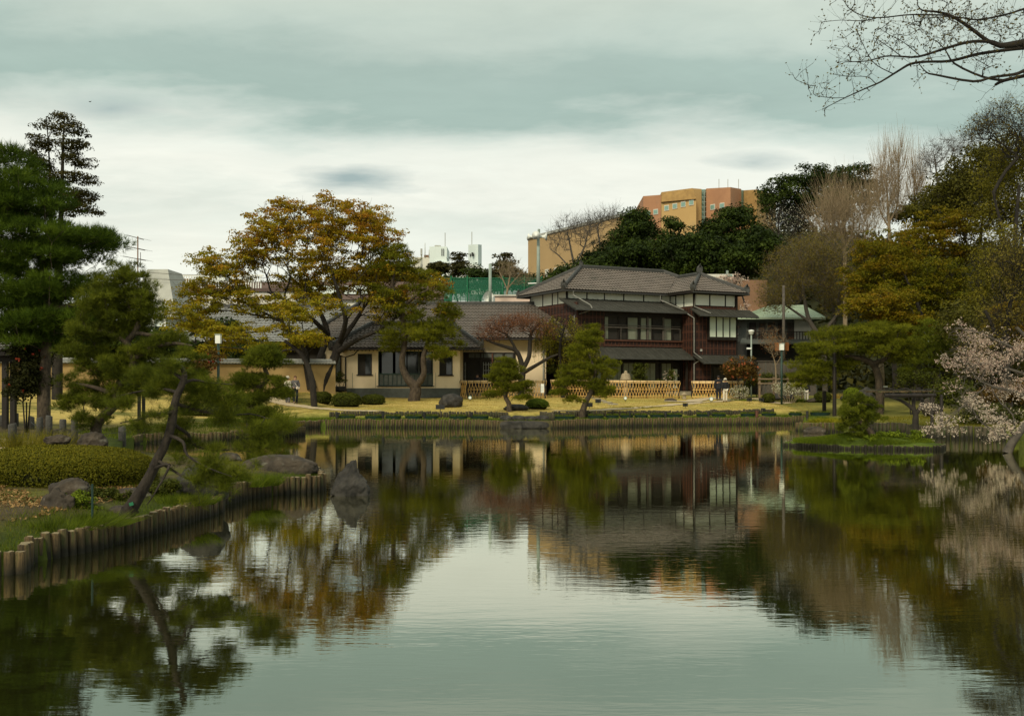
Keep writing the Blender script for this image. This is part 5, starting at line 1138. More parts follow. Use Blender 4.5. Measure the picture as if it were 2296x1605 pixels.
# leaning foreground pine, long bare boughs with tufts at the tips
D0 = 15.2
leaners = [[(280,1158,0,.125),(312,1108,0,.096),(338,1062,0,.080),(358,1020,0,.072),(375,985,0,.066),(385,950,0,.070),(390,915,0,.062),(398,885,0,.055),(410,858,0,.05),(414,838,0,.042),(406,822,.1,.03)],
  [(408,862,0,.03),(432,852,.1,.022),(470,858,.2,.014),(520,862,.2,.008)],
  [(404,846,0,.028),(385,832,0,.02),(378,815,0,.012)],
  [(396,905,0,.030),(440,918,.3,.024),(500,932,.5,.018),(560,928,.6,.012),(600,938,.6,.007)],
  [(392,925,0,.028),(350,928,-.2,.022),(310,940,-.2,.016),(270,948,-.3,.010)],
  [(385,950,0,.03),(420,972,.3,.024),(440,1000,.4,.018),(490,1012,.6,.012)],
  [(376,975,0,.03),(410,990,-.2,.024),(420,1020,-.3,.018),(470,1050,-.5,.012),(520,1068,-.6,.008)],
  [(345,1050,0,.028),(380,1042,-.4,.020),(350,1100,-.6,.014),(330,1130,-.7,.008)],
  [(352,1030,0,.026),(400,1062,-.3,.018),(460,1088,-.4,.012),(540,1100,-.5,.007)],
  [(400,880,0,.03),(360,872,.3,.022),(300,880,.5,.014),(260,890,.6,.008)]]
t_, cent_, P_, r_, par_ = pine('slender dark pine leaning out over the pond from the near bank', D0, leaners,
  [(480,880,50,24,.3,.25),(520,905,40,18,.4,.2),(370,872,44,24,.4,.22),(320,850,40,20,.4,.2),(425,905,26,22,.3,.2),(440,870,34,22,.3,.22),(395,955,34,26,.45,.22),(410,1000,30,20,.45,.22),(470,1050,44,22,-.3,.25),(500,1085,44,18,-.4,.25),(540,1060,36,18,-.4,.22),(450,1080,30,18,-.4,.2),(320,960,24,14,-.2,.2),
   (500,945,30,18,.4,.2),(580,975,44,22,.5,.22),(610,1000,36,16,.5,.2),(545,1010,36,14,.5,.2),(275,905,26,16,.4,.18),(430,1125,24,16,-.3,.15),(385,830,30,20,0,.2),(340,880,30,16,.3,.2),(480,1010,30,12,.4,.2),(400,1040,26,14,-.2,.15),(350,935,24,12,-.2,.15),(640,955,26,18,.6,.18),(470,900,30,14,.3,.2)],
  310, .13, 10, .15, .0034, 22, 'needle_mid', bark='bark_wet', seed=40, flat=.8, mind=.05, step=.07, r0=.0028, cone=1.5, thick=.012, pen=.2, wob=.16, shell=.6)
part('bark_tag', MB().bar(W(290,1131,D0-.14), W(299,1128,D0-.14), .012, .05), 'green_paint', t_)
# ---- bare plum in front of the cream house, with red tipped twigs
T('bare_plum_tree', 'bare old tree with dark forked trunk and reddish twigs before the cream house', 'tree', 70.5,
  [[(1168,895,0,.24),(1170,860,0,.22),(1172,830,0,.2),(1165,800,0,.17),(1155,785,0,.15),(1135,778,0,.12),(1110,770,0,.09),(1090,762,0,.06)],
   [(1172,828,0,.18),(1186,800,.2,.16),(1188,770,.3,.14),(1192,745,.3,.10),(1210,725,.3,.07)],
   [(1174,835,0,.16),(1200,820,-.4,.13),(1230,803,-.6,.10),(1250,795,-.6,.06)],[(1160,790,0,.1),(1140,755,0,.08),(1120,742,0,.06),(1100,735,0,.05)]],
  [(1120,735,58,26,0,1.8),(1180,725,50,24,0,1.8),(1095,750,40,20,0,1.4),(1220,740,34,30,0,1.4),(1150,718,60,16,0,1.6)],
  330, .3, 16, .06, 'leaf_redtwig', 'bark_dark', seed=51, step=.35, r0=.007, twigs=650, tl=(2,.5,.5,.006), twigmat='twig_red', flat=.8, pen=.25, curve=.3, wob=.2)
# weeping tree with hanging yellow green strands
def weeping(name, label, d, base, top, ells, n, mat, seed, strands, lw=.10, per=26, bark='bark_dark'):
    E = env(d, ells); c = fill(E, n, .5, seed); rl = [rootline(d, q) for q in base]; b = rl[0][0]; rl[0][0] = rl[0][0].copy(); rl[0][0][2] = gz(b[0], b[1])-.05
    P, par, r = grow(rl, c, .5, .012, .3, .4, .1, 2.3, seed=seed); g = np.random.default_rng(seed); loc = (b[0], b[1], rl[0][0][2])
    t = thing(name, label, 'tree', loc); P2 = [P]; pr = [par]; rr = [r]; LP = []; off = len(P); idx = g.integers(len(P)//3, len(P), strands)
    for i in idx:
        ln = g.uniform(*top); m_ = 7; a = g.uniform(0, 6.28); q = P[i].copy(); pts = []
        for k in range(1, m_+1): u = k/m_; pts.append(q+np.array([math.cos(a)*.5*math.sqrt(u)*ln*.35, math.sin(a)*.5*math.sqrt(u)*ln*.35, -ln*u**1.4])+g.normal(0, .03, 3))
        P2.append(np.array(pts)); pr.append(np.array([i]+list(range(off, off+m_-1)))); rr.append(np.linspace(.012, .006, m_)); off += m_
        for k in range(per): u = g.random(); j = min(int(u*m_), m_-1); LP.append(pts[j]+g.normal(0, .06, 3))
    P2 = np.concatenate(P2); pr = np.concatenate(pr); rr = np.concatenate(rr)
    V, Fq = tubes(P2, pr, rr, .05); link('trunk', arr_mesh('trunk', V, Fq, loc), bark, t, True)
    LP = np.array(LP); nr = g.normal(size=LP.shape); V, T_, to = leaf_cards(LP, nr, lw, np.clip(g.random(len(LP))*.6+g.random(len(LP))*.4, 0, 1), seed, .4)
    link('crown', arr_mesh('crown', V, T_, loc, to), mat, t)
weeping('weeping_tree', 'weeping tree with yellow green hanging strands at the corner of the timber house', 72, [[(1262,885,0,.16),(1260,840,0,.14),(1255,800,0,.12),(1258,760,0,.1),(1265,735,0,.07)]], (.8, 2.4),
  [(1235,732,40,28,0,1.6),(1270,735,46,32,0,1.8),(1310,765,34,28,0,1.6),(1250,712,30,16,0,1.2),(1320,790,22,20,-.5,1.2)], 170, 'leaf_willow', 52, 620, .10, 24)
T('leafy_shrub', 'tall dark green shrub hiding the corner post between the two houses', 'shrub', 74, [[(1262,885,0,.1),(1262,850,0,.08),(1262,820,0,.05)]], [(1250,830,22,30,0,.8),(1275,850,30,30,0,1),(1300,800,30,36,0,1)], 60, .4, 60, .13, 'leaf_shrub', 'bark_dark', seed=53, flat=.9)
# ---- evergreens and bare trees on the hill
hill_g = 'broadleaf evergreens on the wooded hill'
def hilltree(label, d, ells, n, seed, mat='leaf_evergreen', cr=1.35, per=165, size=.28, base=None, name='evergreen_tree', bark='bark_dark', **kw):
    bx, by = base or (ells[0][0], ells[0][1]+ells[0][3]*2.4); X = (bx-CX)/F*d; z = gz(X, d); by = HY-(z-H)*F/d
    topy = min(e[1] for e in ells); kw.setdefault('flat', .6)
    roots = [[(bx,by,0,.38),(bx+4,by*.6+topy*.4,0,.28),(bx-3,by*.3+topy*.7,0,.16)]] if by > topy+25 else [[(bx,topy+60,0,.3),(bx,topy+20,0,.2)]]
    return tree(name, label, 'tree', d, roots, env(d, ells), n, cr, per, size, 'leaf_evergreen' if mat is None else mat, bark, kw.pop('group', hill_g), seed=seed, step=1.5, r0=.03, tri=True, aspect=.6, mind=kw.pop('mind', cr*.5), shell=.38, top=.55, **kw)
hilltree('dark evergreen at the left foot of the hill behind the tiled ridge', 112, [(1300,618,50,18,0,4),(1345,604,45,24,0,4),(1260,628,40,12,0,3)], 60, 61)
hilltree('dark evergreen with a lighter round top left of the orange building', 122, [(1375,560,40,30,0,4.5),(1415,545,50,38,0,5),(1350,585,45,26,0,4.5),(1430,520,34,26,0,4)], 95, 62)
hilltree('tall knobbly evergreen top standing before the orange building', 124, [(1425,496,26,18,0,3),(1436,512,24,20,0,3)], 34, 63, cr=1.3)
hilltree('small pointed evergreen in front of the ochre panels', 122, [(1507,512,17,22,0,2),(1500,545,30,24,0,3)], 26, 64, cr=1.2)
hilltree('broad dark evergreen directly above the tiled roof of the timber house', 112, [(1450,575,62,34,0,5),(1400,590,50,30,0,5),(1500,595,50,28,0,4)], 95, 65)
hilltree('dark green evergreen right of the roof ridge below the orange building', 108, [(1560,570,60,38,0,5),(1600,595,60,30,0,5),(1530,600,46,28,0,4)], 100, 66)
hilltree('wide layered evergreen with a rounded crown right of the orange building', 116, [(1630,512,60,28,0,5.5),(1600,545,60,24,0,5),(1668,545,50,28,0,5),(1650,486,38,20,0,4)], 110, 67, flat=.4)
hilltree('dark evergreen mass behind the right end of the timber house roof', 106, [(1660,590,56,36,0,5),(1700,560,36,44,0,4),(1620,610,50,22,0,4)], 95, 68)
hilltree('tall deep green evergreen on the hilltop left of the bare gingko', 132, [(1790,420,52,40,0,6),(1750,440,44,46,0,5),(1800,470,55,45,0,6),(1830,400,42,26,0,5)], 110, 69, mind=1.2)
hilltree('rounded evergreen behind the bare gingko at the top of the hill', 140, [(1890,410,58,36,0,6),(1930,440,46,40,0,5),(1880,450,50,44,0,6)], 90, 70)
hilltree('olive green tree on the crest behind the golden maples', 118, [(2110,455,62,36,0,5),(2060,480,48,28,0,5),(2160,430,60,40,0,5)], 90, 71, 'leaf_evergreen_olive')
hilltree('dark conifer behind the net fence left of the thick pole', 135, [(1029,585,12,18,0,1.5),(1029,605,20,16,0,2)], 24, 72, 'leaf_conifer', cr=1.0, per=90, size=.3, base=(1029,640), name='conifer_tree', flat=.35, group='conifers beyond the net fence')
hilltree('dark conifer behind the net fence right of the thick pole', 128, [(1130,590,22,20,0,2),(1128,612,38,20,0,3),(1150,620,26,14,0,2)], 46, 73, 'leaf_conifer', cr=1.1, per=90, size=.3, base=(1130,650), name='conifer_tree', flat=.35, group='conifers beyond the net fence')
hilltree('low dark bush row behind the green net fence', 126, [(1070,615,30,14,0,3),(1100,635,60,18,0,3),(1020,640,40,18,0,3),(1180,640,40,22,0,3)], 60, 74, cr=1.2, base=(1080,680), group='conifers beyond the net fence')
hilltree('pine top peeping over the orange edge of the maple', 130, [(985,598,14,8,0,1.5),(978,606,22,8,0,2)], 16, 75, 'leaf_conifer', cr=.9, size=.4, base=(985,650), name='conifer_tree', group='conifers beyond the net fence')
hilltree('dark wooded knoll seen through the branches of the big maple', 128, [(870,625,80,20,0,6),(950,635,60,18,0,5),(800,640,60,16,0,5)], 85, 76, 'leaf_evergreen_olive', base=(880,690), group='conifers beyond the net fence')
hilltree('dark hedge tree between the grey lodge and the ochre wall', 78, [(440,790,80,20,0,3),(560,790,60,18,0,3),(330,770,60,30,0,3),(480,735,60,14,0,2)], 90, 77, cr=.9, size=.26, base=(440,860), group='dark trees behind the ochre wall')
hilltree('dark trees behind the left end of the ochre wall', 72, [(150,770,70,40,0,3),(240,780,50,40,0,3),(60,780,60,40,0,3),(200,720,60,40,0,3)], 110, 78, cr=1.0, size=.26, base=(150,870), group='dark trees behind the ochre wall')
def bare(label, d, roots, ells, n, seed, bark='bark_grey', r0=.014, leaf=None, per=0, size=.12, name='bare_tree', group='bare trees on the hill', **kw):
    E = env(d, ells); rl = [list(q) for q in roots]; bx, by = rl[0][0][0], rl[0][0][1]; z = gz((bx-CX)/F*d, d)
    kw.setdefault('flat', .8); kw.setdefault('pen', .3); kw.setdefault('curve', .25); kw.setdefault('tl', (3,1.0,.35,.010)); rl = [[(a,b,c,r_*.62) for a,b,c,r_ in q] for q in rl]; r0 *= .62
    return tree(name, label, 'tree', d, rl, E, n, .6, per, size, leaf or 'leaf_budding', bark, group, seed=seed, step=kw.pop('step', 1.1), r0=r0, shell=.55, wob=.12, **kw)
bare('leafless tree with dark curving limbs left of the evergreens, before the tan building', 118, [[(1290,640,0,.3),(1288,600,0,.24),(1280,560,0,.18),(1275,530,0,.12)],[(1288,595,0,.2),(1310,555,0,.15),(1318,520,0,.1)],[(1285,610,0,.16),(1255,575,0,.12),(1235,560,0,.08)]],
  [(1285,510,52,32,0,4),(1255,535,42,36,0,3.5),(1320,520,40,38,0,3.5)], 420, 81, r0=.022)
bare('leafless tree with fine twigs reaching towards the orange building', 126, [[(1350,600,0,.25),(1345,550,0,.2),(1340,510,0,.13),(1350,490,0,.09)]], [(1350,490,42,26,0,3.5),(1375,480,22,20,0,2.5),(1325,500,34,20,0,3)], 320, 82, r0=.020)
bare('leafless brown tree beside the net fence with pale cut limbs', 116, [[(1135,665,0,.22),(1140,640,0,.18),(1145,610,0,.12)],[(1140,645,0,.12),(1165,615,0,.09),(1175,600,0,.06)],[(1138,650,0,.12),(1120,610,0,.09)]], [(1140,605,40,28,0,3),(1180,625,26,20,0,2.5)], 160, 83, 'bark_pale', r0=.018)
bare('bare gingko with a dense fan of pale upright twigs', 112, [[(1895,600,0,.42),(1893,560,0,.36),(1888,530,0,.26),(1880,500,0,.16)],[(1893,560,0,.26),(1910,525,0,.2),(1915,490,0,.12)],[(1893,565,0,.22),(1865,530,0,.16),(1850,500,0,.1)],[(1895,570,0,.22),(1935,540,0,.16),(1945,505,0,.1)]],
  [(1890,470,66,48,0,5),(1860,500,44,50,0,4),(1940,495,44,46,0,4),(1900,530,74,40,0,5)], 950, 84, 'bark_pale', r0=.021, pen=.1, curve=.1, tl=(2,2.8,.9,.013,.4), twigmat='twig_tan')
bare('tall bare poplar like tree with pinkish upright twigs', 118, [[(1995,560,0,.36),(1993,500,0,.28),(1990,450,0,.18),(1988,400,0,.1)],[(1993,500,0,.22),(2012,460,0,.16),(2014,400,0,.09),(2014,350,0,.05)],[(1993,510,0,.18),(1972,470,0,.12),(1968,420,0,.06)]],
  [(1990,400,24,75,0,2.5),(2014,380,18,62,0,2),(1970,440,18,60,0,2),(2000,460,34,50,0,3)], 420, 85, 'bark_pale', r0=.019, pen=.05, curve=.1, tl=(3,2.4,1.6,.013,.5), twigmat='twig_tan')
bare('slimmer bare upright tree right of the tall pinkish one', 120, [[(2052,560,0,.25),(2050,490,0,.2),(2050,430,0,.12),(2048,380,0,.07)]], [(2050,410,16,70,0,2),(2060,450,22,50,0,2.4)], 170, 86, 'bark_pale', r0=.018, pen=.05, curve=.1, tl=(3,2.4,1.6,.013,.5), twigmat='twig_tan')
bare('bare grey tree on the skyline above the olive crowns', 112, [[(2110,500,0,.3),(2105,440,0,.24),(2100,390,0,.16),(2095,350,0,.1)],[(2103,410,0,.16),(2130,360,0,.12),(2140,330,0,.08)]], [(2105,340,46,34,0,4),(2080,365,28,34,0,3),(2150,330,42,26,0,3.5)], 420, 87, r0=.020)
bare('dark bare tree with pale blossom specks behind the hilltop evergreens', 125, [[(1755,600,0,.3),(1750,550,0,.22),(1745,500,0,.14),(1750,470,0,.1)],[(1751,560,0,.18),(1780,520,0,.12),(1790,490,0,.08)]], [(1750,500,48,50,0,4),(1790,500,34,40,0,3)], 380, 88, 'bark_dark', r0=.022, leaf='petal_white', per=2, size=.14)
bare('rounded brown bare tree crown with olive buds right of the timber house', 84, [[(1850,800,0,.4),(1840,760,0,.36),(1815,720,0,.3),(1805,680,0,.24),(1800,640,0,.16)],[(1840,750,0,.26),(1880,700,0,.2),(1880,650,0,.12)],[(1820,725,0,.2),(1770,690,0,.14),(1740,670,0,.09)],[(1850,800,.6,.3),(1868,760,.6,.25),(1870,700,.8,.2),(1850,640,.8,.12)]],
  [(1800,600,96,70,0,5.5),(1760,640,66,50,0,4.5),(1860,620,60,60,0,5),(1830,560,80,40,0,5),(1880,670,40,50,0,4),(1740,670,50,36,0,3.5)], 1500, 89, 'bark_grey', r0=.014, leaf='leaf_budding', per=22, size=.10, step=.8, tl=(2,.8,.3,.009), twigmat='twig_brown')
bare('small bare tree with a pale trunk beside the lamp post', 70, [[(1740,838,0,.09),(1738,815,0,.075),(1732,795,0,.05),(1725,775,0,.03)],[(1739,820,0,.05),(1750,800,0,.04),(1756,780,0,.02)]], [(1735,765,30,36,0,1.4)], 150, 90, 'bark_pale', r0=.009, tl=(3,.35,.3,.005), group='bare trees by the green roofed house', step=.5, leaf='leaf_redtwig', per=3, size=.08)
# golden maples on the right
mt = lambda lo, hi: (lambda c, g: np.clip(lo+(hi-lo)*g.random(len(c)), 0, 1))
def rmaple(label, d, base, ells, n, seed, tone, mat='leaf_maple_dark', size=.16, per=78, cr=.65, roots=None):
    T('maple_tree', label, 'tree', d, roots or [[(base[0],base[1],0,.3),(base[0]-8,base[1]-60,0,.24),(base[0]+6,base[1]-120,0,.17),(base[0]-4,base[1]-160,0,.10)],[(base[0]-6,base[1]-80,0,.16),(base[0]-50,base[1]-140,0,.11),(base[0]-70,base[1]-180,0,.07)]], ells, int(n*1.3), cr, per, size, mat, 'bark_dark',
      'golden maples on the right hillside', flat=.4, seed=seed, step=.8, r0=.014, tonef=mt(*tone), shell=.5, twigs=n//2, pen=.35, top=.55)
rmaple('golden olive maple with a wide crown left in the maple group on the right slope', 76, (2010,800), [(1990,560,74,44,0,4),(1960,610,70,40,0,4),(2030,600,80,46,0,4),(1935,650,50,34,0,3)], 260, 101, (.25,.95))
rmaple('tall orange tinted maple at the top of the maple group', 80, (2120,790), [(2100,510,80,40,0,4.5),(2160,500,54,34,0,4),(2060,545,60,36,0,4),(2150,560,60,44,0,4)], 250, 102, (.4,1.0))
rmaple('darker green gold maple in the middle of the maple group', 72, (2100,800), [(2090,620,80,46,0,4),(2030,660,70,36,0,3.5),(2130,680,60,40,0,3.5),(2070,690,70,30,0,3)], 250, 103, (.0,.6))
rmaple('low russet gold maple spreading above the umbrella pine', 66, (2060,840), [(1960,695,70,24,0,3),(2030,720,84,22,0,3),(2080,745,70,22,0,2.6),(1990,670,60,20,0,2.6),(2060,790,60,20,0,2.2),(1930,680,40,20,0,2)], 240, 104, (.5,1.0), per=80, cr=.62, size=.16)
rmaple('yellow green maple leaning in at the right edge', 52, (2330,900), [(2270,730,46,26,0,2),(2285,770,36,20,0,1.6),(2260,690,36,18,0,1.6)], 90, 105, (.3,.7), 'leaf_maple', per=70, cr=.5, size=.14, roots=[[(2340,900,0,.2),(2330,830,0,.16),(2300,770,0,.1),(2280,740,0,.06)]])
# olive budding trees on the far right slope
def otree(label, d, base, ells, n, seed, mat='leaf_olive', per=44, size=.20, cr=.95, tw=300, bark='bark_dark', g_='budding trees on the right slope', name='budding_tree'):
    z = gz((base[0]-CX)/F*d, d); by = HY-(z-H)*F/d; ty = min(e[1] for e in ells)
    T(name, label, 'tree', d, [[(base[0],by,0,.28),(base[0]-6,by*.55+ty*.45,0,.18),(base[0]+5,by*.25+ty*.75,0,.09)],[(base[0]-4,by*.6+ty*.4,0,.13),(base[0]-50,by*.3+ty*.7,0,.07)]], ells, n, cr, per, size, mat, bark, g_, flat=.7, seed=seed, step=1.0, r0=.009, shell=.5, twigs=tw, pen=.3, curve=.3, top=.45, tl=(2,.8,.3,.007))
otree('tall olive tree with fresh buds high on the right slope', 86, (2200,800), [(2180,400,70,60,0,5),(2130,440,56,44,0,4.5),(2230,360,60,56,0,5),(2160,470,60,34,0,4)], 300, 111, 'leaf_evergreen_olive', 60, .24)
otree('olive brown budding tree at the right edge of the slope', 74, (2290,800), [(2260,380,56,70,0,4.5),(2290,460,50,80,0,4.5),(2230,470,50,60,0,4)], 300, 112, 'leaf_olive', 40, .18, tw=600)
otree('feathery light green tree right of the maples', 62, (2250,880), [(2220,620,40,56,0,3),(2240,560,40,50,0,3),(2210,690,40,50,0,3),(2260,640,44,70,0,3)], 260, 113, 'leaf_olive', 56, .13, .7, 350)
otree('bare topped tree with sparse buds in the top right corner', 70, (2280,800), [(2240,265,54,46,0,4),(2290,300,44,60,0,4),(2200,290,36,26,0,3)], 300, 114, 'leaf_budding', 7, .14, .6, 700)
otree('brownish twiggy tree behind the cherry blossoms', 50, (2260,900), [(2280,600,40,90,0,2.5),(2250,720,40,60,0,2.2),(2200,780,50,50,0,2.2)], 260, 115, 'leaf_budding', 22, .11, .6, 500)
otree('dark green tree behind the cherry at the right edge', 56, (2230,900), [(2200,800,60,50,0,3),(2270,830,50,60,0,3),(2150,720,40,50,0,2.5),(2250,920,60,40,0,2.5)], 200, 116, 'leaf_evergreen_olive', 60, .17, .75, 0)
otree('dark tree low behind the golden maples', 84, (2010,820), [(2080,640,100,60,0,4),(2000,700,80,50,0,4),(2140,740,70,60,0,4)], 200, 117, 'leaf_evergreen_olive', 56, .30, 1.2, 0)
# blossoming cherry drooping over the pond
Dc = 33
cherry_root = [[(2258,1016,0,.16),(2268,995,0,.14),(2285,970,0,.125),(2305,940,.2,.11),(2325,890,.3,.10),(2330,830,.3,.09),(2310,770,.3,.07),(2280,735,.2,.05)],
  [(2318,905,.2,.07),(2280,880,0,.055),(2230,868,-.2,.04),(2200,855,-.3,.03)],[(2328,850,.3,.06),(2270,830,0,.045),(2210,815,-.2,.03),(2160,830,-.3,.02)],[(2320,800,.3,.06),(2250,770,0,.04),(2190,745,0,.025),(2145,735,0,.015)],
  [(2210,868,-.3,.03),(2170,900,-.4,.02),(2120,950,-.5,.014),(2085,975,-.5,.01)]]
E = env(Dc, [(2160,745,36,26,0,.9),(2210,760,56,30,0,1.3),(2150,800,46,34,0,1.1),(2210,820,66,36,0,1.5),(2260,860,50,40,0,1.4),(2150,870,40,30,0,1),(2180,910,50,36,0,1.1),(2130,930,40,26,0,.9),(2095,962,26,18,0,.6),(2240,930,44,30,0,1.1),(2270,960,34,26,0,.9),(2230,975,30,16,0,.7),(2280,780,30,40,0,1),(2080,910,22,16,0,.5),(2140,965,24,12,0,.5)])
rl = [rootline(Dc, q) for q in cherry_root]; c1 = fill(E, 520, .6, 121); c2 = fill(E, 700, .7, 122)
P, par, r = grow(rl, np.concatenate([c1, c2]), .35, .0042, .28, .5, .08, 2.3, seed=12, droop=.22)
loc = tuple(rl[0][0][:3]); ch = thing('cherry_tree', 'weeping cherry with pale pink blossom drooping over the pond at the right edge', 'tree', loc)
V, Fq = tubes(P, par, r, .03); link('trunk', arr_mesh('trunk', V, Fq, loc), 'bark_grey', ch, True)
g = np.random.default_rng(77); tip = np.where(r < .012)[0]; sel = g.choice(tip, 5400); ctr = P[sel]+g.normal(0, .07, (5400, 3)); keepm = nz(ctr[:, 0]*1.7, ctr[:, 2]*1.7, 1.6, 3) > -.12; ctr = ctr[keepm]
pp = np.repeat(ctr, 5, 0)+g.normal(0, .022, (len(ctr)*5, 3)); V, T_, to = leaf_cards(pp, g.normal(size=pp.shape), .033, np.clip(.55+g.normal(size=len(pp))*.25+.3*((pp[:, 2]-2)/4 < 0), 0, 1), 9, .9)
link('blossom', arr_mesh('blossom', V, T_, loc, to), 'petal_pink', ch)
# distant blossom bits by the timber house
T('cherry_tree', 'small pale blossoming cherry peeping past the right end of the timber house roof', 'tree', 92, [[(1690,800,0,.2),(1680,740,0,.15),(1672,690,0,.1),(1660,650,0,.06)]], [(1640,628,36,12,0,2),(1668,708,14,30,0,1.2),(1665,740,14,16,0,1)], 80, .5, 16, .2, 'petal_pink', 'bark_dark', seed=123, step=.8, twigs=60)
# ------------------------------------------------------------------ shrubs and hedges
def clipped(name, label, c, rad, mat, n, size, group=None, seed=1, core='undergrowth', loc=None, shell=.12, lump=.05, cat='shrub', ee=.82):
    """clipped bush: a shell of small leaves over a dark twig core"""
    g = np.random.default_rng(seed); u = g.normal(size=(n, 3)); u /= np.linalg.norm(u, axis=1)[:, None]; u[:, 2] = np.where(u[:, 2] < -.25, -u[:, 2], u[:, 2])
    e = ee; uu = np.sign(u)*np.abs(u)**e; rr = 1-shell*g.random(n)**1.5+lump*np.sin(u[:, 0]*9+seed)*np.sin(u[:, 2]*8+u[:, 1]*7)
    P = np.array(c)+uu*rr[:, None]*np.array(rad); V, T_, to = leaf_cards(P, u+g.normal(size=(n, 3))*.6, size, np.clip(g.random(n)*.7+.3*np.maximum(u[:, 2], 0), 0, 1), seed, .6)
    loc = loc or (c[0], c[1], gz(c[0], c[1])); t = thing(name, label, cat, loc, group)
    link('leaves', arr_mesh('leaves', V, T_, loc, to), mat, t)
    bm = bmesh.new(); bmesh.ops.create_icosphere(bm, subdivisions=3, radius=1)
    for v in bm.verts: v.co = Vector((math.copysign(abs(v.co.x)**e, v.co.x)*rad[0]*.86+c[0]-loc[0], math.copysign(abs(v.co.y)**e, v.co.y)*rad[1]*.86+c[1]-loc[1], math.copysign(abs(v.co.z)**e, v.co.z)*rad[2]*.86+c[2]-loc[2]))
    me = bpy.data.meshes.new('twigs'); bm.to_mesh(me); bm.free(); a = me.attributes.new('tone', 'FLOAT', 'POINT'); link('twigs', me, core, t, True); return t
def shrub_px(label, x0, x1, y0, y1, mat='leaf_shrub', n=2600, size=.075, seed=1, name='clipped_shrub', group='clipped round shrubs on the lawn', dr=None, **kw):
    b = gp((x0+x1)/2, y1); d = b.y; rx = (x1-x0)/2/F*d; hh = (y1-y0)/F*d; return clipped(name, label, (b.x, b.y+rx*.7, b.z+hh*.36), (rx, dr or rx*.9, hh*.64), mat, n, size, group, seed, **kw)
shrub_px('leftmost of three clipped shrubs, looser and slightly russet', 697, 742, 878, 905, 'leaf_shrub', 2600, .08, 131)
shrub_px('largest of three dark clipped shrubs, in the middle', 738, 808, 880, 913, 'leaf_shrub', 4200, .075, 132)
shrub_px('rightmost of three clipped shrubs, beside the forked pine', 806, 862, 884, 908, 'leaf_shrub', 3200, .075, 133)
shrub_px('smooth bright green dome shrub beside the flat rock under the small pine', 1177, 1233, 893, 918, 'leaf_dome', 4200, .055, 134, ee=1.0)
shrub_px('small yellowish clipped shrub behind the umbrella pine', 1896, 1934, 846, 878, 'leaf_bright', 1600, .09, 135, dr=.7)
shrub_px('dark clipped shrub under the umbrella pine', 1830, 1868, 852, 876, 'leaf_shrub', 1400, .09, 136, dr=.7)
shrub_px('low rounded shrub left of the white flowering bush', 1712, 1740, 862, 884, 'leaf_shrub', 1200, .09, 137, dr=.6)
shrub_px('round dark shrub in the bed right of the stone rocks', 1905, 1942, 868, 893, 'leaf_shrub', 1400, .08, 138, dr=.6)
shrub_px('dark low mounded shrub below the leaning twigs on the spit', 350, 590, 903, 935, 'leaf_shrub', 5200, .075, 139, dr=2.0)
# big near hedge
hx0, hx1 = (-60-CX)/F*18.6, (336-CX)/F*18.6
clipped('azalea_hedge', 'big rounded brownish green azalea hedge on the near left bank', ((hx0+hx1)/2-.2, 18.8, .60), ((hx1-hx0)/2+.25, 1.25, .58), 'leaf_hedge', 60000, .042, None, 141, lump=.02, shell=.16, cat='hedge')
def bush(name, label, px, py, ells, n, cr, per, size, mat, seed, d=None, stems=3, bark='bark_dark', group=None, flowers=None, flat=.8, twigs=0, cat='shrub'):
    b = gp(px, py) if d is None else Vector(((px-CX)/F*d, d, gz((px-CX)/F*d, d))); dd = b.y; by = HY-(b.z-H)*F/dd
    roots = [[(px+k*3, by, .05*k, .04), (px+k*8, (by+ells[0][1])/2, .1*k, .03)] for k in range(-(stems//2), stems//2+1)]
    t, c, P, r, par = tree(name, label, cat, dd, roots, env(dd, ells), n, cr, per, size, mat, bark, group, seed=seed, flat=flat, step=.3, r0=.006, twigs=twigs, shell=.5)
    if flowers:
        fm, k, fs = flowers; g = np.random.default_rng(seed+5); E = env(dd, ells); q = fill(E, k, .12, seed+9); pp = np.repeat(q, 5, 0)+g.normal(0, fs*.3, (k*5, 3))
        V, T_, to = leaf_cards(pp, g.normal(size=pp.shape), fs, g.random(len(pp)), seed, .9); link('flowers', arr_mesh('flowers', V, T_, origin(t), to), fm, t, kind='stuff')
    return t
bush('camellia_bush', 'round camellia bush with orange red flowers at the right end of the timber house', 1662, 880, [(1660,825,40,26,0,1.4),(1685,838,20,22,0,1),(1640,830,20,20,0,1)], 70, .36, 70, .12, 'leaf_bronze', 151, d=71.5, flowers=('petal_orange', 60, .11))
bush('camellia_bush', 'dark glossy camellia with a few red flowers under the grey gate roof', 60, 930, [(62,835,42,44,0,.9),(90,810,22,22,0,.5),(60,790,30,20,0,.6),(45,870,34,26,0,.7),(75,860,30,26,0,.7)], 190, .24, 80, .095, 'leaf_camellia', 152, d=36, flowers=('petal_red', 22, .08))
bush('spirea_bush', 'airy white flowering bush beside the strolling couple', 1655, 895, [(1658,878,22,16,0,.7)], 50, .28, 10, .07, 'leaf_bright', 153, flowers=('petal_white', 330, .05), bark='bark_pale', stems=7, twigs=160)
bush('spirea_bush', 'wider white flowering bush behind the long dark rock', 1770, 885, [(1768,872,34,15,0,.8),(1745,868,16,12,0,.6),(1790,876,14,12,0,.6)], 60, .28, 8, .07, 'leaf_bright', 154, flowers=('petal_white', 520, .05), bark='bark_pale', stems=7, twigs=240)
bush('garden_shrub', 'upright dark green shrub in front of the paper screens', 1434, 880, [(1434,828,18,20,0,.6),(1438,855,22,22,0,.7)], 46, .28, 70, .10, 'leaf_shrub', 155, d=73.5)
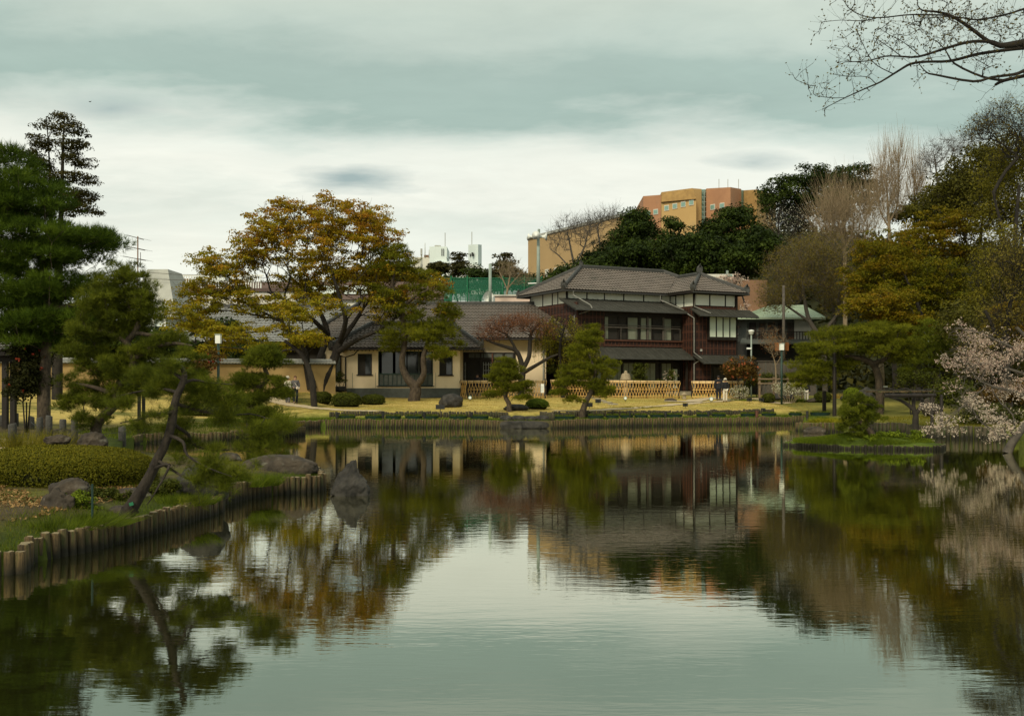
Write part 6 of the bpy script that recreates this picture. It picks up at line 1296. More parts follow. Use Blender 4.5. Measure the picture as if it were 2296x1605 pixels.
bush('garden_shrub', 'small shrub with pale blossom behind the fence near the porch', 1505, 880, [(1505,842,18,14,0,.5),(1495,860,24,14,0,.6)], 34, .25, 50, .09, 'leaf_shrub', 156, d=73.8, flowers=('petal_pink', 60, .07))
bush('red_leafed_bush', 'reddish leafed bush left of the white lamp post', 465, 880, [(455,820,34,22,0,1),(430,840,26,22,0,.9),(480,800,20,16,0,.7)], 60, .34, 60, .11, 'leaf_bronze', 157, d=52, flowers=('petal_red', 30, .10))
bush('loose_shrub', 'loose twiggy shrub below the lamp post on the left lawn', 470, 900, [(470,868,40,20,0,1.2),(430,870,26,16,0,1)], 60, .3, 40, .08, 'leaf_budding', 158, d=52, twigs=120)
bush('bright_bush', 'fresh green low bush between the rock and the thin stake on the near bank', 190, 1172, [(175,1125,38,26,0,.26),(150,1130,24,20,0,.2),(205,1145,28,20,0,.22),(215,1165,20,12,0,.2)], 120, .065, 60, .035, 'leaf_bright', 159, d=15.6)
bush('ground_shrub', 'leafy ground shrub below the right end of the hedge', 250, 1130, [(250,1112,40,14,0,.3),(215,1108,24,12,0,.25)], 70, .08, 50, .04, 'leaf_shrub', 171, d=16.6)
bush('ground_shrub', 'little ground shrub between the leaning pine and the dark boulder', 350, 1120, [(355,1098,34,18,0,.3),(385,1090,24,14,0,.25)], 70, .08, 50, .04, 'leaf_shrub', 172, d=17.6)
bush('ground_shrub', 'low ground shrub left of the craggy rock', 20, 1140, [(15,1128,44,16,0,.35)], 60, .09, 50, .04, 'leaf_shrub', 173, d=16.5)
bush('potted_tree', 'small round tree in a dark pot beside the rain pipe', 762, 870, [(762,848,16,14,0,.4)], 26, .2, 50, .08, 'leaf_shrub', 160, d=69.5)
bush('dark_shrub', 'dark shrub between the maple trunks and the cream wall', 705, 872, [(705,845,20,16,0,.6),(690,855,16,12,0,.5)], 30, .25, 60, .09, 'leaf_shrub', 161, d=70)
bush('green_shrub', 'pale green feathery shrub right of the umbrella pine', 2045, 870, [(2045,850,40,20,0,1),(2080,850,30,20,0,1)], 60, .35, 40, .10, 'leaf_shrub', 162, d=54, twigs=80)
bush('green_shrub', 'bright leafy clump at the foot of the islet pine', 2000, 985, [(1995,975,40,9,0,.5),(2055,975,16,16,0,.3),(1940,985,50,8,0,.5)], 90, .12, 60, .06, 'leaf_bright', 163, d=35.6)
bush('russet_bush', 'russet leafed low tree on the bank behind the cherry', 2230, 900, [(2250,885,44,20,0,1.4),(2290,880,26,22,0,1.2)], 70, .4, 60, .12, 'leaf_bronze', 164, d=46)
bush('green_shrub', 'dark green shrubs on the bank below the cherry branches', 2200, 950, [(2200,930,60,22,0,1.2),(2130,880,40,30,0,1.2),(2260,930,40,26,0,1)], 110, .35, 70, .11, 'leaf_shrub', 165, d=44)
bush('green_shrub', 'dark shrub row below the pale green roofed house', 1700, 860, [(1720,850,40,10,0,1),(1680,858,20,8,0,.8),(1770,850,30,12,0,.8)], 60, .4, 50, .13, 'leaf_shrub', 166, d=74)
# ------------------------------------------------------------------ overhead branches, top right
Do = 7.0
def Z(x, y, o=0, r_=.01): return (1818.4+x*.208, y*.208, o, r_)
ob_roots = [[(2700,700,.3,.16),(2640,420,.3,.14),(2560,240,.2,.11),(2420,130,.1,.07),Z(2500,440,.05,.040),Z(2296,465,0,.028),Z(2050,495,0,.020),Z(1950,455,0,.014),Z(1750,450,0,.011),Z(1600,480,0,.010),Z(1400,540,0,.009),Z(1150,615,0,.0075),Z(950,610,0,.006),Z(800,610,0,.005),Z(600,660,0,.004),Z(370,670,0,.003)],
 [Z(2500,500,.05,.025),Z(2296,520,.1,.014),Z(2080,545,.1,.012),Z(1800,585,.1,.011),Z(1500,660,.1,.010),Z(1250,668,.1,.009),Z(1080,690,.1,.009),Z(960,755,.1,.0075),Z(750,885,.1,.006),Z(600,950,.1,.005),Z(370,1055,.1,.0035),Z(125,1180,.1,.002)],
 [Z(2050,495,0,.018),Z(1900,440,0,.014),Z(1700,290,0,.012),Z(1500,170,0,.010),Z(1350,130,0,.008),Z(1200,115,0,.006),Z(1150,60,0,.004)],
 [Z(2600,20,-.1,.02),Z(2296,100,-.1,.008),Z(2100,160,-.1,.007),Z(1800,215,-.1,.006),Z(1600,190,-.1,.005),Z(1450,185,-.1,.004),Z(1200,200,-.1,.003)],
 [Z(2560,650,-.15,.03),Z(2296,765,-.15,.012),Z(2180,805,-.15,.010),Z(1950,835,-.15,.009),Z(1750,880,-.15,.009),Z(1350,810,-.15,.007),Z(1250,785,-.15,.005),Z(1170,700,-.15,.003)],
 [Z(2560,740,-.1,.03),Z(2296,820,-.1,.013),Z(2080,870,-.1,.012),Z(1990,915,-.1,.009)],[Z(2080,870,-.1,.010),Z(1850,830,-.1,.008),Z(1550,690,-.05,.007),Z(1450,545,-.05,.005),Z(1355,445,-.05,.003)],
 [Z(1500,170,0,.006),Z(1100,160,0,.005),Z(800,190,0,.0045),Z(640,190,0,.004),Z(500,150,0,.0035),Z(400,80,0,.003),Z(350,0,0,.002)],[Z(700,200,0,.004),Z(550,228,0,.0035),Z(330,220,0,.002),Z(175,235,0,.0015)],
 [Z(890,800,.1,.004),Z(700,700,.1,.003),Z(600,560,.1,.0025),Z(480,300,.1,.0015)],[Z(960,600,0,.004),Z(880,540,0,.003),Z(780,470,0,.0025),Z(680,410,0,.0015)],[Z(1170,600,0,.003),Z(1000,460,0,.0025),Z(850,380,0,.002),Z(725,300,0,.0015)],
 [Z(690,895,.1,.003),Z(600,830,.1,.0025),Z(400,825,.1,.002),Z(240,800,.1,.0015)],[Z(370,1055,.1,.002),Z(200,1055,.1,.0018),Z(50,1035,.1,.0015)]]
rl = [rootline(Do, q) for q in ob_roots]; bz_ = gz(13.8, 7.8); ob_base = (13.8, 7.8, bz_-.05)
rl[0] = [np.array([13.8, 7.8, bz_-.05, .21]), np.array([13.7, 7.8, 1.2, .19]), np.array([13.5, 7.75, 2.2, .17]), np.array([12.9, 7.7, 3.1, .14]), np.array([11.4, 7.5, 3.75, .12]), np.array([9.4, 7.3, 4.1, .095]), np.array([7.4, 7.2, 4.35, .075]), np.array([5.4, 7.1, 4.6, .055])]+rl[0][12:]
g = np.random.default_rng(5); tw = []
allp = np.array([q[:3] for rr_ in rl[1:]+[rl[0][9:]] for q in rr_])
allp = allp[(allp[:, 0] < 3.75)]
for p in allp[g.integers(0, len(allp), 420)]:
    a = g.normal(0, 1); up_b = g.uniform(.05, .24); tw.append(p+np.array([g.uniform(-.16, .02)*(1.2), g.normal(0, .1), up_b*(1 if g.random() < .8 else -.5)]))
tw = np.array(tw); dense = np.array([np.array(W(2150+g.normal()*70, 30+abs(g.normal())*30, Do+g.normal()*.15)) for _ in range(150)]); tw = np.concatenate([tw, dense])
P, par, r = grow(rl, tw, .06, .0013, .0, .35, .12, 2.6, seed=9, down=0)
loc = ob_base; br_t = thing('budding_branch_tree', 'dark budding branches reaching in overhead at the top right corner', 'tree', loc)
V, Fq = tubes(P, par, r, .008, (4, 8)); V2, F2, te = twiglets(P, par, r, 1, .11, .5, 3, .0035, .0009); kx = np.random.default_rng(1).random(len(F2)//6) < 1.1; Fq = np.concatenate([Fq, F2+len(V)]); V = np.concatenate([V, V2])
link('trunk', arr_mesh('trunk', V, Fq, loc), 'bark_dark', br_t, True)
tips = np.where((r < .0026))[0]; tips = g.choice(tips, min(len(tips)*1, 2600)); pb = np.concatenate([P[tips]+g.normal(0, .003, (len(tips), 3)), te[g.integers(0, len(te), 2600)]])
V, T_, to = leaf_cards(pb, g.normal(size=pb.shape), .018, g.random(len(pb))*.6, 3, .45); link('buds', arr_mesh('buds', V, T_, loc, to), 'leaf_budding', br_t)
# ------------------------------------------------------------------ undergrowth on the slopes
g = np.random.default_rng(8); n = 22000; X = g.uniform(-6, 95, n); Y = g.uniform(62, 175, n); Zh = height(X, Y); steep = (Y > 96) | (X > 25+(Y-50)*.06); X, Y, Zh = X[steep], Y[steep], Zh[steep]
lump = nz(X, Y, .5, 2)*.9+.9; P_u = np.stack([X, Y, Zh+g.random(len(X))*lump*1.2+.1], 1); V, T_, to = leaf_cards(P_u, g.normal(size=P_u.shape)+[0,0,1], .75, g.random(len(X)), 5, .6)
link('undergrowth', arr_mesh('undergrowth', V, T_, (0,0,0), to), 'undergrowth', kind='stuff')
# ------------------------------------------------------------------ grass
def blades(name, pts, hgt, w_, mat, seed=1, lean=.35):
    g = np.random.default_rng(seed); n = len(pts); a = g.uniform(0, 6.283, n); sx = np.stack([np.cos(a), np.sin(a), np.zeros(n)], 1)*w_/2; h_ = hgt*(.5+.8*g.random(n))
    tip = pts+np.stack([g.normal(0, lean, n)*h_, g.normal(0, lean, n)*h_, h_], 1); V = np.stack([pts-sx, pts+sx, tip], 1).reshape(-1, 3)
    link(name, arr_mesh(name, V, np.arange(n*3).reshape(-1, 3), (0,0,0), np.repeat(g.random(n), 3)), mat, kind='stuff')
def scatter(n, x0, x1, y0, y1, cond, seed=1, dz=-.01):
    g = np.random.default_rng(seed); X = g.uniform(x0, x1, n); Y = g.uniform(y0, y1, n); sd, _ = signed(X, Y); m_ = (sd > .05) & cond(X, Y, sd, g); X, Y, sd = X[m_], Y[m_], sd[m_]
    return np.stack([X, Y, height(X, Y, sd)+dz], 1)
blades('grass', scatter(80000, -12, -4, 11, 26, lambda X, Y, s, g: (s < .9+.9*nz(X, Y, 1.6, 2)) & (g.random(len(X)) < .9), 1), .09, .007, 'grass_blade', 1)
blades('grass', scatter(60000, -16, -3, 12, 30, lambda X, Y, s, g: (nz(X, Y, 1.1, 5) > .05), 2), .06, .007, 'grass_olive', 2)
blades('grass', scatter(26000, -16, -8, 36, 52, lambda X, Y, s, g: s < 4, 3), .14, .018, 'grass_blade', 3)
blades('grass', scatter(45000, -11, 17, 49, 59, lambda X, Y, s, g: s < 2.0, 4), .11, .022, 'grass_blade', 4)
blades('grass', scatter(45000, -14, 20, 51, 74, lambda X, Y, s, g: s > 2.4, 5), .05, .03, 'dry_blade', 5)
blades('grass', scatter(26000, 12, 24, 38, 52, lambda X, Y, s, g: s < 6, 7), .10, .02, 'grass_olive', 7)
g = np.random.default_rng(6); n = 16000; a = g.uniform(0, 6.28, n); q = np.sqrt(g.random(n)); X = 12.75+q*np.cos(a)*2.5; Y = 36.2+q*np.sin(a)*1.75
blades('grass', np.stack([X, Y, .16+.3*S((1-q)*1.1)], 1), .12, .014, 'grass_blade', 6)
# dead leaves between the rocks on the near bank
q = scatter(9000, -9.5, -5, 13, 18.5, lambda X, Y, s, g: (s > 1.0) & (nz(X, Y, 1.2, 9) > -.35), 11, .02); g = np.random.default_rng(4)
V, T_, to = leaf_cards(q, g.normal(size=q.shape)*.6+[0,0,1], .06, g.random(len(q)), 5, .5); link('fallen_leaves', arr_mesh('fallen_leaves', V, T_, (0,0,0), to), 'litter', kind='stuff')
# ------------------------------------------------------------------ rocks
def rock(name, label, c, rad, mat='rock', seed=1, rot=0., group=None, cuts=7, rough=.16, cat='rock', facet=.75, boxy=1., taper=0.):
    bm = bmesh.new(); bmesh.ops.create_icosphere(bm, subdivisions=5 if c[1] < 26 else 4, radius=1); g = random.Random(seed)
    pl = [(Vector((g.uniform(-1,1), g.uniform(-1,1), g.uniform(-.5,1))).normalized(), g.uniform(facet, .95)) for _ in range(cuts)]
    off = Vector((seed*3.1, seed*1.7, 0)); m3 = Matrix.Rotation(rot, 3, 'Z')
    for v in bm.verts:
        p = Vector([math.copysign(abs(q)**boxy, q) for q in v.co])*(1 if boxy == 1 else .92)
        for n_, d_ in pl:
            k = p.dot(n_)
            if k > d_: p -= n_*(k-d_)*.9
        p += v.co*rough*(mnoise.fractal(p*1.6+off, 1., 2., 4)); p += v.co*rough*.35*(abs(mnoise.noise(p*4+off))-.2); p += v.co*.02*mnoise.fractal(p*11+off, 1., 2., 3)
        if taper: p.x = p.x*(1-taper*p.z)+.25*max(p.z, 0); p.y *= 1-taper*p.z
        v.co = m3@Vector((p.x*rad[0], p.y*rad[1], p.z*rad[2]))
    me = bpy.data.meshes.new(name); bm.to_mesh(me); bm.free(); o = link(name, me, mat, None, True, c); o['label'] = label; o['category'] = cat
    if group: o['group'] = group
    return o
def rock_px(label, x0, x1, y0, y1, d=None, mat='rock', seed=1, dr=.7, name='rock', sink=.25, **kw):
    b = gp((x0+x1)/2, y1) if d is None else W((x0+x1)/2, y1, d); dd = b.y; rx = (x1-x0)/2/F*dd; hh = (y1-y0)/F*dd
    return rock(name, label, (b.x, b.y+rx*dr*.8, b.z+hh*(.5-sink/2)), (rx*1.04, rx*dr, hh*(.5+sink/2)*1.02), mat, seed, **kw)
rock_px('broad smooth dark boulder behind the log edging at the tip of the near bank', 535, 702, 1022, 1076, 22.0, 'rock', 1, .55, cuts=5, rough=.10, facet=.82)
rock_px('pointed dark rock standing alone in the pond', 748, 820, 1038, 1112, 20.7, 'rock_dark', 5, .6, cuts=9, rough=.26, sink=.2, facet=.6, taper=.42)
rock_px('rounded dark boulder leaning over the log edging under the pine boughs', 380, 498, 1040, 1128, 18.0, 'rock_dark', 8, .8, cuts=5, rough=.12)
rock_px('large craggy rock beside the bright bush on the near bank', 70, 165, 1098, 1192, 15.2, 'rock', 4, .7, cuts=9, rough=.24, facet=.65)
rock_px('flat topped rock behind the craggy one on the near bank', 98, 195, 1072, 1125, 16.5, 'rock', 12, .7, cuts=7, rough=.15)
rock_px('low grey rock at the left edge of the near bank', -30, 42, 1148, 1200, 14.6, 'rock', 6, .7, cuts=5)
rock_px('low mossy rock below the hedge, right of the thin stake', 225, 330, 1098, 1136, 17.0, 'rock', 9, .7, cuts=6)
rock_px('flat pale stepping rock under the leaning pine', 235, 300, 1135, 1160, 15.6, 'rock', 10, .7, cuts=4)
rock_px('dark sloping rock at the foot of the grey lower trunk', 168, 232, 968, 1008, 23.6, 'rock', 11, .7, cuts=8)
rock_px('low rock between the posts at the left path', 92, 150, 975, 996, 24.5, 'rock', 13, .7)
rock_px('half hidden boulder behind the boughs right of the leaning pine', 480, 535, 1016, 1040, 24.2, 'rock', 14, .8)
rock_px('brown rock at the end of the stone shore left of the lawn edging', 746-77, 792-77+5, 941, 956, 51.4, 'rock', 15, .6)
rock_px('grey lichen streaked boulder on the lawn', 982, 1036, 882, 914, None, 'rock_dark', 16, .8, cuts=8, rough=.14)
rock_px('low flat rock behind the slim trunk of the small pine', 1130, 1184, 906, 921, None, 'rock_dark', 17, .7)
rock_px('long dark rock in front of the white flowering bush', 1727, 1784, 880, 898, None, 'rock_dark', 18, .6, cuts=4)
rock_px('round dark rock beside the pine support post', 1888, 1922, 884, 899, None, 'rock_dark', 19, .7)
rock_px('small dark rock in the bed left of the support post', 1826, 1850, 880, 890, None, 'rock_dark', 20, .7)
rock_px('flat pale stone among the plants at the right end of the lawn', 1812, 1850, 893, 902, None, 'rock', 21, .6)
rock_px('brown rock lying by the fence gap on the path', 1491, 1519, 875, 882, None, 'rock', 22, .5)
rock_px('large dark rock half behind the trellis twigs', 1930, 1965, 868, 905, 52, 'rock_dark', 23, .8)
rock_px('tan boulder behind the wisteria trellis', 2070, 2110, 892, 925, 50, 'rock', 24, .8)
rock_px('grey rock behind the islet pine', 1980, 2012, 972, 988, 37.0, 'rock', 25, .8)
# stone landing between the two log rows
ld = thing('stone_landing', 'flat stone landing slab between the two long log edgings', 'landing', (.7, 50, .3))
for i, (x0, x1, y0, y1, d_, s_) in enumerate([(1122,1232,945,961,49.9,31),(1120,1150,933,948,50.6,32),(1146,1178,933,947,50.7,33),(1172,1205,934,948,50.8,34),(1200,1236,933,948,50.9,35)]):
    b = W((x0+x1)/2, y1, d_); rx = (x1-x0)/2/F*d_; hh = (y1-y0)/F*d_; o = rock('slab' if i == 0 else 'stone', '', (b.x-.7, b.y+.35-50, b.z+hh*.5-.3), (rx*1.12, .6, hh*.62), 'rock_dark', s_, cuts=3, rough=.07, facet=.9, boxy=.42 if i == 0 else .6)
    o.parent = ld; del o['label']; del o['category']
hd = rock_px('long sloping stone beside the short pale logs of the headland', 1806, 1856, 957, 975, 45.2, 'rock', 41, .5)
# stepping stones
for i, (x, y) in enumerate([(1322,892),(1338,895),(1350,899),(1362,903),(1374,907)]):
    p = gp(x, y); rock('stepping_stone', ['stepping stone nearest the fence on the lawn','second stepping stone from the fence on the lawn','middle stepping stone on the lawn','second stepping stone from the gravel path','stepping stone nearest the gravel path'][i], (p.x, p.y, p.z+.01), (.36, .42, .07), 'slab_stone', 50+i, cuts=3, rough=.08, group='stepping stones on the lawn', cat='stone')
# ------------------------------------------------------------------ bamboo fences
def bfence(label, a, b, ztop, n, posts):
    a = Vector(a); b = Vector(b); t = thing('bamboo_fence', label, 'fence', a, 'bamboo lattice fences in front of the houses'); d_ = (b-a); L_ = d_.length; d_.normalize(); hgt = 1.22
    fr_ = Fr(a.x, a.y, math.atan2(d_.y, d_.x)); z0 = a.z; dzz = (b.z-a.z)/L_
    def q(u, v, z): return fr_(u, v, z+z0+dzz*u)
    part('top_rail', MB().tube([q(-.05,0,hgt), q(L_+.05,0,hgt)], .055, 8), 'bamboo_light', t, True)
    part('top_rail', MB().tube([q(0,-.05,hgt-.10), q(L_,-.05,hgt-.10)], .032, 8), 'bamboo_light', t, True)
    for z in (.62, .12): part('rail', MB().tube([q(0,-.035,z), q(L_,-.035,z)], .022, 6), 'bamboo', t, True)
    s = L_/n; m1 = MB().bar((0,0,0),(s*1.55,0,hgt-.06),.07,.02).mesh('slat'); m2 = MB().bar((s*1.55,.03,0),(0,.03,hgt-.06),.07,.02).mesh('slat')
    for i in range(n):
        for me in (m1, m2):
            o = link('slat', me, 'bamboo', t); p = q(i*s-.2*s+.02*math.sin(i*5), 0, 0); o.location = p-a; o.rotation_euler = (0, 0, math.atan2(d_.y, d_.x))
    for k in range(posts):
        u = L_*k/(posts-1); part('post', MB().tube([q(u,.08,-.3), q(u,.08,hgt+.05)], .06, 8), 'dark_wood', t)
    m = MB()
    for k in range(int(L_/.5)+1): u = k*.5; m.tube([q(u,-.085,hgt-.14), q(u,-.065,hgt+.03), q(u+.03,.02,hgt+.075)], .014, 4)
    part('black_ties', m, 'black_paint', t, kind='stuff')
def fp(x, d): X = pxX(x, d); return (X, d, gz(X, d))
bfence('long bamboo lattice fence in front of the timber house', fp(1236,72.5), fp(1523,72.8), 0, 44, 9)
bfence('bamboo lattice fence in front of the glazed entrance', fp(1046,70.5), fp(1224,71.5), 0, 27, 5)
bfence('short bamboo lattice fence piece at the corner of the cream front block', fp(1033,70.9), fp(1045,70.4), 0, 3, 2)
bfence('bamboo lattice fence behind the couple, right of the porch', fp(1552,72.8), fp(1665,73.2), 0, 17, 4)
# ------------------------------------------------------------------ posts, tubs, lights
def post_at(px, py, ytop, r_, label, mat='black_paint', group='short dark posts along the lawn edge', name='edge_post', d=None):
    b = gp(px, py) if d is None else W(px, py, d); h_ = (py-ytop)/F*b.y
    m = MB().tube([(b.x,b.y,b.z-.2),(b.x,b.y,b.z+h_)], r_, 8); return single(name, m, mat, label, 'post', b, group)
where = ['leftmost of the dark posts, near the path end','dark post before the clipped shrubs','dark post left of the black sign','dark post right of the black sign','thin dark post right of the stone landing','dark post below the stepping stones','dark post right of the landing below the fence','dark post before the strolling couple','rusty dark post beside the small green lamp','rightmost dark post, by the headland']
for (x, y0, y1, r_), l_ in zip([(756,925,941,.10),(859,922,941,.10),(951.5,923,940,.09),(1058,924,940,.10),(1254,921,938,.06),(1412,922,938,.06),(1492.5,921,938,.08),(1588.5,921,939,.08),(1697,920,941,.11),(1810,921,940,.09)], where):
    d_ = {0:51}.get(0); b = W(x, y1, 51.9+max(0, x-1200)/600*3.4); single('edge_post', MB().tube([(b.x,b.y,.2),(b.x,b.y,pyZ(y0,b.y))], r_*.8, 8), 'black_paint' if x != 1697 else 'batten_wood', l_, 'post', (b.x,b.y,.45), 'short dark posts along the lawn edge')
tub_px = [(759,797),(818,860),(863,900),(908,948),(951,983),(1008,1048),(1055,1096),(1240,1290),(1317,1354),(1358,1388),(1390,1420),(1422,1453),(1457,1490),(1494,1530),(1561,1591),(1596,1628),(1660,1694),(1707,1741),(1768,1798),(1816,1862)]
tub_words = ['leftmost planting tub on the shore strip','tub under the dark post before the clipped shrubs','third planting tub from the left','tub left of the black sign','tub right of the post by the black sign','tub second from the stone landing on its left side','tub just left of the stone landing','tub just right of the stone landing','tub below the leaning lawn pine','tub right of the leaning lawn pine','tub left of the dark post under the fence','tub below the blue grey plants','tub between two dark posts under the fence','tub right of the dark post under the fence end','tub before the porch gap','tub below the strolling couple','tub left of the rusty post','tub under the small green lamp','tub left of the rightmost post','rightmost planting tub near the headland']
shore = [(x, 49.9+(0 if x < 1180 else (x-1180)/600*4.6)) for x in range(0, 1)]
for i, ((a, b), w_) in enumerate(zip(tub_px, tub_words)):
    xm = (a+b)/2; d_ = 51.9 if xm < 1180 else 51.0+(xm-1240)/600*4.7; X = pxX(xm, d_); 
    for _ in range(30):
        s_ = float(signed(np.array([X]), np.array([d_]))[0][0])
        if 1.2 < s_ < 1.5: break
        d_ += (1.35-s_)*.6; X = pxX(xm, d_)
    rx = (b-a)/2/F*d_; z = gz(X, d_); t = thing('planting_tub', 'dark green tub of grass, '+w_, 'tub', (X, d_, z), 'dark green planting tubs along the shore')
    m = MB(); n_ = 20
    ring = lambda k, zz: [(X+rx*k*math.cos(2*math.pi*j/n_), d_+.32*k*math.sin(2*math.pi*j/n_), zz) for j in range(n_)]
    R_ = [ring(.9, z-.05), ring(1.0, z+.17), ring(1.03, z+.18), ring(.95, z+.18), ring(.93, z+.12)]; base = 0
    for q in R_: m.v += q
    for k in range(4):
        for j in range(n_): m.f.append((k*n_+j, k*n_+(j+1) % n_, (k+1)*n_+(j+1) % n_, (k+1)*n_+j))
    part('tub', m, 'teal_tub', t, True); part('soil', MB().poly(ring(.935, z+.125)), 'bark_dark', t)
    g = np.random.default_rng(i); n = 420; aa = g.uniform(0, 6.28, n); q = np.sqrt(g.random(n)); pts = np.stack([X+rx*.9*q*np.cos(aa), d_+.28*q*np.sin(aa), np.full(n, z+.11)], 1)
    h_ = .08+.12*g.random(n); sx = np.stack([np.cos(aa), np.sin(aa), 0*aa], 1)*.014; V = np.stack([pts-sx, pts+sx, pts+np.stack([g.normal(0,.03,n), g.normal(0,.03,n), h_], 1)], 1).reshape(-1, 3)
    link('grass', arr_mesh('grass', V, np.arange(n*3).reshape(-1, 3), (X, d_, z), np.repeat(g.random(n), 3)), 'grass_blade', t, kind='stuff')
def spot(px, py, label, kind='box', s=.17):
    b = gp(px, py); t = thing('garden_spotlight', label, 'lamp', b, 'small garden lights on the lawn')
    part('stake', MB().tube([(b.x,b.y,b.z-.1),(b.x,b.y,b.z+.12)], .015, 6), 'black_paint', t)
    if kind == 'box': part('lamp_head', MB().box(b.x-s,b.x+s,b.y-.08,b.y+.08,b.z+.10,b.z+.10+s*1.4), 'black_paint', t); part('lens', MB().tube([(b.x,b.y-.083,b.z+.10+s*.7),(b.x,b.y-.095,b.z+.1+s*.7)], s*.4, 10), 'dark_glass', t)
    else: part('lamp_head', MB().tube([(b.x,b.y+.12,b.z+.2),(b.x,b.y-.04,b.z+.22),(b.x,b.y-.08,b.z+.22)], [.06,s*.8,s*.85], 12), 'teal_glass', t, True); part('lens', MB().tube([(b.x,b.y-.081,b.z+.22),(b.x,b.y-.1,b.z+.22)], s*.6, 12), 'white_paint', t)
spot(1054, 899, 'round white lensed garden light left of the small pine', 'round', .15)
spot(1322, 916, 'black box light right of the leaning lawn pine'); spot(1341, 907, 'black box light with round lens near the stepping stones')
spot(1536.5, 915, 'black box light below the fence gap', s=.14); spot(1402, 888, 'round pale garden light at the foot of the long bamboo fence', 'round', .15); spot(1594.5, 888, 'round teal garden light left of the couple', 'round', .18)
spot(1707, 888, 'black box light right of the first white flowering bush', s=.16); spot(1680, 903, 'black box light right of the couple on the lawn', s=.16)
spot(1711, 927, 'small upright green lamp at the lawn edge beside the rusty post', 'box', .12)
b = gp(987, 925); sg = thing('plant_sign', 'small black sign plate on a stake before the grey boulder', 'sign', b); part('plate', MB().box(b.x-.24,b.x+.24,b.y-.02,b.y+.02,b.z+.18,b.z+.42), 'black_paint', sg); part('stake', MB().box(b.x-.02,b.x+.02,b.y+.021,b.y+.05,b.z-.1,b.z+.4), 'black_paint', sg)
b = Vector(fp(1216,70.2)); sg = thing('notice_board', 'white notice board on two dark legs at the end of the entrance fence', 'sign', b)
part('board', MB().box(b.x-.12,b.x+.12,b.y-.02,b.y+.02,b.z+.40,b.z+1.02), 'white_paint', sg)
m = MB()
for i in range(7): m.box(b.x-.09,b.x+.02+.01*(i % 3)*3,b.y-.024,b.y-.0205,b.z+.50+i*.06,b.z+.515+i*.06)
part('print', m, 'pole_grey', sg); part('leg', MB().box(b.x-.15,b.x-.12,b.y-.03,b.y+.03,b.z-.1,b.z+1.05), 'dark_wood', sg); part('leg', MB().box(b.x+.16,b.x+.24,b.y-.04,b.y+.04,b.z-.1,b.z+1.4), 'dark_wood', sg)
def lamp_post(px, yb, y0, y1, d, label, w_=.14):
    X = pxX(px, d); z0 = gz(X, d); t = thing('garden_lamp_post', label, 'lamp post', (X, d, z0), 'square headed garden lamp posts')
    part('pole', MB().tube([(X,d,z0-.1),(X,d,pyZ(y1,d))], .07, 10), 'teal_tub', t, True); part('lamp_shade', MB().box(X-w_,X+w_,d-w_,d+w_,pyZ(y1,d),pyZ(y0,d)), 'white_paint', t); part('cap', MB().box(X-w_-.02,X+w_+.02,d-w_-.02,d+w_+.02,pyZ(y0,d),pyZ(y0,d)+.05), 'pole_grey', t)
lamp_post(489.5, 880, 751, 770, 52, 'slim green lamp post with a white square head on the left lawn', .13)
lamp_post(1752.5, 870, 771, 785, 66, 'slim green lamp post with a white square head by the green roofed house', .13)
d_ = 76; X = pxX(1684.5, d_); gl = thing('globe_lamp', 'street lamp with a bowl shaped white head behind the camellia', 'lamp post', (X, d_, gz(X, d_)))
part('pole', MB().tube([(X,d_,1),(X,d_,pyZ(750,d_))], .06, 8), 'pole_grey', gl, True); part('bowl', MB().lathe((X,d_,pyZ(751,d_)), [(.05,0),(.16,.08),(.22,.28),(.24,.30),(.20,.36),(.02,.40)], 14), 'white_paint', gl, True); part('camera', MB().box(X-.35,X,d_-.1,d_+.1,pyZ(783,d_),pyZ(783,d_)+.12), 'white_paint', gl)
d_ = 62; X = pxX(2082, d_); gl = thing('globe_lamp', 'street lamp with a bowl shaped head half hidden in the russet maple', 'lamp post', (X, d_, gz(X, d_)))
part('pole', MB().tube([(X,d_,1),(X,d_,pyZ(752,d_))], .05, 8), 'pole_grey', gl, True); part('bowl', MB().lathe((X,d_,pyZ(753,d_)), [(.05,0),(.16,.06),(.27,.22),(.28,.25),(.1,.28)], 14), 'white_paint', gl, True)
mast('utility_pole', 'grey utility pole in front of the green roofed house', 1757, 640, 812, 78, .13, .10, 'bark_grey')
ins = thing('insulator_rack', 'teal insulator rack on a wall bracket above the terracotta block', 'fitting', W(1630,632,97)); p = W(1630,632,97)
for k in range(6): part('insulator', MB().tube([p+Vector((-.3+.3*(k % 2),0,-.9+.3*k)), p+Vector((.3+.1*(k % 3),0,-.9+.3*k))], .13, 8), 'teal_glass', ins)
part('bracket', MB().box(p.x-.08,p.x+.12,96.9,97.1,p.z-1.4,p.z+1.1), 'pole_grey', ins)
b = W(1753,777,79); single('orange_sign', MB().box(b.x-.55,b.x+.55,79,79.05,b.z-.32,b.z+.32).box(b.x-.03,b.x+.03,79.05,79.1,1.5,b.z), 'orange_sign', 'faded orange sign panel left of the utility pole', 'sign', b)
